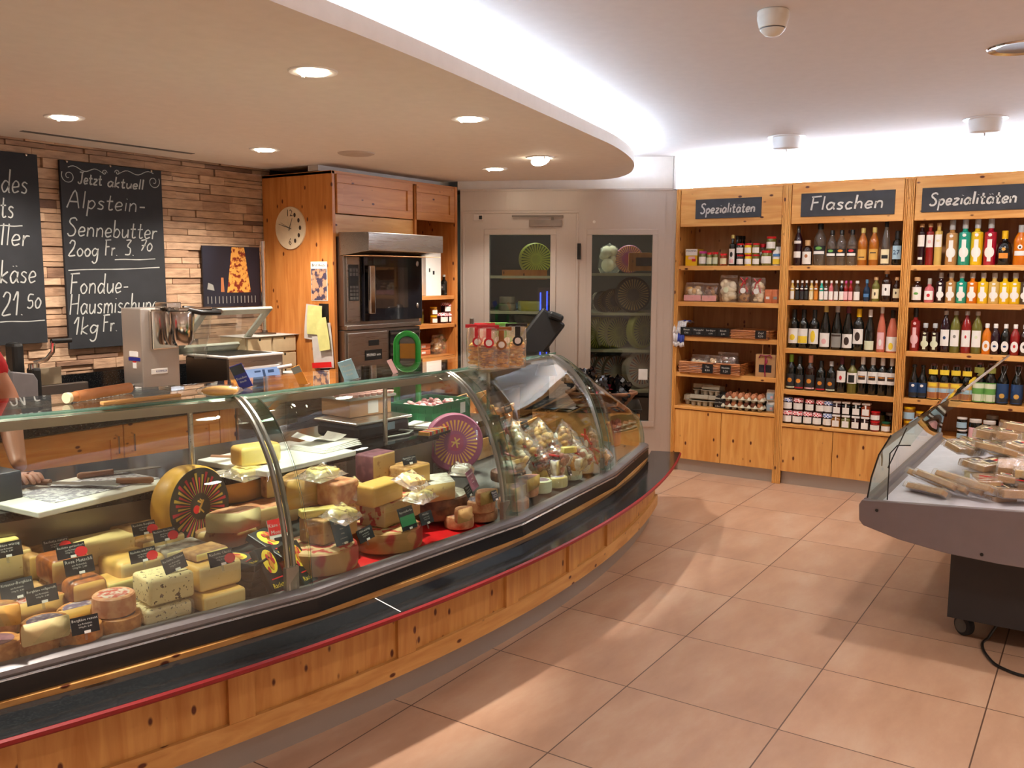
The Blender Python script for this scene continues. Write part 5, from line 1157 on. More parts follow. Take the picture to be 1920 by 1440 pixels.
pm('note_yellow', '#d9d68a', .75); pm('note_white', '#c9c4bf', .75)
sheet('note_sheet', 'white sheet hanging behind the yellow notes on the cabinet side', 'note_white', 4.64, 4.80, 1.14, 1.39, CX0-.008, .08)
sheet('note_sheet', 'upper yellow note on the cabinet side', 'note_yellow', 4.63, 4.77, 1.18, 1.385, CX0-.022, .03, 'yellow notes')
sheet('note_sheet', 'lower slanting yellow note on the cabinet side', 'note_yellow', 4.58, 4.68, 1.07, 1.30, CX0-.035, -.18, 'yellow notes')
sheet('note_sheet', 'hanging white sheet with red band at its foot on the cabinet side', 'note_white', 4.56, 4.75, .94, 1.26, CX0-.012, -.1, None, 'note', 'card_red')
# shelf goods in the right column
def PYx(px, y): return PY(px, 720, y)
def colx(px, z, y=4.62):
    v = Vector((5.6, y, z))
    for _ in range(6):
        d = v-Vector((0, 0, CAMZ)); u = 960+FPX*d.dot(RT)/d.dot(FW); d2 = d+Vector((.01, 0, 0)); u2 = 960+FPX*d2.dot(RT)/d2.dot(FW); v.x += (px-u)/(u2-u)*.01
    return v.x
xa, xb = colx(799, 1.44, 4.60), colx(827, 1.44, 4.60)
t = thing('white_carton', 'tall white carton with small dark print on the cabinet shelf', 'box', ((xa+xb)/2, 4.60, 1.437)); w = (xb-xa)/2
B().box(-w, w, 0, .12, 0, .355).done('carton', 'white_enamel', t, bevel=.001); B().box(-.01, .012, -.001, 0, .17, .20).box(-w*.6, -w*.45, -.001, 0, .19, .22).done('print', 'lb_black', t)
xa, xb = colx(784, 1.44, 4.66), colx(796, 1.44, 4.66)
t = thing('milk_carton', 'white and yellow carton left of the tall white carton', 'box', ((xa+xb)/2, 4.66, 1.437)); w = (xb-xa)/2+.01
B().box(-w, w, 0, .1, 0, .28).done('carton', 'white_enamel', t); B().box(-w, w, -.001, 0, 0, .08).box(-w, w, -.0015, 0, .085, .095, 1).done('print', ['cap_yellow', 'lb_orange'], t)
for px, d in ((833, 'small dark bottle with white mark right of the tall carton'), (842, 'small dark bottle at the end of the upper cabinet shelf')):
    bottle('wine', .032, .165, 'gl_dark', 'cap_lgrey', .92, [(.25, .55, .8, 'lb_charcoal', 'rect', [(.3, .7, .4, 'lb_grey')])], (colx(px, 1.44, 4.64), 4.64, 1.437), d, 'small dark bottles in the oven cabinet', rz=math.pi/2)
def yjar(px, z, r, H, gl, lid, lbl, d, cloth=False):
    o = jar(1500, z, 6.9, r, H, gl, lid, lbl, d, 'jars in the oven cabinet', cloth=cloth); o.location = (colx(px, z, 4.62), 4.62, z+.0005); o.rotation_euler = (0, 0, math.pi/2); return o
yjar(829, 1.206, .046, .085, 'gl_jam', 'ging_red', W_, 'left gingham jar of the bottom pair in the cabinet', True); yjar(841, 1.206, .046, .085, 'gl_jam', 'ging_red', W_, 'right gingham jar of the bottom pair in the cabinet', True).location.y = 4.60
yjar(837, 1.292, .046, .082, 'gl_jam', 'ging_red', W_, 'gingham jar standing on the other two in the cabinet', True)
yjar(813, 1.206, .03, .068, 'gl_honey', 'cap_yellow', W_, 'small yellow lid jar, lower of two in the cabinet'); yjar(813, 1.275, .03, .068, 'gl_honey', 'cap_yellow', W_, 'small yellow lid jar, upper of two in the cabinet')
yjar(804, 1.206, .036, .12, 'gl_olive', 'cap_lgrey', 'lb_olive', 'dim olive jar left of the yellow lid jars').location.y = 4.72
yjar(791, 1.206, .05, .10, 'gl_rust', 'cap_lgrey', 'lb_rust', 'dim reddish jar beside the oven door').location.y = 4.70
for px, z, w, h, f, sd, d in ((818, .948, .11, .16, ['meringue', 'crisp'], 41, 'clear bag of pale pasta in the cabinet, left'), (832, .948, .13, .20, ['crisp', 'lb_olive'], 42, 'clear bag with green top in the cabinet'), (846, .948, .1, .20, ['biscuit', 'biscuit_dark'], 43, 'clear bag of brown pasta at the right end of the cabinet')):
    bagthing('pasta_bag', d, 'bag', (colx(px, z, 4.66), 4.66, z), 'bags in the oven cabinet', w, .09, h, f, 26, .02, sd, rz=math.pi/2)
for k, d in enumerate(('lower flat orange packet beside the clear bags', 'upper flat orange packet beside the clear bags')):
    t = thing('biscuit_packet', d, 'packet', (colx(795, .95, 4.64), 4.64, .949+k*.05), 0, 'flat orange packets'); B().box(-.09, .09, 0, .14, 0, .046).done('wrapper', 'terracotta', t, bevel=.008); B().box(-.03, .02, -.001, .0, .015, .032).done('sticker', 'lb_white', t)
# ------------------------------------------------------------------ back counter along the stone wall
BZ = .82
bc = thing('back_counter', 'back work counter under the stone wall with pine doors and steel drawers', 'counter', (2.9, 4.55, 0))
B().box(.9, 4.56, 4.545, 5.232, BZ-.05, BZ).done('worktop', 'granite', bc, world=True, bevel=.004)
B().box(.9, 4.56, 5.20, 5.232, BZ, 1.0).done('splashback', 'granite', bc, world=True)
B().box(.9, 3.64, 4.62, 5.2, .08, BZ-.05).done('carcass', 'pine_old', bc, world=True)
xd = [.95, 1.62, 2.29, 2.89, 3.49]
xd = [colx(q, .6, 4.6) for q in (-130, 233)]; x_s = colx(233, .6, 4.6); x_e = colx(413, .6, 4.6); x_f = colx(442, .6, 4.6)
for x0, x1, hx in ((x_s-.80, x_s-.004, 1), (x_s+.004, x_e-.004, -1)):
    o = panel_door(x0, x1, .10, BZ-.062, 4.598, bc, 'door', .022, .075, 'pine_x')
    hxp = x1-.045 if hx > 0 else x0+.045
    B().tube([(hxp, 4.60, .60), (hxp, 4.572, .605), (hxp, 4.572, .70), (hxp, 4.60, .705)], .006, 8).done('handle', 'chrome', o, True)
panel_door(x_s-1.62, x_s-.81, .10, BZ-.062, 4.598, bc, 'door', .022, .075, 'pine_x')
B().box(x_e+.002, x_f-.002, 4.598, 4.62, .1, BZ-.062).done('filler_panel', 'pine_z', bc, world=True)
B().box(x_f, 4.56, 4.6, 5.2, .08, BZ-.05).done('steel_carcass', 'steel_dark', bc, world=True)
xm = colx(532, .6, 4.6)
for x0, x1 in ((x_f+.003, xm-.004), (xm+.004, 4.555)): B().box(x0, x1, 4.575, 4.6, .12, BZ-.06).done('steel_door', 'steel_x', bc, world=True, bevel=.004)
B().box(xm+.02, xm+.10, 4.572, 4.575, .60, .63).done('name_plate', 'grey_plastic', bc, world=True)
# chalk boards
def board(label, x0, x1, z0, z1, lines, deco=False, pins=()):
    t = thing('chalkboard', label, 'chalkboard', ((x0+x1)/2, 5.225, z0), 0, 'wall chalkboards')
    B().box(x0, x1, 5.212, 5.232, z0, z1).done('slate_board', 'slate', t, world=True, bevel=.002)
    b = B()
    for txt, h, x, z, w, wd in lines:
        b = B()
        ln, wid = hand(txt, h, 0, 0, .14, .08); k = wd/wid
        ribbons(b, [[(q[0]*k, q[1]) for q in l] for l in ln], w, (x, 5.212, z), (1, 0, 0), (0, 0, 1), .0012)
        b.done('chalk_lettering', 'chalk_dim', t, world=True)
    return t
def ul(t, segs, w=.006):
    b = B()
    for (xa, za, xb, zb_) in segs: ribbons(b, [[(xa+(xb-xa)*i/8, za+(zb_-za)*i/8+.002*math.sin(i)) for i in range(9)]], w, (0, 5.212, 0), (1, 0, 0), (0, 0, 1), .0012)
    return b.done('chalk_rule', 'chalk_dim', t, world=True)
def bp_(px, py): v = PY(px, py, 5.212); return v.x, v.z
def bl(txt, px, py, px2, hpx, w=.0085):
    x, z = bp_(px, py); x2, _ = bp_(px2, py); return (txt, hpx*.0036, x, z, w, x2-x)
t1 = board('tall chalkboard headed Jetzt aktuell with butter and fondue prices', 3.017, 3.70, 1.15, 2.272, [
    bl('Jetzt', 146, 344, 192, 19, .0095), bl('aktuell', 201, 350, 270, 18, .0095), bl('Alpstein-', 125, 389, 274, 29), bl('Sennebutter', 126, 442, 296, 30), bl('2oog', 128, 480, 186, 27), bl('Fr.', 196, 479, 222, 27), bl('3.', 233, 479, 254, 28), bl('70', 262, 470, 287, 20),
    bl('Fondue-', 130, 551, 243, 34), bl('Hausmischung', 130, 590, 299, 34), bl('1kg', 137, 628, 186, 30), bl('Fr.', 192, 622, 222, 29)])
ul(t1, [(*bp_(215, 487), *bp_(291, 486)), (*bp_(128, 507), *bp_(299, 502))])
b = B()
for sgn, cx, cz in ((1, 128, 330), (-1, 288, 341)):
    X, Z = bp_(cx, cz); c = []
    for i in range(26): a = i*.35; r = .045*(1-i/30); c.append((X+sgn*r*math.cos(a+2.6), Z+r*math.sin(a+2.6)))
    X2, Z2 = bp_(208+(-12 if sgn > 0 else 12), 330)
    wv = [(X+(X2-X)*i/14, Z+.052+.012*math.sin(i*.75)+(Z2-Z-.03)*i/14) for i in range(15)]
    sp_ = [(X2+sgn*.018*math.cos(i*.6)*(1-i/16), Z2+.02+.018*math.sin(i*.6)*(1-i/16)) for i in range(14)]
    ribbons(b, [c, wv, sp_], .005, (0, 5.212, 0), (1, 0, 0), (0, 0, 1), .0012)
b.done('chalk_scroll', 'chalk_dim', t1, world=True)
b = B()
for px, py in ((124, 303), (206, 312), (283, 321)): x, z = bp_(px, py); b.sphere((x, 5.208, z), .008, 8, 6)
b.done('pin', 'chrome', t1, True, world=True)
t2 = board('chalkboard cut by the left picture edge, priced 21.50', 2.19, 2.885, 1.20, 2.285, [
    bl('des', 2, 360, 54, 36), bl('ts', 0, 408, 28, 36), bl('ller', 0, 460, 58, 34), bl('käse', 0, 531, 70, 36), bl('21.', 3, 592, 47, 38), bl('50', 50, 578, 79, 24)])
ul(t2, [(*bp_(0, 423), *bp_(42, 424)), (*bp_(0, 604), *bp_(84, 601))])
b = B(); x, z = bp_(48, 291); b.sphere((x, 5.208, z), .008, 8, 6); b.done('pin', 'chrome', t2, True, world=True)
# picture calendar
t = thing('wall_calendar', 'dark picture calendar on the stone wall right of the chalkboards', 'calendar', (4.25, 5.22, 1.37))
B().box(4.0, 4.50, 5.218, 5.23, 1.375, 1.80).done('calendar_sheet', pm('cal_dark', '#191c2a', .45, var=.25, bscale=14), t, world=True)
speck('cal_print', '#7a2a1c', '#d99a4a', 34, .5, .4, 0, .1)
b = B(); Mx = Matrix(((1, 0, 0, 0), (0, 0, 1, 0), (0, 1, 0, 0), (0, 0, 0, 1)))
b.prism([(4.20, 1.475), (4.41, 1.475), (4.36, 1.795), (4.25, 1.795)], 5.2165, 5.218, 0, None, Mx)
b.done('picture_tower', 'cal_print', t, world=True)
b = B(); b.prism([(4.03, 1.50), (4.09, 1.49), (4.08, 1.53), (4.04, 1.545)], 5.2165, 5.218, 0, None, Mx); b.prism([(4.145, 1.48), (4.175, 1.48), (4.17, 1.58), (4.15, 1.58)], 5.2165, 5.218, 1, None, Mx); b.done('picture_figures', ['lb_grey', 'lb_rust'], t, world=True)
for k in range(14): B().box(4.03+k*.032, 4.036+k*.032, 5.2168, 5.218, 1.40, 1.45).done('date_mark', 'lb_grey', t, world=True)
t = thing('steel_pole', 'thin steel pole standing on the drawer box against the stone wall', 'pole', (4.41, 5.08, 1.175))
B().tube([(0, 0, 0), (0, 0, .665)], .019, 14).done('pole', 'chrome', t, True); B().lathe([(.08, 0), (.08, .008), (.02, .014), (.02, .03), (0, .03)], 20).done('foot', 'steel_dark', t, True)
# drawer box
t = thing('drawer_box', 'cream cardboard drawer box with six drawers under the steel pole', 'drawer box', (4.32, 4.90, BZ)); w = .225
B().box(-w+.0, w, .02, .28, 0, 1.173-BZ).done('case', pm('card_cream', '#d3bd98', .75), t, bevel=.002)
for r in range(3):
    for c in range(2):
        d = B().box(-w+.008+c*w, -w+w*(c+1)-.008, .0, .02, .008+r*.115, .115+r*.115-.004).done('drawer', 'card_cream', t, bevel=.002)
        B().box(-w+w*(c+.5)-.007, -w+w*(c+.5)+.007, -.001, 0, .095+r*.115, .111+r*.115).done('finger_notch', 'black_plastic', d)
B().box(-w-.01, w+.03, -.01, .29, 1.173-BZ, 1.175-BZ).done('paper_sheet', 'paper_dim', t)
# cheese grinder
gm = thing('cheese_grinder', 'tall stainless cheese grinder with clear hopper and black handle', 'grinder', (3.22, 4.72, BZ))
gx0, gx1 = 3.156, 3.41
B().box(gx0, gx1, 4.70, 4.89, BZ, 1.405).done('housing', 'steel_z', gm, world=True, bevel=.006)
B().box(gx0+.05, gx1-.02, 4.665, 4.70, 1.16, 1.395).done('front_plate', 'chrome', gm, world=True, bevel=.008)
b = B().lathe([(0, -.09), (.06, -.085), (.078, -.05), (.085, .10), (.08, .115), (0, .115)], 24, 0, (3.36, 4.615, 1.27)); b.done('hopper', 'chrome', gm, True, world=True)
b = B(); b.lathe([(.05, -.12), (.085, -.02), (.10, .11), (.095, .11)], 20, 0, (3.47, 4.62, 1.26)); b.lathe([(.035, -.17), (.045, -.10)], 16, 0, (3.50, 4.62, 1.26)); b.done('clear_chute', 'acrylic', gm, True, world=True)
b = B(); b.tube([(3.38, 4.58, 1.395), (3.45, 4.53, 1.375), (3.58, 4.53, 1.37), (3.63, 4.58, 1.375), (3.60, 4.64, 1.385), (3.42, 4.66, 1.40)], .016, 10); b.done('lever_handle', 'black_plastic', gm, True, world=True)
B().box(3.32, 3.56, 4.56, 4.65, 1.385, 1.408).done('press_plate', 'chrome', gm, world=True, bevel=.01); B().box(3.28, 3.38, 4.62, 4.74, 1.405, 1.44).done('hinge_block', 'chrome', gm, world=True, bevel=.006)
px_, pz_ = PY(300, 696, 4.695).x, PY(300, 696, 4.695).z
pl = B().box(px_-.055, px_+.055, 4.696, 4.70, pz_-.016, pz_+.016).done('name_plate', 'lb_white', gm, world=True, bevel=.004)
b = text_on(B(), 'KOMMLER', .028, (px_+.012, 4.696, pz_), (1, 0, 0), (0, 0, 1), .001, 0, .075); b.lathe([(.008, 0), (.011, .0)], 14, 1, (0, 0, 0)) if 0 else None
b.done('plate_lettering', pm('print_blue', '#232a86', .5), gm, world=True)
for y0, y1, z0_, z1_, m in ((4.74, 4.82, 1.12, 1.15, 'lb_white'), (4.72, 4.83, 1.095, 1.115, 'print_blue'), (4.76, 4.79, 1.05, 1.085, 'lb_white'), (4.76, 4.79, 1.085, 1.093, 'lb_red'), (4.72, 4.78, .90, .94, 'lb_white')):
    B().box(gx0-.003, gx0, y0, y1, z0_, z1_).done('sticker', m, gm, world=True)
B().tube([(gx0, 4.80, .95), (gx0-.08, 4.74, .945), (gx0-.2, 4.68, .88), (gx0-.24, 4.66, .828)], .007, 8).done('power_cable', 'lb_grey', gm, True, world=True)
# vacuum packer
vp = thing('vacuum_packer', 'steel vacuum packing machine with raised clear lid and tilted display', 'vacuum packer', (3.80, 4.75, BZ))
B().box(3.70, 4.14, 4.62, 5.04, BZ, 1.07).done('housing', 'steel_dark', vp, world=True, bevel=.008)
B().box(3.70, 4.145, 4.605, 4.63, BZ, 1.075).done('front_panel', 'steel_x', vp, world=True, bevel=.004)
B().box(3.69, 4.15, 4.60, 5.05, 1.072, 1.085).done('top_frame', 'white_enamel', vp, world=True, bevel=.003)
B().box(3.74, 4.10, 4.66, 4.98, 1.085, 1.088).done('chamber', 'black_plastic', vp, world=True)
Tt = Matrix.Translation((3.875, 5.02, 1.10)) @ Matrix.Rotation(math.radians(40), 4, 'X')
b = B()
for c, d in (((0, -.02, .0), (.56, .07, .022)), ((0, -.40, 0), (.56, .05, .022)), ((-.255, -.21, 0), (.05, .42, .022)), ((.255, -.21, 0), (.05, .42, .022))): b.cb(c, d, 0, Matrix.Translation((3.875, 5.02, 1.10)) @ Matrix.Rotation(-math.radians(42), 4, 'X'))
lid = b.done('lid_frame', pm('lid_grey', '#b7bcae', .4), vp, world=True, bevel=.004)
b = B().cb((0, -.21, 0), (.48, .36, .006), 0, Matrix.Translation((3.875, 5.02, 1.10)) @ Matrix.Rotation(-math.radians(42), 4, 'X')); b.done('lid_glass', 'acrylic', lid)
Td = Matrix.Translation((3.93, 4.585, .93)) @ Matrix.Rotation(-math.radians(16), 4, 'X')
B().cb((0, 0, 0), (.36, .02, .16), 0, Td).done('display_frame', 'steel_x', vp, world=True, bevel=.003)
B().cb((0, -.011, 0), (.325, .003, .13), 0, Td).done('display_screen', pm('screen_blue', '#6d88b4', .25, emit=.25), vp, world=True)
b = B()
for x, z, w, h in ((-.14, .04, .02, .02), (-.13, -.03, .03, .03), (.03, .03, .02, .05), (.09, .04, .05, .02), (.09, .0, .05, .02), (.09, -.04, .05, .02), (-.02, .045, .05, .012)): B().cb((x, -.0128, z), (w, .001, h), 0, Td).done('screen_icon', 'lb_navy', vp, world=True)
B().tube([(4.08, 4.60, .985), (4.17, 4.55, 1.0)], .011, 10).done('lever', 'white_enamel', vp, True, world=True)
# slicer at the left edge
sl = thing('slicing_machine', 'grey slicing machine with round blade guard and crank lever left on the back counter', 'slicer', (2.6, 4.75, BZ))
b = B().lathe([(0, 0), (.17, .0), (.185, .01), (.185, .035), (.17, .045), (0, .045)], 40); o = b.done('blade_guard', 'grey_plastic', sl, True); o.rotation_euler = (math.pi/2, 0, 0); o.location = (2.24-2.6, 4.74-4.75, 1.01-BZ)
Ms = Matrix(((1, 0, 0, 0), (0, 0, 1, 0), (0, 1, 0, 0), (0, 0, 0, 1)))
b = B(); b.prism([(2.375, .84), (2.51, .84), (2.515, 1.05), (2.495, 1.085), (2.385, 1.105)], 4.66, 4.69, 0, None, Ms); b.done('carriage_plate', 'rail_grey', sl, world=True, bevel=.006)
B().box(2.30, 2.80, 4.72, 5.0, BZ, .885).done('base', 'steel_x', sl, world=True, bevel=.01)
B().box(2.515, 2.56, 4.70, 4.78, .88, 1.11).done('motor_column', 'black_plastic', sl, world=True, bevel=.015)
B().box(2.56, 2.84, 4.74, 4.78, .90, 1.005).done('stop_plate', 'steel_dark', sl, world=True, bevel=.003)
B().box(2.56, 2.70, 4.76, 4.768, 1.005, 1.10).done('clear_guard', pm('smoke', '#8a7d68', .2), sl, world=True, bevel=.003)
b = B(); b.lathe([(.028, 0), (.028, .028), (0, .028)], 16, 0, (2.54, 4.74, 1.10)); b.tube([(2.54, 4.74, 1.13), (2.60, 4.72, 1.15), (2.63, 4.71, 1.19), (2.635, 4.71, 1.245)], .012, 8); b.done('crank_arm', 'chrome', sl, True, world=True)
B().tube([(2.625, 4.71, 1.245), (2.735, 4.71, 1.245)], .014, 10).done('crank_grip', 'black_plastic', sl, True, world=True)
B().box(2.47, 2.53, 4.80, 4.90, 1.0, 1.24).done('meat_press', 'black_plastic', sl, world=True, bevel=.02)
# small things right of the packer
t = thing('white_bowl', 'white bowl on the back counter beside the drawer box', 'bowl', (colx(546, .82, 4.66), 4.66, BZ)); B().lathe([(.05, 0), (.055, .004), (.07, .10), (.074, .12), (.068, .12), (.05, .01), (0, .008)], 24).done('bowl', 'white_enamel', t, True)
b = B(); b.box(-.012, .012, -.03, .03, .0, .10); 
t = thing('wooden_clip', 'small wooden clip standing on the back counter', 'clip', (4.21, 4.60, BZ)); B().box(-.018, .018, -.015, .015, 0, .025).box(-.012, .012, -.01, .01, .025, .07).done('clip', 'pine_pale', t, bevel=.003)
# ------------------------------------------------------------------ curved glass cheese counter
OX, OY = 3.25, 9.05
def pol(r, a, z=0): return Vector((OX+r*math.sin(a), OY-r*math.cos(a), z))
def ang(x, r=6.9): return math.asin((x-OX)/r)
dc = thing('cheese_counter', 'long curved glass display counter with pine front and red edged black ledge', 'display counter', (OX, 2.1, 0))
A0, A1 = -.44, .300
def arc(b, prof, a0, a1, n=40, m=0, cap=True):
    k = len(prof); vs = [pol(r, a0+(a1-a0)*i/n, z) for i in range(n+1) for r, z in prof]
    fs = [(i*k+j, (i+1)*k+j, (i+1)*k+(j+1) % k, i*k+(j+1) % k) for i in range(n) for j in range(k)]
    if cap: fs += [tuple(range(k)), tuple(n*k+j for j in range(k))[::-1]]
    return b.add(vs, fs, m)
rect = lambda r0, r1, z0, z1: [(r1, z0), (r1, z1), (r0, z1), (r0, z0)]
arc(B(), rect(6.78, 6.93, 0, .12), A0, A1).done('kick_base', 'kick_steel', dc, world=True)
wood('pine_counter', '#d7a05a', '#bd7f3e', 'z'); wood('pine_counter_x', '#dba763', '#c08645', 'x')
arc(B(), rect(6.93, 6.965, .115, .398), A0, A1).done('front_panel', 'pine_counter', dc, world=True)
b = B(); arc(b, rect(6.965, 6.982, .115, .185), A0, A1); b.done('bottom_rail', 'pine_counter_x', dc, world=True)
pmids = []
for px, py in ((445, 1330), (757, 1200), (953, 1105), (1072, 1050), (1140, 1000)):
    v = Vector(PZ(px, py, .25)); 
    for _ in range(30):      # meet the panel radius along the pixel ray
        d = ray(px, py); t = None
        lo, hi = .5, 9
        f = lambda t: (Vector((0, 0, CAMZ))+d*t-Vector((OX, OY, 0))).to_2d().length-6.98
        ts = [q*.02 for q in range(25, 450)]; s0 = None
        for q in ts:
            if f(q) < 0: s0 = q; break
        v = Vector((0, 0, CAMZ))+d*(s0 or 3)
        break
    pmids.append(math.atan2(v.x-OX, OY-v.y))
for a in pmids+[pmids[0]-(pmids[1]-pmids[0])]:
    b = B(); arc(b, rect(6.965, 6.980, .185, .398), a-.004, a+.009, 3); b.done('stile', 'pine_counter', dc, world=True)
arc(B(), rect(6.905, 7.098, .403, .42), A0, .338, 60).done('granite_ledge', 'granite_ledge', dc, world=True)
arc(B(), [(7.102, .398), (7.107, .404), (7.107, .414), (7.10, .419), (7.09, .42), (7.09, .398)], A0, .338, 60).done('red_edge', 'red_edge', dc, world=True)
arc(B(), rect(6.95, 7.09, .392, .403), A0, .30, 40).done('ledge_support', 'rail_black', dc, world=True)
arc(B(), rect(6.88, 6.915, .42, .437), A0, .297, 60).done('pine_strip', 'pine_counter_x', dc, world=True)
b = B()
v = pol(7.10, -.105)
j = ang(OX-.88, 7.0); P0, P1 = pol(6.92, j, .4206), pol(7.09, j-.004, .4206)
# straight facets of the glass front
VX = [-.25, .92, 2.13, 3.30, 4.40, 5.26]; VA = [ang(x) for x in VX]
def fac(r, i, z): return pol(r, VA[i], z)
def facet_strip(b, prof, i0, i1, m=0, cap=True):
    k = len(prof); vs = [fac(r, i, z) for i in range(i0, i1+1) for r, z in prof]
    fs = [(i*k+j_, (i+1)*k+j_, (i+1)*k+(j_+1) % k, i*k+(j_+1) % k) for i in range(i1-i0) for j_ in range(k)]
    if cap: fs += [tuple(range(k)), tuple((i1-i0)*k+j_ for j_ in range(k))[::-1]]
    return b.add(vs, fs, m)
NV = len(VX)-1
facet_strip(B(), [(6.922, .438), (6.918, .488), (6.88, .495), (6.86, .438)], 0, NV).done('black_bumper', 'rail_black', dc, world=True)
facet_strip(B(), [(6.918, .488), (6.924, .492), (6.918, .497), (6.91, .492)], 0, NV).done('chrome_line', 'steel_x', dc, world=True)
facet_strip(B(), [(6.915, .496), (6.921, .506), (6.918, .518), (6.905, .526), (6.875, .53), (6.865, .52), (6.865, .496)], 0, NV).done('grey_rail', 'rail_grey', dc, world=True, smooth=True)
# display well: deck, back wall, body
b = B(); arc(b, [(6.87, .42), (6.87, .498), (6.20, .575), (6.20, .42)], A0, .294, 40); b.done('deck', pm('deck_dark', '#33312f', .5), dc, world=True)
arc(B(), rect(6.195, 6.21, .5, .772), A0, .18, 40).done('well_back', pm('well_steel', '#8f867d', .32, .85, var=.02), dc, world=True)
arc(B(), rect(5.60, 6.78, .02, .42), A0, .29, 40).done('body', 'steel_dark', dc, world=True)
WT = .80
arc(B(), rect(5.56, 6.23, WT-.032, WT), A0, .16, 40).done('worktop', 'granite', dc, world=True)
arc(B(), rect(5.60, 6.19, .42, WT-.032), A0, .155, 40).done('rear_body', 'steel_x', dc, world=True)
b = B()
for a in (-.06, .055): arc(b, rect(6.21, 6.222, .55, .765), a-.006, a+.006, 2)
b.done('well_post', 'steel_x', dc, world=True)
# curved panes: profile measured inwards from the rail line
GP = [(0, .525), (.012, .66), (.033, .77), (.087, .93), (.154, 1.034), (.22, 1.105), (.30, 1.155), (.345, 1.162)]
GPs = smoothline(GP, 4)
for i in range(NV):
    b = B(); pr = GPs; n = 6; k = len(pr)
    ed = .0025
    for side, off in ((0, 0), (1, -.006)):
        vs = []
        for q in range(n+1):
            f = q/n; f = ed+(1-2*ed)*f
            for dd, z in pr:
                ks, kz = (.2, .30) if i == NV-1 else (1, 1)      # the last pane drops towards the end of the case
                p0, p1 = fac(6.893-dd+off, i, z), fac(6.893-dd*ks+off, i+1, .525+(z-.525)*kz); vs.append(p0+(p1-p0)*f)
        fs = [(q*k+j_, (q+1)*k+j_, (q+1)*k+j_+1, q*k+j_+1) for q in range(n) for j_ in range(k-1)]
        b.add(vs, fs if not side else [f[::-1] for f in fs], 0)
    N_ = (n+1)*k
    for q in (0, n): b.f += [(q*k+j_, q*k+j_+1, N_+q*k+j_+1, N_+q*k+j_) for j_ in range(k-1)]; b.m += [1]*(k-1)
    b.done('curved_pane', ['pane', 'pane_edge'], dc, world=True, smooth='all')
# brackets following the glass, on the inside
def bracket(i, a, parent):
    b = B(); path = [pol(6.872-dd, a, z) for dd, z in GPs[:-2]]+[pol(6.46, a, 1.148), pol(6.15, a, 1.145)]
    for s in (-.012, .012):
        d = Vector((math.cos(a), math.sin(a), 0))*s; b.tube([p+d for p in path], .009, 8)
    d = Vector((math.cos(a), math.sin(a), 0))
    vs = []
    for p in path: vs += [p-d*.012, p+d*.012]
    o = b.done('bracket', 'bracket_metal', parent, True, world=True)
    bb = B().cb((0, 0, 0), (.05, .02, .085), 0, Matrix.Translation(pol(6.868, a, .565)) @ Matrix.Rotation(a, 4, 'Z')); bb.done('bracket_foot', 'bracket_metal', o)
    return o
for i in range(1, NV): bracket(i, VA[i]-.010, dc)
# top glass shelf and lamp bar
i1 = 4
b = B()
b = facet_strip(B(), [(6.55, 1.166), (6.55, 1.174), (6.12, 1.174), (6.12, 1.166)], 0, i1); b.done('top_glass', ['pane'], dc, world=True)
facet_strip(B(), [(6.553, 1.164), (6.556, 1.17), (6.553, 1.176), (6.548, 1.17)], 0, i1).done('top_glass_edge', 'pane_edge', dc, world=True)
facet_strip(B(), [(6.50, 1.118), (6.505, 1.15), (6.495, 1.16), (6.46, 1.16), (6.455, 1.118)], 0, i1).done('lamp_bar', 'bracket_metal', dc, world=True)
facet_strip(B(), [(6.17, 1.14), (6.17, 1.162), (6.14, 1.162), (6.14, 1.14)], 0, i1).done('rear_bar', 'steel_x', dc, world=True)
for i in range(1, i1+1):
    B().tube([pol(6.155, VA[i]-.008, WT-.0), pol(6.155, VA[i]-.008, 1.15)], .011, 10).done('rear_post', 'steel_x', dc, True, world=True)
# end pane closing the right end of the case
b = B(); pr = [(6.885-dd*.2, .525+(z-.525)*.30) for dd, z in GPs]+[(6.30, .715), (6.30, .6)]
a = VA[5]-.001
for q in (0, 1):
    pass
vs = [pol(r, a, z) for r, z in pr]+[pol(r, a+.001, z) for r, z in pr]; k = len(pr)
b.add(vs, [tuple(range(k)), tuple(range(k, 2*k))[::-1]]+[(i, i+k, (i+1) % k+k, (i+1) % k) for i in range(k)]); b.done('end_pane', 'pane', dc, world=True)
# joint line on the ledge
b = B(); ribbons(b, [[(0, 0), (1, 0)]], .004, P0, (P1-P0), Vector((0, 0, 1)).cross(P1-P0).normalized(), .0008) if 0 else None
d = (P1-P0).normalized(); w = Vector((-d.y, d.x, 0))*.0025; b.add([P0-w, P1-w, P1+w, P0+w], [(0, 1, 2, 3)]); b.done('ledge_joint', 'lb_white', dc, world=True)
# ------------------------------------------------------------------ sweets cabinet at the right end of the counter
e0, e1 = Vector((5.44, 2.58, 0)), Vector((5.10, 3.22, 0)); eu = (e1-e0).normalized(); en = Vector((eu.y, -eu.x, 0)); ew = (e1-e0).length
if en.y > 0: en = -en
def EB(b, s0, s1, d0, d1, z0, z1, m=0):
    vs = [e0+eu*s+(-en)*d+Vector((0, 0, z)) for z in (z0, z1) for d in (d0, d1) for s in (s0, s1)]
    return b.add(vs, [(0, 2, 3, 1), (4, 5, 7, 6), (0, 1, 5, 4), (2, 6, 7, 3), (0, 4, 6, 2), (1, 3, 7, 5)], m)
sc_ = thing('end_cabinet', 'low pine cabinet with black granite top standing at the right end of the counter', 'cabinet', tuple(e0))
EB(B(), 0, ew, 0, .5, .08, .685).done('carcass', 'pine_pale', sc_, world=True, bevel=.003)
EB(B(), -.015, ew, -.012, .5, .685, .712).done('granite_top', 'granite', sc_, world=True, bevel=.002)
EB(B(), .01, ew, .03, .48, 0, .08).done('plinth', 'rail_black', sc_, world=True)
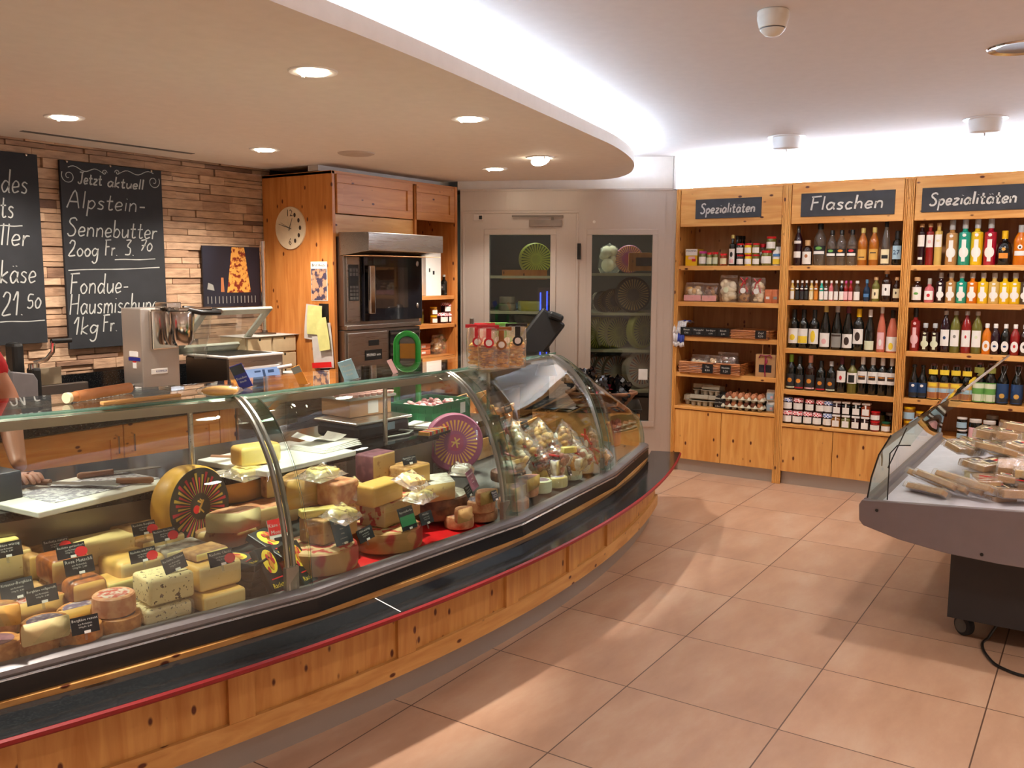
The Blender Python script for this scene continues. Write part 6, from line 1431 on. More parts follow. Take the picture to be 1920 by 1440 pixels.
# wicker bowl of black sweets on it
bk = thing('sweets_basket', 'oval wicker basket on the low pine cabinet', 'basket', tuple(e0+eu*.26-en*.16+Vector((0, 0, .712))), math.atan2(eu.y, eu.x))
b = B()
for j in range(9):
    f = j/8; rx, ry = .17+.07*f, .11+.05*f; n = 60
    b.tube([(rx*(1+.012*math.sin(i*math.pi+j*math.pi))*math.cos(2*math.pi*i/n), ry*(1+.012*math.sin(i*math.pi+j*math.pi))*math.sin(2*math.pi*i/n), .008+.085*f) for i in range(n+1)], .0065 if j < 8 else .012, 5, 0, False)
b.lathe([(0, .003), (.17, .003)], 24, 0, (0, 0, 0), .65); b.done('woven_bowl', 'wicker_dark', bk, True)
pm('foil_black', '#131316', .15, .3, coat=.5); pm('foil_silver', '#c7c7cc', .18, .8); pm('foil_pink', '#d3485e', .25, .2); pm('foil_grey', '#5c585c', .25, .3)
def sweetbag(label, loc, rot, s, m1, m2, seed, group, name='sweets_bag', cat='sweets bag'):
    t = thing(name, label, cat, loc, 0, group); rnd = random.Random(seed); b = B()
    n, k = 6, 6; w, h = s, s*1.35
    for sg in (1, -1):
        g = lambda i, j: (w*(i/n-.5)*(1+.06*math.sin(j*2)), sg*(.30*w*math.sin(math.pi*i/n)**.7*math.sin(math.pi*min(1, j/k*1.05))**.8+.004)+.012*math.sin(i*3+j*2.3+seed), h*(j/k-.5))
        for i in range(n):
            for j in range(k): b.quad(g(i, j), g(i+1, j), g(i+1, j+1), g(i, j+1), 1 if (sg > 0 and 1 < j < 4 and 1 <= i <= 4) else 0)
    o = b.done('wrapper', [m1, m2], t, 'all'); t.rotation_euler = rot; return t
rnd = random.Random(5); k = 0
where = ['front left', 'front middle', 'front right', 'middle left', 'centre', 'middle right', 'rear left', 'rear middle', 'rear right', 'top front', 'top middle', 'top rear', 'top right', 'top left', 'uppermost']
for k in range(15):
    if k < 9: x, y, z = -.13+.13*(k % 3), -.075+.075*(k//3), .085
    else: x, y, z = (-.14+.07*(k-9)), .03*((k % 3)-1)+.03, .15+(.05 if k > 11 else 0)
    c, s = math.cos(bk.rotation_euler.z), math.sin(bk.rotation_euler.z)
    sweetbag('black wrapped sweets bag in the wicker basket, '+where[k], tuple(bk.location+Vector((x*c-y*s, x*s+y*c, z))), (rnd.uniform(-.9, .9), rnd.uniform(-.9, .9), rnd.uniform(0, 6)), .095, 'foil_black', rnd.choice(['foil_silver', 'foil_pink', 'foil_grey', 'foil_black']), k, 'sweets bags in the wicker basket')
DBG = 0
# ------------------------------------------------------------------ cheeses in the display well
def deckz(p): return .502+(6.87-(Vector((p.x-OX, p.y-OY)).length))/.67*.075
def PD(px, py):
    z = .53
    for _ in range(8): p = PZ(px, py, z); z = deckz(p)
    return PZ(px, py, z)
speck('ch_pale', '#e6c98a', '#cfa85c', 90, .74, .45, .12); speck('ch_gold', '#dfae5c', '#c58f3c', 70, .76, .45, .12); speck('ch_ivory', '#ecd9a0', '#d8bf7c', 80, .75, .45, .1)
speck('ch_herb', '#e2cd98', '#4e3a26', 85, .64, .5, .2, .03); speck('ch_pepper', '#e4c684', '#3c2c1c', 34, .72, .45, .1, .02); speck('ch_butter', '#f1dc86', '#e6c95c', 20, .7, .35, .05)
speck('ch_hole', '#d9b56c', '#a87a38', 26, .70, .45, .2, .02); speck('ch_mountain', '#cdab6c', '#a8824a', 40, .68, .5, .15)
speck('rd_orange', '#d2904e', '#b26c34', 40, .6, .5, .2, .2); speck('rd_tan', '#c2935c', '#97683a', 30, .58, .55, .25, .2); speck('rd_pink', '#d9a077', '#c27c58', 36, .6, .5, .2, .2); speck('rd_brown', '#8a5a3c', '#5c3826', 24, .55, .6, .3, .2)
speck('rd_grey', '#b9aa98', '#8a7c70', 30, .55, .7, .3, .2); speck('rd_smoke', '#b8682c', '#8e4a1e', 34, .55, .4, .25, .2); speck('rd_white', '#ece7dc', '#d4cbbd', 40, .6, .7, .2, .2); speck('rd_purple', '#8e5a66', '#6e3f4e', 30, .55, .55, .2, .2)
speck('label_multi', '#b9a6a0', '#6a5a72', 60, .5, .45, 0, .2); speck('label_multi2', '#c8b4a6', '#b0483c', 70, .56, .45, 0, .15); speck('label_red', '#d9b888', '#c23c34', 24, .56, .5, 0, .05); speck('label_lilac', '#e3dce4', '#7a68a8', 40, .55, .5, 0, .08)
speck('label_side', '#b98a54', '#b03a30', 7, .57, .55, .2, .06)
def put(o, px, py, rz, back=0, z=None, side=0):
    """stand an object so that its front lower middle shows at the pixel"""
    rz -= .40 if px < 560 else .24
    p = PD(px, py) if z is None else PZ(px, py, z)
    c = Vector((p.x-math.sin(rz)*back, p.y+math.cos(rz)*back, p.z+.0008)); cs, sn = math.cos(rz), math.sin(rz)
    c0 = c.copy()
    for _ in range(3):      # keep the piece inside the glass
        ex = max(math.hypot(c.x+x*cs-y*sn-OX, c.y+x*sn+y*cs-OY) for x, y, _z in [q.co[:] for q in o.data.vertices])-6.870
        if ex > 0:
            d = Vector((OX-c.x, OY-c.y)).normalized()*ex; c.x += d.x; c.y += d.y
    if z is None: c.z = deckz(c)+.006
    if DBG and (c-c0).length > .012: print('SHIFT', px, py, (c-c0).length, o.name)
    o.location = c; o.rotation_euler = (0, 0, rz); return o
def block(label, px, py, w, d, h, rz, paste, rind=None, z=None, bev=.012, group=None, name='cheese_block'):
    r = rind or paste; b = B(); x, y = w/2, d/2
    vs = [(a, c, e) for e in (0, h) for c in (-y, y) for a in (-x, x)]
    b.add(vs, [(0, 1, 5, 4)], 1); b.add(vs, [(0, 2, 3, 1), (4, 5, 7, 6), (2, 6, 7, 3), (0, 4, 6, 2), (1, 3, 7, 5)], 0); b.v = vs; b.f = [(0, 1, 5, 4), (0, 2, 3, 1), (4, 5, 7, 6), (2, 6, 7, 3), (0, 4, 6, 2), (1, 3, 7, 5)]
    o = b.done(name, [r, paste]); m = o.modifiers.new('bevel', 'BEVEL'); m.width = bev; m.segments = 4; m.limit_method = 'ANGLE'
    for p in o.data.polygons: p.use_smooth = True
    put(o, px, py, rz, d/2, z); return tag(o, label, 'cheese', group)
def wheelseg(label, px, py, R, h, rz, a0, a1, paste, rind, z=None, back=None, disc=None, group=None, name='cheese_wedge', top=None, zz=None):
    """part of a wheel from angle a0 to a1 (degrees, local); full wheels use 0..360"""
    full = a1-a0 >= 359.9; b = B(); pr = [(0, 0), (R*.90, 0), (R*.97, h*.06), (R, h*.25), (R, h*.75), (R*.97, h*.94), (R*.90, h), (0, h)]
    n = max(8, int((a1-a0)/9)); A, C = math.radians(a0), math.radians(a1)
    tm = 2 if top else 0
    b.lathe(pr, n, [0, 0, 0, 0, 0, 0, tm], (0, 0, 0), 1, A, C)
    if not full:
        for q, rev in ((A, 0), (C, 1)):
            vs = [(r*math.cos(q), r*math.sin(q), zt) for r, zt in pr]; b.add(vs, [tuple(range(len(pr)))[::(-1 if rev else 1)]], 1)
    ms = [rind, paste]+([top] if top else [])
    o = b.done(name, ms, smooth=True, weld=True)
    put(o, px, py, rz, R if back is None else back, z)
    if disc:
        DN = 28; c = B(); rr = R*.74
        if full: c.lathe([(rr, h+.0006), (0, h+.0006)], DN)
        else: c.lathe([(rr, h+.0006), (0, h+.0006)], 16, 0, (0, 0, 0), 1, A, C)
        c.done('label_disc', disc, o)
    return tag(o, label, 'cheese', group)
def mutschli(label, px, py, R, h, z=None, rind='rd_orange', disc='label_multi', rz=.1): return wheelseg(label, px, py, R, h, rz, 0, 360, rind, rind, z, R, disc, 'small round cheeses', 'small_round_cheese')
def card(label, title, px, py, z, w=.085, h=.05, rz=.12, col='card_black', sticker=False, lines=('aus Rohmilch', '100g Fr. 2.40'), lean=-.35, band=None, chip=True, tsz=.0125, roll=0):
    rz -= .42 if px < 560 else .28
    p = PZ(px, py, z); t = thing('price_card', label, 'price card', (p.x, p.y, p.z), rz, 'cheese price cards')
    T = Matrix.Rotation(lean, 4, 'X') @ Matrix.Rotation(roll, 4, 'Y')
    B().cb((0, 0, h/2+.004), (w, .002, h), 0, T).done('card_panel', col, t)
    B().cb((0, .004, -.004), (.008, .002, .022), 0, T).done('card_pin', 'acrylic', t)
    if band: B().cb((0, -.0012, h*(band[0]+band[1])/2+.004), (w*.97, .0006, h*(band[1]-band[0])), 0, T).done('colour_band', band[2], t)
    b = B(); X, Z = T.to_3x3() @ Vector((1, 0, 0)), T.to_3x3() @ Vector((0, 0, 1))
    text_on(b, title, tsz, T @ Vector((0, -.0016, h*.80+.004)), X, Z, .0004, 0, w*.92)
    for q, s in enumerate(lines): text_on(b, s, tsz*.56, T @ Vector((0, -.0016, h*(.56-.17*q)+.004)), X, Z, .0004, 0, w*.7)
    b.done('card_text', 'chalk', t)
    if chip: B().cb((.004, -.0024, .008), (.017, .0015, .008), 0, T).done('price_chip', 'card_white', t)
    if sticker:
        q = B().add([T @ Vector((w*.33+.016*math.cos(a)*1.25, -.003, h*.42+.016*math.sin(a))) for a in [2*math.pi*i/18 for i in range(18)]], [tuple(range(18))[::-1]])
        q.done('round_sticker', 'card_red', t)
    return t
# --- first section, left of the first glass joint
mutschli('small orange cheese wheel cut by the left picture edge, front row', 2, 1258, .066, .055, disc='rd_purple')
mutschli('small orange cheese wheel behind the front left one at the picture edge', 0, 1208, .06, .05)
wheelseg('half small cheese with cut face at the far left edge', -4, 1188, .06, .06, -.2, 0, 180, 'ch_gold', 'rd_orange', .63, .02)
p = mutschli('small orange wheel carrying a half wheel, front row', 79, 1238, .064, .042)
zt = p.location.z+.043
wheelseg('half wheel with pale cut face standing on the small orange wheel', 88, 1204, .066, .065, .22, 0, 180, 'ch_ivory', 'rd_orange', zt, .0, 'label_multi')
p = mutschli('small yellow cheese wheel holding a black card, front row', 162, 1222, .062, .055, disc='label_multi')
card('black price card standing on the small yellow wheel in the front row', 'Bergkäse rezent', 162, 1190, p.location.z+.055, .075, .05)
p = mutschli('lower orange wheel of the pair left of the speckled blocks', 237, 1199, .062, .05)
zt = p.location.z+.051
mutschli('upper orange wheel of the pair left of the speckled blocks', 226, 1160, .063, .062, zt, 'rd_pink', 'label_multi2')
mutschli('orange wheel half hidden behind the pair', 205, 1178, .06, .055)
wheelseg('half wheel with printed label behind the front row, black card above', 75, 1178, .085, .085, .25, 0, 180, 'ch_gold', 'rd_orange', None, .0, 'label_multi2')
card('price card reading Bergkäse vollgereift on the half wheel', 'Bergkäse vollgereift', 82, 1133, .63, .088, .05, .25)
wheelseg('printed half wheel behind the wheel with card', 155, 1185, .07, .075, .2, 0, 180, 'ch_gold', 'rd_orange', None, 0, 'label_multi')
# second row
q1 = block('orange brown soft cheese slab under the Rosa card', 166, 1160, .135, .10, .045, .25, 'ch_gold', 'rd_smoke', bev=.016)
q2 = block('orange half cheese lying on the soft slab, under the Rosa card', 172, 1132, .115, .10, .075, .25, 'ch_gold', 'rd_smoke', q1.location.z+.0455, .026)
card('price card reading Rosa Mutschli', 'Rosa Mutschli', 152, 1078, q2.location.z+.09, .088, .052, .25, tsz=.015)
q3 = block('plain cheese block under the smoked raclette block', 140, 1125, .14, .11, .06, .25, 'ch_mountain', 'rd_tan')
q4 = block('smoked raclette block with orange ribbed rind', 137, 1094, .13, .14, .085, .25, 'ch_mountain', 'rd_smoke', q3.location.z+.061, .02)
card('price card with red sticker reading Raclette geräuchert', 'Raclette geräuchert', 136, 1048, q4.location.z+.087, .088, .045, .25, sticker=True)
block('pale cheese slice lying before the smoked block', 60, 1140, .13, .09, .05, .4, 'ch_butter', 'rd_tan')
card('grey price card reading Kräuter-Bergkäse at the left', 'Kräuter-Bergkäse', 36, 1124, .62, .095, .058, .3, 'slate_grey')
q = block('tall cheese block cut by the left picture edge', 20, 1090, .15, .15, .10, .25, 'ch_pale', 'rd_tan', .58)
block('thin yellow cheese piece on the tall block at the left edge', 5, 1030, .11, .06, .03, .25, 'ch_butter', None, q.location.z+.101, .008)
card('price card on the tall block at the left edge', 'Bergkäse würzig', 15, 1047, q.location.z+.10, .095, .05, .25)
q = block('raclette block with red stickered card, second from the left edge', 100, 1083, .15, .19, .09, .28, 'ch_gold', 'rd_tan', .575)
card('price card with red sticker reading Raclette nature', 'Raclette nature', 108, 1036, q.location.z+.09, .085, .045, .28, sticker=True)
q = block('long yellow raclette loaf at the back', 205, 1056, .20, .12, .085, .28, 'ch_pale', 'ch_pale', .60)
block('yellow cheese slab beneath the long loaf', 207, 1082, .22, .13, .045, .28, 'ch_gold', 'ch_gold', .555)
q5 = block('raclette loaf with red stickered card at the back, left of the standing wheel', 283, 1030, .16, .15, .075, .3, 'ch_gold', 'rd_tan', .61)
card('price card with red sticker on the loaf nearest the standing wheel', 'Raclette Bergkäse', 273, 1004, q5.location.z+.077, .085, .045, .3, sticker=True)
q = block('raclette loaf with pepper specks before the standing wheel', 310, 1046, .17, .15, .075, .32, 'ch_pepper', 'rd_tan', .585)
card('price card with red sticker and white strip', 'Raclette Knoblauch', 312, 1016, q.location.z+.077, .085, .045, .3, sticker=True)
block('cheese slab beneath the peppered loaf', 236, 1115, .12, .12, .04, .3, 'ch_butter', 'ch_gold')
q = block('rounded raclette loaf with pepper specks, red stickered card on it', 272, 1098, .17, .17, .095, .3, 'ch_pepper', 'ch_gold', .545, .022)
card('price card with red sticker reading Raclette mit Pfeffer', 'Raclette mit Pfeffer', 271, 1055, q.location.z+.097, .09, .045, .28, sticker=True)
block('pinkish cheese loaf behind the spiced card', 355, 1062, .17, .12, .07, .3, 'ch_ivory', 'rd_grey', .565)
q1 = block('speckled herb cheese block, lower one, bagged in film', 320, 1172, .15, .12, .05, .22, 'ch_herb', 'ch_herb')
t = q1; B().box(-.082, .082, -.068, .066, .001, .056).done('film_bag', 'film', q1, bevel=.012)
q2 = block('speckled herb cheese block, upper one', 325, 1129, .148, .13, .085, .22, 'ch_herb', 'ch_herb', q1.location.z+.058)
card('tilted black price card on the speckled block', 'Raclette Kräuter', 333, 1072, q2.location.z+.087, .075, .05, .2, roll=-.18)
q1 = block('plain yellow raclette block, lower one', 424, 1148, .155, .12, .055, .25, 'ch_pale', 'ch_gold')
q2 = block('plain yellow raclette block, upper one, slice on top', 416, 1104, .16, .14, .088, .25, 'ch_pale', 'ch_gold', q1.location.z+.0555, .018)
block('cut cheese slice lying on the upper yellow block', 400, 1048, .13, .10, .03, .35, 'ch_butter', 'rd_tan', q2.location.z+.089)
card('price card with red sticker reading Raclette Classic', 'Raclette Classic', 418, 1062, q2.location.z+.09, .088, .05, .3, sticker=True)
# black raclette packs
def pack(label, loc, rot, z=None):
    t = thing('raclette_pack', label, 'cheese pack', loc, 0, 'black raclette packs'); w, h = .105, .165
    B().box(-w/2, w/2, -.0, .026, 0, h).done('tray', 'card_black', t, bevel=.004)
    c = B(); c.add([(.038*math.cos(a), -.001, h*.66+.045*math.sin(a)) for a in [2*math.pi*i/22 for i in range(22)]], [tuple(range(22))], 0)
    rnd = random.Random(2)
    for k in range(14): x, zz = rnd.uniform(-.024, .024), h*.62+rnd.uniform(-.024, .03); c.add([(x+.007*math.cos(a), -.0018-.0001*k, zz+.012*math.sin(a)) for a in [2*math.pi*i/8 for i in range(8)]], [tuple(range(8))], 1+(k % 2))
    c.box(-.034, .034, -.002, -.001, h*.26, h*.285, 3); c.done('pack_print', ['lb_yellow', 'lb_red', 'lb_orange', 'card_red'], t)
    ln, wd = hand('zzttn', .028, 0, 0) if 0 else (None, 0)
    text_on(B(), 'Raclette', .034, (0, -.001, h*.12), (1, 0, 0), (0, 0, 1), .001, 0, w*.8).done('pack_lettering', 'lb_yellow', t)
    t.rotation_euler = rot; return t
p = PD(488, 1108)
for k in range(4):
    a = pack('black raclette pack in the flat stack, '+('lowest', 'second from below', 'third from below', 'topmost')[k], (p.x-.02+.006*k, p.y-.02, p.z+.030+k*.0275), (-math.pi/2+.06, 0, .25+.04*k))
p = PD(530, 1112); pack('black raclette pack leaning upright before the stack', (p.x, p.y, p.z+.012), (-.55, .12, .28))
p = PD(585, 1097); pack('black raclette pack leaning upright behind the first bracket', (p.x, p.y, p.z+.012), (-.6, .1, .32))
p = PZ(545, 1037, .60); pack('black raclette pack lying tilted behind the upright packs', (p.x, p.y, .60), (-1.15, 0, .2))
t = card('red and white sign reading Käse des Monats', 'Käse des', 528, 1030, .60, .075, .11, .2, 'card_white', lines=(), band=(.48, 1.0, 'card_red'), chip=False, tsz=.02)
X, Z = Matrix.Rotation(-.35, 4, 'X') @ Vector((1, 0, 0)), Matrix.Rotation(-.35, 3, 'X') @ Vector((0, 0, 1))
b = text_on(B(), 'Monats', .02, Matrix.Rotation(-.35, 3, 'X') @ Vector((0, -.0022, .066)), X, Z, .0004, 0, .06); b.done('card_text', 'chalk', t)
B().cb((.006, -.003, .028), (.055, .002, .036), 0, Matrix.Rotation(-.35, 4, 'X')).done('inset_card', 'card_black', t)
# standing printed wheel and the wedges beside it
sw = standing_wheel('round_cheese', 'large yellow wheel on edge with dark red and gold rayed label', (2.10, 2.85, .575), (.12, -1), .156, .10, 'rind_yellow', 'label_dark', None, 'cheese', .08)
b = B()      # small emblem: bold strokes like an upright figure
ribbons(b, [smoothline([(-.012, .024), (.008, .010), (-.004, -.004), (.014, -.026)], 4), smoothline([(.018, .022), (.002, .0), (-.010, -.022)], 4), smoothline([(.0, .028), (.012, .016), (.004, .004)], 4)], .007, (0, 0, .1012), (1, 0, 0), (0, 1, 0), .001)
b.done('emblem', 'lb_gold', sw); B().lathe([(.016, .1018), (0, .1018)], 16, 0, (-.02, -.008, 0)).done('emblem_dot', 'card_red', sw)
q = wheelseg('quarter wheel lying flat behind the raclette packs', 455, 1028, .16, .085, .35, 10, 170, 'ch_mountain', 'rd_tan', .565, .03)
q2 = wheelseg('cheese wedge standing on the flat quarter wheel', 447, 1000, .12, .075, .5, 0, 120, 'ch_ivory', 'rd_pink', q.location.z+.086, .0)
q = block('broad cheese slab behind the sign Käse des Monats', 512, 988, .26, .14, .085, .3, 'ch_pale', 'rd_pink', .60)
wheelseg('tall half wheel with grey top and film wrapped butter on it', 462, 940, .155, .115, .25, 15, 165, 'ch_gold', 'rd_grey', q.location.z+.0855, .0)
block('narrow cheese piece left of the first bracket', 515, 934, .075, .05, .10, .25, 'ch_butter', 'rd_tan', q.location.z+.0855)
def packet(label, px, py, w, d, z, rz, rx=0, col='ch_butter', h=.028):
    t = thing('wrapped_portion', label, 'wrapped cheese', tuple(PZ(px, py, z)), rz, 'film wrapped portions')
    b = B(); n = 5
    b.prism([(-w*.42, -d*.2), (w*.3, -d*.45), (w*.45, d*.3), (-w*.2, d*.45)], .004, h); b.done('portion', col, t, bevel=.006)
    b = B(); n = 8
    for sg in (0, 1):
        g = lambda i, j: (w*(i/n-.5)*1.15, d*(j/n-.5)*1.15, (h*1.18*min(1, 4*min(i, n-i, j, n-j)/n) if sg else .001)+.003*math.sin(i*2.1+j*1.3)*(1 if 0 < i < n and 0 < j < n else 0)*sg+.002)
        for i in range(n):
            for j in range(n): b.quad(*( [g(i, j), g(i+1, j), g(i+1, j+1), g(i, j+1)] if sg else [g(i, j), g(i, j+1), g(i+1, j+1), g(i+1, j)]))
    b.done('film_wrap', 'film', t, 'all'); t.rotation_euler = (rx, 0, rz); return t
packet('film wrapped pale portion on the tall half wheel', 462, 890, .17, .12, .80, .2, .12)
# --- middle section
RED = B(); 
for i, (x0, x1) in enumerate(((2.02, 3.16),)):
    a0, a1 = ang(x0), ang(x1); vs = []
    n = 14; pz = lambda r, a: pol(r, a, deckz(pol(r, a))+.0015)
    b = B()
    for k in range(n):
        q0, q1 = a0+(a1-a0)*k/n, a0+(a1-a0)*(k+1)/n; b.quad(pz(6.85, q0), pz(6.85, q1), pz(6.45, q1), pz(6.45, q0))
    o = b.done('red_mat', pm('mat_red', '#d0141a', .45)); s = o.modifiers.new('thick', 'SOLIDIFY'); s.thickness = .001; tag(o, 'bright red mat lining the well under the big wheels', 'mat')
def bigwheel(label, px, py, R, h): return wheelseg(label, px, py, R, h, .2, 0, 360, 'label_side', 'label_side', None, R, None, 'big flat cheese wheels', 'round_cheese', 'label_red')
w1 = bigwheel('big flat wheel in red printed film, left one on the red mat', 650, 1086, .148, .085)
zt1 = w1.location.z+.0855
w2 = bigwheel('big flat wheel in red printed film, right one on the red mat', 775, 1044, .148, .085)
zt2 = w2.location.z+.0855
c1 = block('tall mountain cheese wedge standing on the left big wheel', 640, 1012, .20, .12, .095, .32, 'ch_mountain', 'rd_tan', zt1, .008)
card('dark teal card reading Appenzeller on the left big wheel', 'Appenzeller', 648, 1022, zt1, .09, .105, .3, 'card_teal', lines=('Classic', 'kräftig', 'aus Rohmilch', '100g Fr. 2.20'), roll=.0)
card('small black card beside the teal card', 'Mild-würzig', 690, 1015, zt1, .085, .05, .3, roll=-.1)
block('pale cheese stick lying on the wedge of the left big wheel', 600, 970, .14, .05, .03, -.25, 'ch_butter', None, c1.location.z+.096, .006)
packet('bright film wrapped portion on the wedge of the left big wheel', 640, 968, .14, .10, c1.location.z+.11, .3, .25)
c2 = block('long mountain cheese wedge standing on the right big wheel', 757, 978, .25, .13, .095, .34, 'ch_mountain', 'label_red', zt2, .008)
card('green and black card reading Appenzeller Bio on the right big wheel', 'Appenzeller Bio', 770, 994, zt2, .09, .09, .3, 'card_black', lines=('', ''), band=(.18, .62, 'card_green'))
card('small black card beside the green card', 'Mild Bio', 803, 984, zt2, .08, .05, .3)
c3 = block('smooth yellow wedge on the long wedge of the right big wheel', 730, 945, .19, .10, .085, .3, 'ch_gold', 'ch_gold', c2.location.z+.096, .012)
packet('bright film wrapped portion right of the smooth yellow wedge', 787, 935, .14, .09, c2.location.z+.098, .25, .1)
q = block('brown sided cheese block at the back behind the left big wheel', 660, 975, .26, .12, .12, .3, 'ch_hole', 'rd_brown', .60)
q2 = wheelseg('tall half wheel in film behind the left big wheel', 602, 945, .15, .115, .3, 10, 165, 'ch_gold', 'rd_tan', q.location.z+.121, .0)
packet('film wrapped yellow portion on top of the tall half wheel', 602, 893, .17, .11, q2.location.z+.117, .2, .08)
packet('film wrapped portion leaning right of the tall half wheel', 660, 918, .13, .10, q2.location.z+.04, .3, .5)
block('pinkish cheese block right of the tall half wheel', 655, 948, .13, .11, .095, .3, 'rd_pink', 'rd_pink', q.location.z+.121, .012)
q = block('dark cheese block at the back behind the right big wheel', 742, 935, .24, .12, .12, .3, 'ch_hole', 'rd_brown', .62)
block('tall wedge with purple rind at the back', 722, 905, .15, .10, .125, .3, 'ch_mountain', 'rd_purple', q.location.z+.121, .010)
block('flat yellow block with black card at the back', 785, 910, .17, .12, .085, .25, 'ch_gold', 'rd_tan', q.location.z+.10)
card('black price card on the flat yellow block at the back', 'Appenzeller extra', 770, 872, q.location.z+.187, .08, .035, .2, lines=('100g Fr. 2.60',))
packet('film wrapped slices before the flat yellow block', 770, 905, .13, .10, q.location.z+.19, .3, .4, 'ch_butter')
pw = standing_wheel('round_cheese', 'purple wheel on edge with orange rayed label', (3.66, 2.79, .585), (-.62, -.78), .155, .08, 'rind_purple', 'label_purple', None, 'cheese', .12)
b = B(); ribbons(b, [smoothline([(.024, .02), (.004, .006), (-.008, -.004), (-.020, -.02)], 4), smoothline([(-.004, .028), (.004, .006), (.010, -.028)], 4), smoothline([(-.022, .006), (-.002, .0), (.022, -.006)], 4)], .008, (0, 0, .0812), (1, 0, 0), (0, 1, 0), .001); b.done('emblem', 'lb_gold', pw)
k1 = wheelseg('dark crusted flat wheel with white top at the right of the red mat', 872, 972, .145, .10, .35, 0, 360, 'rd_brown', 'rd_brown', .545, .145, None, None, 'round_cheese', 'rd_white')
k2 = wheelseg('large cut wedge with white rind standing on the dark crusted wheel', 862, 935, .20, .075, .75, 20, 130, 'ch_mountain', 'rd_white', k1.location.z+.1005, .02)
packet('pale film wrapped portion on the large white rind wedge', 865, 885, .17, .10, k2.location.z+.077, .6, .05, 'rd_white')
card('slanting dark card with blue head on the dark crusted wheel', 'Emmentaler', 893, 918, .70, .06, .085, .4, 'rd_purple', lines=('mild', 'kräftig'), roll=-.2, chip=False)
card('small black card left of the slanting dark card', 'Tilsiter', 883, 932, .665, .05, .05, .4, roll=-.2)
k = mutschli('small orange wheel on the red mat with a piece on top', 881, 998, .066, .055, rind='rd_pink', disc='label_multi2')
wheelseg('cut orange cheese piece on the small orange wheel by the mat', 876, 980, .045, .06, .3, -10, 170, 'ch_mountain', 'rd_pink', k.location.z+.056, 0)
k = mutschli('lowest orange wheel of the stack left of the second bracket', 925, 984, .075, .045, rind='rd_pink')
k = mutschli('middle orange wheel of the stack left of the second bracket', 921, 962, .07, .05, k.location.z+.046, 'rd_pink')
wheelseg('half orange cheese on the stack left of the second bracket', 917, 944, .06, .055, .35, -10, 170, 'ch_mountain', 'rd_pink', k.location.z+.051, 0)
card('round blue grey price card on the orange stack', 'Mutschli', 931, 940, k.location.z+.06, .045, .045, .35, 'slate_grey')
# --- third section
k = mutschli('orange wheel right of the second bracket, lowest', 985, 964, .075, .05, rind='rd_pink')
k3 = mutschli('orange wheel right of the second bracket, with two halves above', 1003, 938, .08, .055, rind='rd_pink')
wheelseg('half cheese with pink rind right of the second bracket, front one', 977, 935, .075, .06, .4, 0, 180, 'ch_hole', 'rd_pink', k.location.z+.051, 0, 'rd_purple')
wheelseg('half cheese with pink rind right of the second bracket, rear one', 1000, 918, .08, .06, .4, 0, 180, 'ch_hole', 'rd_pink', k3.location.z+.056, 0, 'rd_purple')
mutschli('dark low wheel behind the pink rind halves', 978, 905, .09, .05, .58, 'rd_brown', 'rd_purple')
for i, (px, py, w, h, c, l) in enumerate(((1034, 928, .07, .05, 'lb_pale', 'green film wrapped cheese, nearest the rail in the third section'), (1047, 908, .09, .055, 'ch_butter', 'yellow film wrapped cheese behind the green wrapped one'), (1078, 895, .09, .055, 'ch_butter', 'yellow film wrapped cheese with knot, third section'), (1048, 890, .06, .06, 'ch_ivory', 'small half cheese with grey label'), (1071, 880, .075, .06, 'ch_gold', 'half cheese with lilac label on top'), (1093, 880, .07, .05, 'ch_ivory', 'half cheese with lilac label nearest the third bracket'))):
    o = wheelseg(l, px, py, w*.8, h*1.25, .5, 0, 360 if i < 3 else 180, c, c if i < 3 else 'rd_white', None if i < 3 else .575, .0 if i > 2 else w*.8, 'label_lilac' if i > 2 else 'label_multi', None, 'small_round_cheese')
for px, py, c, l in ((1063, 918, 'ch_butter', 'yellow wrapped cheese against the rail, middle of the third section'), (1090, 903, 'lb_pale', 'greenish wrapped cheese against the rail near the third bracket'), (1112, 890, 'ch_ivory', 'pale wrapped cheese against the rail by the third bracket')):
    o = wheelseg(l, px, py, .06, .055, .4, 0, 360, c, c, None, .06, 'label_lilac', None, 'small_round_cheese'); B().lathe([(.063, .0), (.063, .05), (.05, .062), (0, .06)], 18).done('film_wrap', 'film', o, 'all')
block('white cheese roll at the back of the third section', 975, 888, .15, .09, .07, .4, 'rd_white', 'rd_white', .60, .03)
block('white cheese round next to the roll', 1020, 885, .10, .08, .06, .4, 'ch_ivory', 'rd_white', .58, .03)
card('black card before the white cheese roll', 'Weichkäse', 977, 893, .62, .06, .05, .4); card('small black card among the lilac label cheeses', 'Ziege', 1070, 893, .60, .045, .05, .45, roll=.25); card('small black card by the grey label cheese', 'Schaf', 1033, 895, .595, .04, .045, .45)
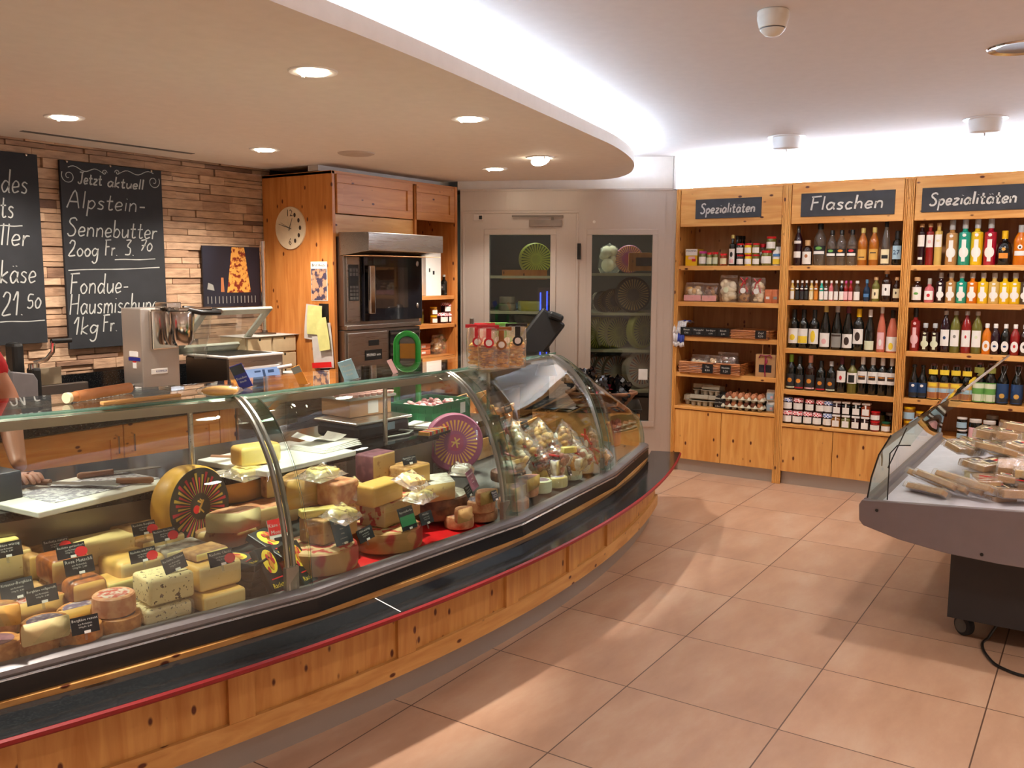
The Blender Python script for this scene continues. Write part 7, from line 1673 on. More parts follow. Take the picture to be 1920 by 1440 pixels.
# bags of bread and sausages with red ribbon
pm('bread', '#c58a48', .7, var=.2); pm('sausage', '#9e4a3a', .45, var=.2); pm('sausage_dark', '#7a2f2c', .4, var=.2)
def goodie(label, px, py, z, w, h, fill, seed, rz, rx, rib=True, lb=None):
    p = PZ(px, py, z); t = bagthing('gift_food_bag', label, 'food bag', tuple(p), 'film food bags at the right end of the counter', w, .07, h, fill, 18, .019, seed, 'film', lb, 'ribbon_red' if rib else None, rz)
    t.rotation_euler = (rx, .2*math.sin(seed), rz); return t
for i, a in enumerate(((975, 835, .74, .13, .17, ['meringue', 'crisp'], -.9), (1005, 848, .70, .13, .17, ['bread', 'crisp'], -1.1), (985, 868, .66, .13, .16, ['meringue', 'crisp'], -1.0), (1020, 868, .65, .12, .16, ['sausage', 'sausage_dark'], -1.1), (1045, 850, .68, .12, .16, ['sausage', 'bread'], -1.0),
        (1065, 868, .64, .12, .17, ['sausage_dark', 'sausage'], -1.2), (1085, 848, .66, .12, .17, ['bread', 'crisp'], -1.0), (1105, 862, .63, .12, .17, ['sausage', 'meringue'], -1.1), (1090, 874, .60, .13, .18, ['sausage', 'bread'], -1.25), (1120, 845, .64, .11, .16, ['terracotta', 'bread'], -.8),
        (1140, 862, .60, .10, .15, ['bread', 'crisp'], -1.0), (1030, 828, .74, .11, .15, ['lb_gold', 'crisp'], -.8), (1062, 832, .72, .11, .15, ['lb_gold', 'bread'], -.8))):
    px, py, z, w, h, f, rx = a
    goodie('film food bag in the heap at the counter end, '+('back left', 'behind the white roll', 'front left above the white roll', 'middle left with red meat', 'centre rear', 'middle with dark red meat', 'rear right of centre', 'right with red meat', 'front right with long sausages', 'far right with orange noodles', 'rightmost by the end pane', 'rear left with yellow noodles', 'rear centre with yellow noodles')[i], px, py+6, z-.02, w, h, f, 60+i, -.6+.4*(i % 3), rx, i not in (8, 11, 12), 'card_white' if i % 3 == 0 else None)
block('small yellow cheese piece lying among the food bags', 1070, 850, .075, .04, .03, -.3, 'ch_butter', None, .70, .004)
# stepped pine stand with chalk labels at the back of the third section
st = thing('stepped_stand', 'stepped pine stand with chalk labels at the back of the right counter end', 'display stand', (4.55, 3.0, .58))
b = B(); c = B(); k = B()
for i in range(3):
    r0 = 6.22-.16*i; z1 = .66+.085*i
    arc(b, rect(r0-.16, r0, .58, z1), .12, .262, 12)
    arc(c, rect(r0-.0, r0+.012, z1-.01, z1+.035), .12, .262, 12)
b.done('step_boards', 'pine_pale', st, world=True); c.done('front_lip', 'pine_counter_x', st, world=True)
b = B(); t_ = B()
for i in range(3):
    for j in range(2):
        a = .145+.075*j+.02*i; r0 = 6.22-.16*i+.014; z1 = .66+.085*i; T = Matrix.Translation(pol(r0, a, z1+.02)) @ Matrix.Rotation(a, 4, 'Z') @ Matrix.Rotation(-.3, 4, 'X')
        b.cb((0, 0, 0), (.12, .003, .06), 0, T); text_on(t_, ('Mostbröckli', 'Salsiz', 'Birnbrot', 'Landjäger', 'Biberli', 'Speck')[i*2+j], .02, T @ Vector((0, -.0016, .0)), T.to_3x3() @ Vector((1, 0, 0)), T.to_3x3() @ Vector((0, 0, 1)), .0006, 0, .1)
b.done('chalk_label', 'slate', st, world=True); t_.done('label_text', 'chalk', st, world=True)
gb = thing('ribbon_basket', 'small basket with handle and golden sweets on the stepped stand', 'basket', tuple(pol(6.02, .20, .748))); b = B()
b.lathe([(.05, 0), (.065, .05)], 20); b.tube([(-.062, 0, .05), (-.05, 0, .11), (0, 0, .135), (.05, 0, .11), (.062, 0, .05)], .004, 6); b.done('woven_body', 'wicker', gb, True); blobs(20, .1, .1, .06, .014, 5, 2, 1, .02).done('sweets', ['lb_gold', 'sausage_dark'], gb, 'all')
sg = thing('sausage_bundle', 'bundle of thin reddish sausages leaning at the right end pane', 'sausages', tuple(PZ(1150, 838, .62))); b = B()
for k in range(7): b.tube([(.0+.012*k, 0, 0), (.02+.02*k, .03, .07), (.03+.024*k, .05, .13+.006*(k % 3))], .008, 8)
b.done('sausages', 'sausage', sg, True)
# ------------------------------------------------------------------ things on and behind the counter
TZ = 1.1745
pm('cookie', '#d99a3c', .6, var=.2); pm('cookie_dark', '#9c5f2a', .6, var=.25); pm('cookie_pale', '#e0b04e', .6, var=.15)
def crackbag(px, label, top, fill, seed, depth=0.0, h=.20):
    p = PZ(px, 690+0, TZ); p = Vector((p.x, p.y, TZ))+Vector((FW.x, FW.y, 0)).normalized()*depth
    az = YAW+.15; t = thing('cracker_bag', label, 'bag', tuple(p), az, 'cracker bags on the counter glass')
    pillow(.088, .07, h, crimp=.02, seed=seed, wob=.003).done('clear_bag', 'film', t, True)
    blobs(85, .08, .062, h*.66, .014, seed, 2, .5).done('crackers', fill, t, 'all')
    B().box(-.006, .006, -.052, .052, h-.012, h+.004).box(-.038, -.034, -.012, .012, h-.055, h-.01).done('header_strip', top, t)
    b = B(); b.lathe([(0, .003), (.024, .003), (.024, 0), (0, 0)], 20); b.lathe([(0, .0042), (.015, .0042)], 18, 1); o = b.done('round_tag', [top, 'lb_white'], t); o.rotation_euler = (0, -math.pi/2, 0); o.location = (-.04, 0, h-.075)
    return t
crackbag(893, 'cracker bag with red header, leftmost on the counter glass', 'ribbon_red', ['cookie_pale', 'cookie'], 1, .02)
crackbag(908, 'cracker bag with red header behind the front red one', 'ribbon_red', ['cookie', 'cookie_dark'], 2, .12)
crackbag(915, 'cracker bag with red header in the front middle', 'ribbon_red', ['cookie', 'cookie_dark'], 3, -.05)
crackbag(938, 'cracker bag with brown header, dark contents', 'cookie_dark', ['cookie_dark', 'cookie'], 4, -.03, .19)
crackbag(948, 'cracker bag with green header at the back', 'lb_green', ['cookie_pale', 'lb_olive'], 5, .12)
crackbag(930, 'cracker bag with green header behind the brown one', 'lb_green', ['cookie_pale', 'cookie'], 6, .16)
crackbag(968, 'cracker bag with black header at the right', 'cap_black', ['cookie_pale', 'cookie'], 7, .02, .205)
# rolls, board and wrapped loaf on the top glass at left
def on_glass(px, py): return PZ(px, py, TZ)
a, c = on_glass(128, 757), on_glass(243, 737)
t = thing('paper_roll', 'orange brown paper roll lying on the counter glass at left', 'roll', (a.x, a.y, TZ)); d = (c-a); d.z = 0
B().tube([(0, 0, .02), (d.x*.12, d.y*.12, .02), (d.x*.121, d.y*.121, .02), (d.x, d.y, .02)], [.016, .016, .019, .019], 18).done('roll', pm('paper_orange', '#cf8a55', .6), t, True)
B().tube([(-d.x*.03, -d.y*.03, .02), (d.x*.02, d.y*.02, .02)], .018, 18).done('roll_end', 'lb_cream', t, True)
a, c = on_glass(190, 760), on_glass(337, 744)
t = thing('wooden_stick', 'flat yellow wooden stick lying on the counter glass before the grinder', 'stick', (a.x, a.y, TZ)); d = (c-a); d.z = 0
nn = Vector((-d.y, d.x, 0)).normalized()*.013
b = B(); b.add([-nn, d-nn, d+nn, nn, -nn+Vector((0, 0, .012)), d-nn+Vector((0, 0, .012)), d+nn+Vector((0, 0, .012)), nn+Vector((0, 0, .012))], [(0, 3, 2, 1), (4, 5, 6, 7), (0, 1, 5, 4), (1, 2, 6, 5), (2, 3, 7, 6), (3, 0, 4, 7)]); b.done('stick', 'pine_pale', t, bevel=.003)
p = on_glass(412, 742)
t = thing('wrapped_loaf', 'film wrapped golden roll lying on the counter glass', 'bread', (p.x, p.y, TZ), YAW-math.pi/2+.2)
b = B().sphere((0, 0, .018), .02, 16, 8, 0, (3.2, 1.1, .9)); b.done('loaf', 'cookie_pale', t, 'all'); b = B().sphere((0, 0, .019), .023, 16, 8, 0, (3.6, 1.15, .9)); b.done('film_wrap', 'film', t, 'all')
# card stands on the glass
def stand(px, py, label, w, h, tilt, cols, txt, z=TZ, az=None, lean=.3, name='card_stand', fold=True):
    p = PZ(px, py, z); t = thing(name, label, 'card', (p.x, p.y, z), (az if az is not None else YAW-math.pi/2), None)
    T = Matrix.Rotation(tilt, 4, 'Y') @ Matrix.Rotation(lean, 4, 'X')
    B().cb((0, 0, h/2), (w, .0025, h), 0, T).done('card', cols[0], t)
    b = B()
    if len(cols) > 1:
        for (z0, z1, m) in cols[1]: b2 = B().cb((0, -.0018, h*(z0+z1)/2), (w*.96, .001, h*(z1-z0)), 0, T).done('print', m, t)
    for q, (s, sz, zz) in enumerate(txt): text_on(b, s, sz, T @ Vector((0, -.0026, h*zz)), T.to_3x3() @ Vector((1, 0, 0)), T.to_3x3() @ Vector((0, 0, 1)), .0004, 0, w*.88)
    if txt: b.done('card_text', 'chalk', t)
    B().cb((0, .02, .002), (w, .05, .003), 0, T if 0 else None).done('foot', 'acrylic', t)
    return t
stand(463, 727, 'dark blue leaflet standing on the counter glass before the display screen', .05, .10, -.35, ['print_blue', [(.62, .98, 'picture_dark')]], [('Fondue', .014, .45), ('frisch', .012, .3)])
stand(570, 722, 'narrow orange and grey leaflet standing on the glass by the white bowl', .036, .085, -.35, ['lb_orange', [(.66, .98, 'lb_grey')]], [])
stand(660, 712, 'pale blue chalk card standing on the glass before the lower oven', .06, .09, -.3, ['card_blue'], [('Heute', .016, .75), ('Raclette', .013, .5), ('frisch', .013, .3)])
# green framed weighing scale display behind the counter
gx = PY(765, 820, 3.30); 
gd = thing('scale_display', 'tall green framed customer display of the weighing scale', 'scale display', (gx.x, gx.y, WT), YAW-math.pi/2)
pm('green_frame', '#19a03a', .3, coat=.3); pm('amber_glass', '#a8781f', .2, coat=.4)
b = B(); w, h0, h1 = .062, .03, .415
path = [(-w, 0, h0)]+[(-w, 0, h1)]+[(-w*math.cos(q), 0, h1+w*math.sin(q)) for q in [math.pi*i/14 for i in range(1, 14)]]+[(w, 0, h1), (w, 0, h0)]
b.tube(path, .017, 10); b.box(-w-.011, -w+.02, -.012, .03, h0, h1); b.done('green_frame', 'green_frame', gd, True)
B().box(-w+.01, w-.004, -.004, .02, .22, .46).done('display_body', 'grey_plastic', gd, bevel=.02)
B().box(-w+.022, w-.014, -.007, -.003, .335, .42).done('amber_display', 'amber_glass', gd)
B().box(-w+.022, w-.014, -.007, -.003, .25, .32).done('lower_display', pm('display_grey', '#8a8886', .3), gd)
B().box(-w+.02, w+.01, 0, .05, .03, .22).done('column', 'grey_plastic', gd)
B().box(-w-.05, w+.03, -.06, .08, 0, .03).done('foot', 'black_plastic', gd, bevel=.006)
stand(742, 700, 'small pale pink edged card leaning beside the green display', .022, .07, -.4, ['lb_pink'], [])
# scale body with box of rolled paper and tray of pink paper cups
p = PZ(700, 815, WT); q = Vector((p.x, p.y+.05, WT))
sb = thing('weighing_scale', 'low black weighing scale with sticker on the granite worktop', 'scale', tuple(q), -.05)
B().box(-.19, .19, -.13, .16, 0, .075).done('body', 'black_plastic', sb, bevel=.02); B().box(-.20, .20, -.14, .17, .075, .09).done('platter', 'steel_x', sb, bevel=.006)
B().box(.02, .075, -.132, -.13, .03, .068).done('sticker', 'lb_sky', sb); B().tube([(.1, -.12, .02), (.17, -.17, .008), (.1, -.20, .008), (-.05, -.19, .008)], .006, 8).done('cable', 'lb_grey', sb, True)
bx = thing('cardboard_box', 'brown cardboard box standing on the black scale', 'box', tuple(q+Vector((.05, .1, .091))), -.1)
B().box(-.14, .14, -.10, .12, 0, .085).done('carton', pm('carton_brown', '#a9805a', .8), bx, bevel=.002); B().box(-.02, .05, -.101, -.10, .01, .075).done('label', 'paper_dim', bx)
ct = thing('cup_tray', 'flat tray of pink paper cups on the cardboard box', 'tray', tuple(q+Vector((.07, .1, .177))), -.1)
B().box(-.17, .15, -.11, .13, 0, .012).done('tray', 'lb_grey', ct)
b = B(); [b.lathe([(.012, 0), (.018, .014), (.016, .016), (0, .010)], 10, 0, (-.15+i*.04, -.09+j*.05, .012)) for i in range(8) for j in range(5)]; b.done('paper_cups', pm('cup_pink', '#d9a9a4', .7), ct, True, )
# green crates of pink wrapped sweets
pm('crate_green', '#1d7a4a', .45); pm('sweet_pink', '#d88a90', .4, var=.15); pm('sweet_white', '#ead0cf', .4)
def crate(name, label, loc, rz, w, d, h, n, seed):
    t = thing(name, label, 'crate', loc, rz, None); b = B()
    b.box(-w, w, -d, d, 0, .006)
    for s in (-1, 1):
        for (z0, z1) in ((0, .02), (h*.45, h*.6), (h-.02, h)): b.box(-w, w, s*d-.004, s*d+.004, z0, z1); b.box(s*w-.004, s*w+.004, -d, d, z0, z1)
        for k in range(9): x = -w+2*w*k/8; b.box(x-.005, x+.005, s*d-.003, s*d+.003, 0, h)
        for k in range(7): y = -d+2*d*k/6; b.box(s*w-.003, s*w+.003, y-.005, y+.005, 0, h)
        b.box(-w, w, s*d-.001, s*d+.001, 0, h*.95); b.box(s*w-.001, s*w+.001, -d, d, 0, h*.95)
    b.done('crate_body', 'crate_green', t)
    o = blobs(n, 2*d*.94, 2*w*.94, h*1.05, .014, seed, 2, .7).done('wrapped_sweets', ['sweet_pink', 'sweet_white'], t, 'all'); o['kind'] = 'stuff'
    B().box(w*.45, w*.72, -d-.006, -d-.004, h*.3, h*.85).done('label', 'lb_white', t)
    return t
p = PZ(838, 790, WT); crate('sweets_crate', 'green plastic crate of pink wrapped sweets on the worktop', (p.x, p.y+.12, WT), .12, .20, .14, .11, 330, 3)
p = PZ(770, 808, WT)
t = thing('paper_stack', 'stack of white paper sheets before the green crate', 'paper', (PZ(800, 800, WT).x, PZ(800, 800, WT).y, WT), .3); b = B()
for k in range(5): b.cb((random.uniform(-.01, .01), random.uniform(-.01, .01), .004+k*.005), (.26, .16, .004), 0, Matrix.Rotation(random.uniform(-.06, .06), 4, 'Z'))
b.done('sheets', 'paper', t)
t = thing('price_tag_tray', 'narrow tray of yellow and red price tags beside the paper stack', 'tray', (PZ(815, 815, WT).x, PZ(815, 815, WT).y, WT), .15); b = B(); b.box(-.12, .12, -.035, .035, 0, .012)
for k in range(12): b.box(-.11+k*.019, -.10+k*.019, -.03, .03, .012, .03, 1+k % 3)
b.done('tags', ['black_plastic', 'lb_gold', 'lb_red', 'lb_grey'], t)
# white boards and knives on the worktop
pm('cutting_white', '#e9e6dd', .5, var=.02); pm('blade', '#b9b4ae', .25, .9); pm('handle_wood', '#9a6a4a', .6); speck('sheet_print', '#d9d9dd', '#9d9aa8', 55, .52, .5, 0, .05)
def slab(name, label, c, w, d, rz, h, mat, z=WT, cat='cutting board'):
    t = thing(name, label, cat, (c.x, c.y, z), rz); B().box(-w/2, w/2, -d/2, d/2, 0, h).done('board', mat, t, bevel=.004); return t
def board2(label, a, c, e, h):
    """board from its front edge a-c and the rear end of its left edge e"""
    a, c, e = (Vector((q.x, q.y, 0)) for q in (a, c, e)); u = (c-a); w = u.length; u.normalize(); v = Vector((-u.y, u.x, 0)); d = (e-a).dot(v)
    return slab('cutting_board', label, (a+c)/2+v*d/2, w, d, math.atan2(u.y, u.x), h, 'cutting_white')
cb1 = board2('white cutting board on the worktop at left, under a clear printed sheet', PZ(72, 962, WT+.02), PZ(322, 902, WT+.02), PZ(34, 918, WT+.02), .022)
B().cb((.05, -.0, .0235), (.44, .24, .002), 0).done('printed_sheet', 'sheet_print', cb1)
cb2 = board2('white cutting board on the worktop behind the wedges, with papers', PZ(500, 886, WT+.02), PZ(668, 846, WT+.02), PZ(395, 858, WT+.02), .024)
block('yellow cheese block standing on the right cutting board', 492, 873, .19, .10, .085, .2, 'ch_butter', 'ch_gold', WT+.0245, .02)
t = thing('wrapping_paper', 'white wrapping paper sheets on the right cutting board', 'paper', tuple(PZ(612, 838, WT+.025)), .05); b = B()
for k in range(4): b.cb((.01*k, .01*k, .002+k*.004), (.26, .2, .003), 0, Matrix.Rotation(.05*k, 4, 'Z'))
n = 6
g = lambda i, j: (-.1+.24*i/n, .0+.12*j/n, .02+.035*math.sin(i*1.0+.6)*(.4+.6*j/n)+.012)
for i in range(n):
    for j in range(n): b.quad(g(i, j), g(i+1, j), g(i+1, j+1), g(i, j+1))
b.done('sheets', 'paper', t)
def knife(label, pa, pb, blade_w, hl, z, flip=1):
    d = pb-pa; L = d.length; t = thing('cheese_knife', label, 'knife', (pa.x, pa.y, z), math.atan2(d.y, d.x), 'cheese knives')
    b = B(); b.prism([(hl, -blade_w*.5), (L, -blade_w*.5), (L, blade_w*.15), (L-.03, blade_w*.5), (hl, blade_w*.5)], .008, .0105); b.done('blade', 'blade', t)
    B().tube([(0, 0, .011), (.01, 0, .011), (hl*.5, 0, .011), (hl, 0, .011)], [.008, .013, .0115, .012], 10).done('handle', 'handle_wood', t, True)
knife('long knife lying at the back of the left white board', PZ(145, 898, .825), PZ(300, 879, .825), .035, .13, .825)
knife('knife whose handle points right on the left white board', PZ(288, 905, .826), PZ(150, 910, .826), .04, .13, .826)
knife('knife whose handle points left on the left white board', PZ(32, 910, .826), PZ(225, 913, .829), .04, .13, .829)
knife('knife with handle at right, lying by the right white board', PZ(446, 864, .81), PZ(388, 862, .81), .04, .12, .81)
t = thing('black_device', 'dark device cut by the left picture edge on the worktop', 'device', tuple(PZ(-40, 955, WT)), .05)
B().box(-.10, .13, -.05, .2, 0, .12).done('housing', 'black_plastic', t, bevel=.008)
# cash terminal behind the sweets end
p = PZ(1035, 700, .95); q = Vector((4.95, 3.65, 0))
t = thing('cash_terminal', 'black point of sale terminal tilted on its stand before the cold room', 'terminal', (PY(1010, 700, 3.72).x, 3.72, .8201), YAW-math.pi/2)
B().cb((0, 0, 0), (.23, .06, .40), 0, Matrix.Translation((.0, 0, .31)) @ Matrix.Rotation(.65, 4, 'Y') @ Matrix.Rotation(-.15, 4, 'X')).done('screen_housing', pm('pos_black', '#1d2022', .35), t, bevel=.02)
B().cb((0, 0, 0), (.12, .10, .06), 0, Matrix.Translation((.13, -.02, .465)) @ Matrix.Rotation(.35, 4, 'Y')).done('card_reader', 'pos_black', t, bevel=.02)
B().tube([(.06, .03, 0), (.06, .03, .12), (.04, .02, .25)], [.09, .05, .03], 14).done('stand', 'black_plastic', t, True)
t2 = thing('cash_desk', 'dark cash desk behind the right end of the counter', 'desk', (5.15, 3.85, 0)); B().box(4.75, 5.45, 3.55, 4.15, 0, .80).done('desk_body', 'steel_dark', t2, world=True)
B().box(4.70, 5.48, 3.52, 4.18, .80, .82).done('desk_top', 'granite', t2, world=True)
# ------------------------------------------------------------------ self-service island cooler at the right
IX0, IY1, IY0 = 4.10, .855, -.55
il = thing('island_cooler', 'grey self-service island cooler on castors with clear sloping side panes, at the right picture edge', 'cooler', (4.6, .15, 0))
prof = [(IY1, .622), (IY1+.012, .60), (IY1+.008, .53), (IY1-.01, .508), (IY1-.16, .468), (IY1-.35, .44), (IY1-.55, .430), (IY0, .430), (IY0, .70), (.15, .668)]
Mx2 = Matrix(((0, 0, 1, 0), (1, 0, 0, 0), (0, 1, 0, 0), (0, 0, 0, 1)))
B().prism(prof, IX0, IX0+.03, 0, None, Mx2).done('end_panel', 'island_grey', il, world=True, bevel=.004)
prof2 = [(y-.02 if i < 4 else y, z) for i, (y, z) in enumerate(prof)]
B().prism([(IY1-.02, .60), (IY1-.02, .53), (IY1-.35, .45), (IY1-.55, .44), (IY0, .44), (IY0, .45), (.15, .47), (.62, .50)], IX0+.03, 6.2, 0, None, Mx2).done('tub', 'island_grey', il, world=True)
b = B(); b.box(IX0+.03, 6.2, IY1-.03, IY1, .50, .625); b.done('side_rail', 'island_grey', il, world=True, bevel=.006)
b = B(); b.quad((IX0+.03, IY1-.03, .585), (IX0+.03, IY0, .66), (6.2, IY0, .66), (6.2, IY1-.03, .585)); o = b.done('deck_tray', 'island_tray', il, world=True)
s = o.modifiers.new('thick', 'SOLIDIFY'); s.thickness = .01
B().box(4.27, 6.1, -.5, .505, .105, .50).done('base_box', 'island_base', il, world=True)
b = B(); [b.lathe([(.006, .0), (.006, .004), (0, .004)], 10, 0, (0, 0, 0)) for _ in (0,)]; 
for (yy, zz) in ((.79, .585), (.37, .46)):
    o = B().lathe([(.007, 0), (.007, .003), (0, .003)], 10).done('screw', 'black_plastic', il); o.rotation_euler = (0, -math.pi/2, 0); o.location = Vector((IX0-.0005, yy, zz))-il.location
def castor(x, y):
    w = B(); w.lathe([(0, -.02), (.038, -.02), (.046, -.014), (.046, .014), (.038, .02), (0, .02)], 24)
    o = w.done('castor_wheel', 'rubber', il, True); o.rotation_euler = (math.pi/2, 0, .9); o.location = Vector((x, y, .0462))-il.location
    d = B().lathe([(.032, .021), (.032, .0225), (0, .0225)], 20).done('wheel_cap', 'grey_plastic', o); 
    d2 = B().lathe([(.032, -.021), (.032, -.0225), (0, -.0225)], 20).done('wheel_cap', 'grey_plastic', o)
    B().box(x-.02, x+.03, y-.024, y+.024, .075, .105).done('castor_fork', 'black_plastic', il, world=True, bevel=.006)
castor(4.375, .445); castor(4.375, -.38); castor(5.9, .44)
# clear side panes
def epx(px, py, x): v = PX(px, py, x); return (v.y, v.z)
o1 = [epx(*q, IX0+.05) for q in ((1626, 936), (1634, 895), (1648, 853), (1671, 816), (1740, 770), (1805, 733))]
o1 += [epx(1825, 741, IX0+.05), epx(1735, 801, IX0+.05), epx(1708, 835, IX0+.05), epx(1683, 835, IX0+.05), epx(1669, 850, IX0+.05), epx(1664, 937, IX0+.05)]
B().prism(o1, IX0+.045, IX0+.05, 0, None, Mx2).done('end_pane', 'pane', il, world=True)
edge1 = [(IX0+.047, y, z) for y, z in o1[:6]]; edge2 = [(IX0+.047, y, z) for y, z in o1[8:12]]
B().tube(edge1[:4], .0035, 6).tube(edge2, .003, 6).done('pane_seal', 'black_plastic', il, True, world=True)
ps = o1[:6]; b = B()
for side in (0, 1):
    off = .005*side
    vs = [(x, y-off, z) for x in (IX0+.05, 6.2) for y, z in ps]; k = len(ps); fs = [(j, j+1, k+j+1, k+j) for j in range(k-1)]; b.add(vs, fs if side else [f[::-1] for f in fs])
b.done('front_pane', 'pane', il, world=True, smooth='all')
B().tube([(IX0+.047, *ps[5]), (6.2, *ps[5])], .006, 8).done('top_bar', 'steel_x', il, True, world=True)
B().tube([(IX0+.3, ps[1][0]-.02, ps[1][1]), (IX0+.3, ps[3][0]-.02, ps[3][1])], .003, 6).done('inner_seal', 'black_plastic', il, True, world=True)
# price rail
b = B()
for (y0, x0, x1, dz) in ((.42, 4.75, 6.1, .10), (.10, 4.2, 4.22, .0)):
    pass
t_rail = B().box(4.62, 4.625, -.5, .45, .66, .69).done('price_rail', 'acrylic', il, world=True); B().box(4.618, 4.62, -.5, .45, .684, .69).done('red_rail_strip', 'card_red', t_rail)
# cheese portions in film
def idz(x, y): return .585+(.075)*(IY1-.03-y)/(IY1-.03-IY0)+.006
pm('portion_gold', '#dcb872', .45, var=.12); pm('portion_tan', '#b98a52', .5, var=.15); pm('portion_pale', '#eedda6', .4, var=.06)
def portion(label, px, py, z, w, d, h, rz, rx=0, ry=0, col='portion_gold', rind='portion_tan', lab=True, g='film packed cheese portions in the island cooler'):
    p = PZ(px, py, z); t = thing('cheese_portion', label, 'cheese portion', tuple(p), 0, g)
    o = B().prism([(-w/2, -d*.35), (w/2, -d*.5), (w/2, d*.5), (-w/2, d*.35)], .004, h, 0, (1, 0, 1)).done('wedge', [col, rind], t, bevel=.004)
    B().prism([(-w*.58, -d*.5), (w*.58, -d*.6), (w*.58, d*.6), (-w*.58, d*.5)], .0, h+.005).done('film_pack', 'film', t, bevel=.006)
    if lab:
        B().box(-w*.28, w*.2, -d*.25, d*.25, h+.0052, h+.006).box(-w*.24, -.002, -d*.2, d*.2, h+.006, h+.0064, 1).box(.0, w*.16, -d*.18, d*.05, h+.006, h+.0064, 2).done('pack_label', ['lb_cream', 'picture_dark', 'lb_red'], t)
    t.rotation_euler = (rx, ry, rz); return t
n = 0
for i, a in enumerate(((1735, 905, .63, .2), (1752, 907, .645, .2), (1775, 915, .63, .22), (1790, 905, .66, .2), (1800, 920, .63, .22), (1818, 917, .65, .2), (1735, 925, .605, .2))):
    px, py, z, w = a; portion('stick shaped wedge in the leaning row of the island cooler, '+ORD[i], px, py, z, .22, .05, .03, .9, .6, -.1+.03*i, 'portion_gold', 'portion_tan', False)
for i, (px, py, z, w, d, h, rz, rx, ry, cl) in enumerate(((1868, 928, .62, .20, .13, .03, .5, 0, 0, 'portion_tan'), (1870, 915, .652, .19, .12, .028, .5, .05, 0, 'portion_gold'), (1830, 868, .70, .19, .09, .03, -.3, .2, .1, 'portion_pale'), (1860, 870, .705, .22, .09, .035, -.5, .1, -.05, 'portion_pale'), (1855, 838, .74, .16, .15, .035, .1, .15, .1, 'portion_gold'),
        (1815, 840, .735, .17, .10, .035, -.2, .3, .1, 'portion_tan'), (1800, 835, .75, .18, .11, .03, -.4, .35, .1, 'portion_gold'), (1880, 845, .73, .2, .10, .035, .5, .3, 0, 'portion_gold'), (1868, 842, .76, .2, .11, .03, .7, .3, .05, 'portion_gold'), (1905, 862, .70, .16, .12, .04, .2, .1, 0, 'portion_tan'),
        (1850, 812, .76, .15, .10, .045, -.2, .1, 0, 'portion_tan'), (1885, 815, .77, .17, .12, .045, .2, .1, 0, 'portion_tan'), (1905, 800, .80, .2, .14, .04, .1, .1, .1, 'portion_pale'), (1825, 828, .73, .13, .1, .03, .4, .2, 0, 'portion_gold'), (1910, 835, .74, .15, .1, .035, -.4, .2, 0, 'portion_gold'), (1915, 905, .66, .15, .1, .03, .3, .1, 0, 'portion_tan'), (1885, 895, .68, .17, .1, .03, .1, .1, .1, 'portion_tan'))):
    portion(('flat tan wedge at the foot of the heap', 'labelled wedge lying on the flat tan wedge', 'pale wedge in crumpled film, middle left', 'pale wedge with wide label in the middle', 'broad golden wedge with label, upper middle', 'tan wedge under the labelled ones, upper left', 'golden labelled wedge at the upper left', 'golden wedge in the right middle', 'labelled golden wedge on the right middle one', 'tan wedge by the right picture edge', 'brown block at the top left of the heap', 'brown block at the top of the heap', 'pale labelled piece topmost by the picture edge', 'small golden wedge at the back left', 'golden wedge at the right edge', 'tan wedge low at the right edge', 'tan wedge behind the flat ones')[i]+' in the island cooler', px, py+8, z-.02, w, d, h, rz, rx, ry, cl)
blobs(40, 1.2, 1.2, .14, .06, 17, 2, .6).done('heap_core', ['film', 'portion_tan']) if 0 else None
hp = thing('portion_heap', 'deep layer of film packed portions filling the island cooler beneath the labelled ones', 'cheese portions', (5.0, .05, .62)); rnd = random.Random(9)
b = B(); c = B()
for k in range(70):
    x, y = rnd.uniform(4.45, 5.6), rnd.uniform(-.5, .5); z = idz(x, y)+rnd.uniform(.005, .06+.09*min(1, max(0, (.5-y))))
    T = Matrix.Translation((x, y, z)) @ Matrix.Rotation(rnd.uniform(0, 6), 4, 'Z') @ Matrix.Rotation(rnd.uniform(-.4, .4), 4, 'X'); b.cb((0, 0, .018), (.17, .09, .034), rnd.choice((0, 1, 2)), T); c.cb((0, 0, .018), (.19, .105, .042), 0, T)
o = b.done('portions', ['portion_tan', 'portion_gold', 'portion_pale'], hp, world=True, bevel=.004); o['kind'] = 'stuff'; o = c.done('film_packs', 'film', hp, world=True, bevel=.006); o['kind'] = 'stuff'; hp['kind'] = 'stuff'
# power cable on the floor
pts = [PZ(1852, 1195, .012), PZ(1842, 1206, .006), PZ(1845, 1222, .006), PZ(1862, 1243, .006), PZ(1885, 1256, .006), PZ(1920, 1268, .006), PZ(1990, 1280, .006)]
b = B(); P3 = []
base = [Vector(p) for p in pts]; P2 = smoothline([(p.x, p.y) for p in base], 5); 
b.tube([(4.42, .30, .10)]+[(x, y, .0075) for x, y in P2], .0065, 8); o = b.done('power_cable', 'black_plastic', None, True); tag(o, 'black power cable curling on the tiles under the island cooler', 'cable')
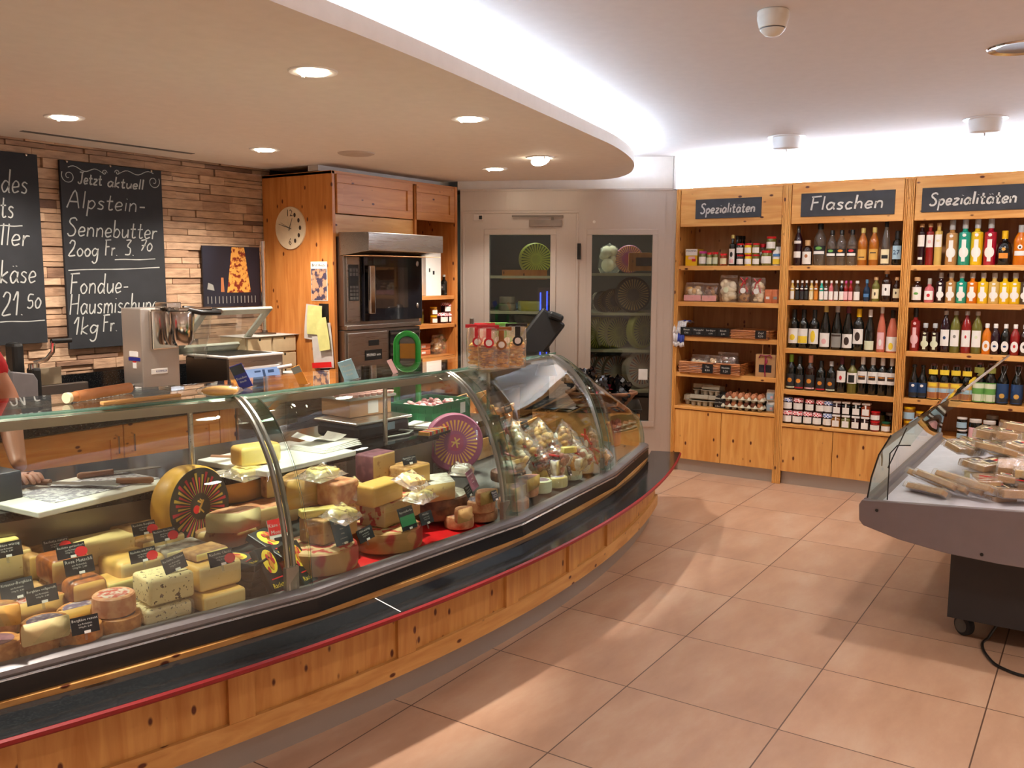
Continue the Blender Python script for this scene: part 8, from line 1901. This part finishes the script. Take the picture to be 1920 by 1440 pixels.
# ------------------------------------------------------------------ shop assistant at the left picture edge
pm('skin', '#c98f72', .5, var=.05); pm('shirt_red', '#c4121c', .75, var=.05, bump=.1, bscale=40); pm('trousers', '#23252b', .8); pm('hair_brown', '#4a3324', .7); pm('shoe', '#1a1a1a', .5)
pe = thing('person', 'person in red short sleeved shirt reaching to the white board at left', 'person', (1.59, 3.92, 0))
def skin(name, verts, edges, rad, mat, sub=2):
    me = bpy.data.meshes.new(name); me.from_pydata(verts, edges, []); o = bpy.data.objects.new(name, me); COL.objects.link(o); me.materials.append(M(mat))
    s = o.modifiers.new('skin', 'SKIN'); s.use_smooth_shade = True; sv = me.skin_vertices[0].data
    for i, r in enumerate(rad): r = r if isinstance(r, tuple) else (r, r); sv[i].radius = r
    sv[0].use_root = True
    q = o.modifiers.new('sub', 'SUBSURF'); q.levels = q.render_levels = sub; o.parent = pe; o.location = -Vector(pe.location); return o
hx, hy, hz = 1.72, 3.34, .865        # resting hand
V = [(1.50, 3.92, .92), (1.50, 3.90, 1.08), (1.50, 3.86, 1.24), (1.50, 3.84, 1.36), (1.50, 3.83, 1.44), (1.50, 3.81, 1.53),
     (1.62, 3.84, 1.385), (1.695, 3.77, 1.33), (1.75, 3.64, 1.11), (1.68, 3.49, .985), (1.645, 3.39, .90), (1.635, 3.355, .880),
     (1.38, 3.84, 1.385), (1.31, 3.82, 1.33), (1.26, 3.78, 1.10), (1.30, 3.62, .95), (1.34, 3.52, .90), (1.35, 3.48, .88),
     (1.59, 3.93, .86), (1.60, 3.93, .48), (1.60, 3.96, .10), (1.60, 3.88, .05), (1.41, 3.93, .86), (1.40, 3.93, .48), (1.40, 3.96, .10), (1.40, 3.88, .05)]
V = [(x+.09, y, z) for x, y, z in V]
Eg = [(0, 1), (1, 2), (2, 3), (3, 4), (4, 5), (3, 6), (6, 7), (7, 8), (8, 9), (9, 10), (10, 11), (3, 12), (12, 13), (13, 14), (14, 15), (15, 16), (16, 17), (0, 18), (18, 19), (19, 20), (20, 21), (0, 22), (22, 23), (23, 24), (24, 25)]
Rr = [(.15, .11), (.13, .10), (.155, .11), (.15, .10), (.058, .06), (.055, .06), .07, .058, .045, .042, .030, (.040, .022), .07, .058, .045, .042, .030, (.04, .022), .085, .062, .045, (.045, .035), .085, .062, .045, (.045, .035)]
skin('body', V, Eg, Rr, 'skin')
def hand_fingers(c, dirv, side, name):
    c = Vector(c); d = Vector(dirv).normalized(); s = Vector((0, 0, 1)).cross(d)*side
    vs, es, rs = [tuple(c)], [], [(.034, .016)]
    for k, (o, L) in enumerate(((-.03, .066), (-.010, .078), (.010, .074), (.029, .058))):
        i = len(vs); b0 = c+d*.035+s*o; vs += [tuple(b0), tuple(b0+d*L*.5+Vector((0, 0, .008))), tuple(b0+d*L*.85-Vector((0, 0, .004))), tuple(b0+d*L-Vector((0, 0, .012)))]; es += [(0, i), (i, i+1), (i+1, i+2), (i+2, i+3)]; rs += [.0105, .009, .0085, .0075]
    i = len(vs); b0 = c-s*.030; vs += [tuple(b0), tuple(b0-s*.022+d*.025), tuple(b0-s*.022+d*.05-Vector((0, 0, .006)))]; es += [(0, i), (i, i+1), (i+1, i+2)]; rs += [.013, .010, .0085]
    return skin(name, vs, es, rs, 'skin')
hand_fingers((1.722, 3.33, .862), (-.1, -1, -.05), 1, 'right_hand'); hand_fingers((1.442, 3.455, .862), (.1, -1, -.05), -1, 'left_hand')
# head with face
b = B().sphere((1.59, 3.79, 1.635), .092, 24, 16, 0, (.84, 1.02, 1.24)); b.sphere((1.59, 3.692, 1.625), .014, 10, 8, 0, (.9, 1.2, 1.7))
for s in (-1, 1): b.sphere((1.59+s*.079, 3.80, 1.63), .022, 10, 8, 0, (.4, .8, 1.3))
b.done('head', 'skin', pe, 'all', world=True)
b = B(); [b.sphere((1.59+s*.032, 3.712, 1.65), .011, 10, 8, 0) for s in (-1, 1)]; b.done('eyes', 'lb_white', pe, 'all', world=True)
b = B(); [b.sphere((1.59+s*.032, 3.7025, 1.65), .005, 8, 6, 0) for s in (-1, 1)]; b.done('pupils', 'black_plastic', pe, 'all', world=True)
B().sphere((1.59, 3.702, 1.585), .02, 12, 8, 0, (1.1, .35, .32)).done('mouth', pm('lips', '#a85a50', .5), pe, 'all', world=True)
B().sphere((1.59, 3.815, 1.675), .1, 24, 14, 0, (.9, 1.0, 1.02)).done('hair', 'hair_brown', pe, 'all', world=True)
# shirt and trousers as shells over the body
Vs = [V[i] for i in (0, 1, 2, 3, 6, 7, 12, 13)]+[tuple(Vector(V[7]).lerp(Vector(V[8]), .72)), tuple(Vector(V[13]).lerp(Vector(V[14]), .62))]
o = skin('shirt', Vs, [(0, 1), (1, 2), (2, 3), (3, 4), (4, 5), (3, 6), (6, 7), (5, 8), (7, 9)], [(.162, .122), (.145, .115), (.17, .125), (.165, .115), .085, .075, .085, .075, .068, .068], 'shirt_red')
skin('trousers', [V[0], V[18], V[19], tuple(Vector(V[20])+Vector((0, 0, .01))), V[22], V[23], tuple(Vector(V[24])+Vector((0, 0, .01)))], [(0, 1), (1, 2), (2, 3), (0, 4), (4, 5), (5, 6)], [(.16, .118), .1, .078, .066, .1, .078, .066], 'trousers')
for s in (-1, 1): B().sphere((1.59+s*.10, 3.89, .045), .05, 14, 8, 0, (.95, 2.4, .9)).done('shoe', 'shoe', pe, 'all', world=True)
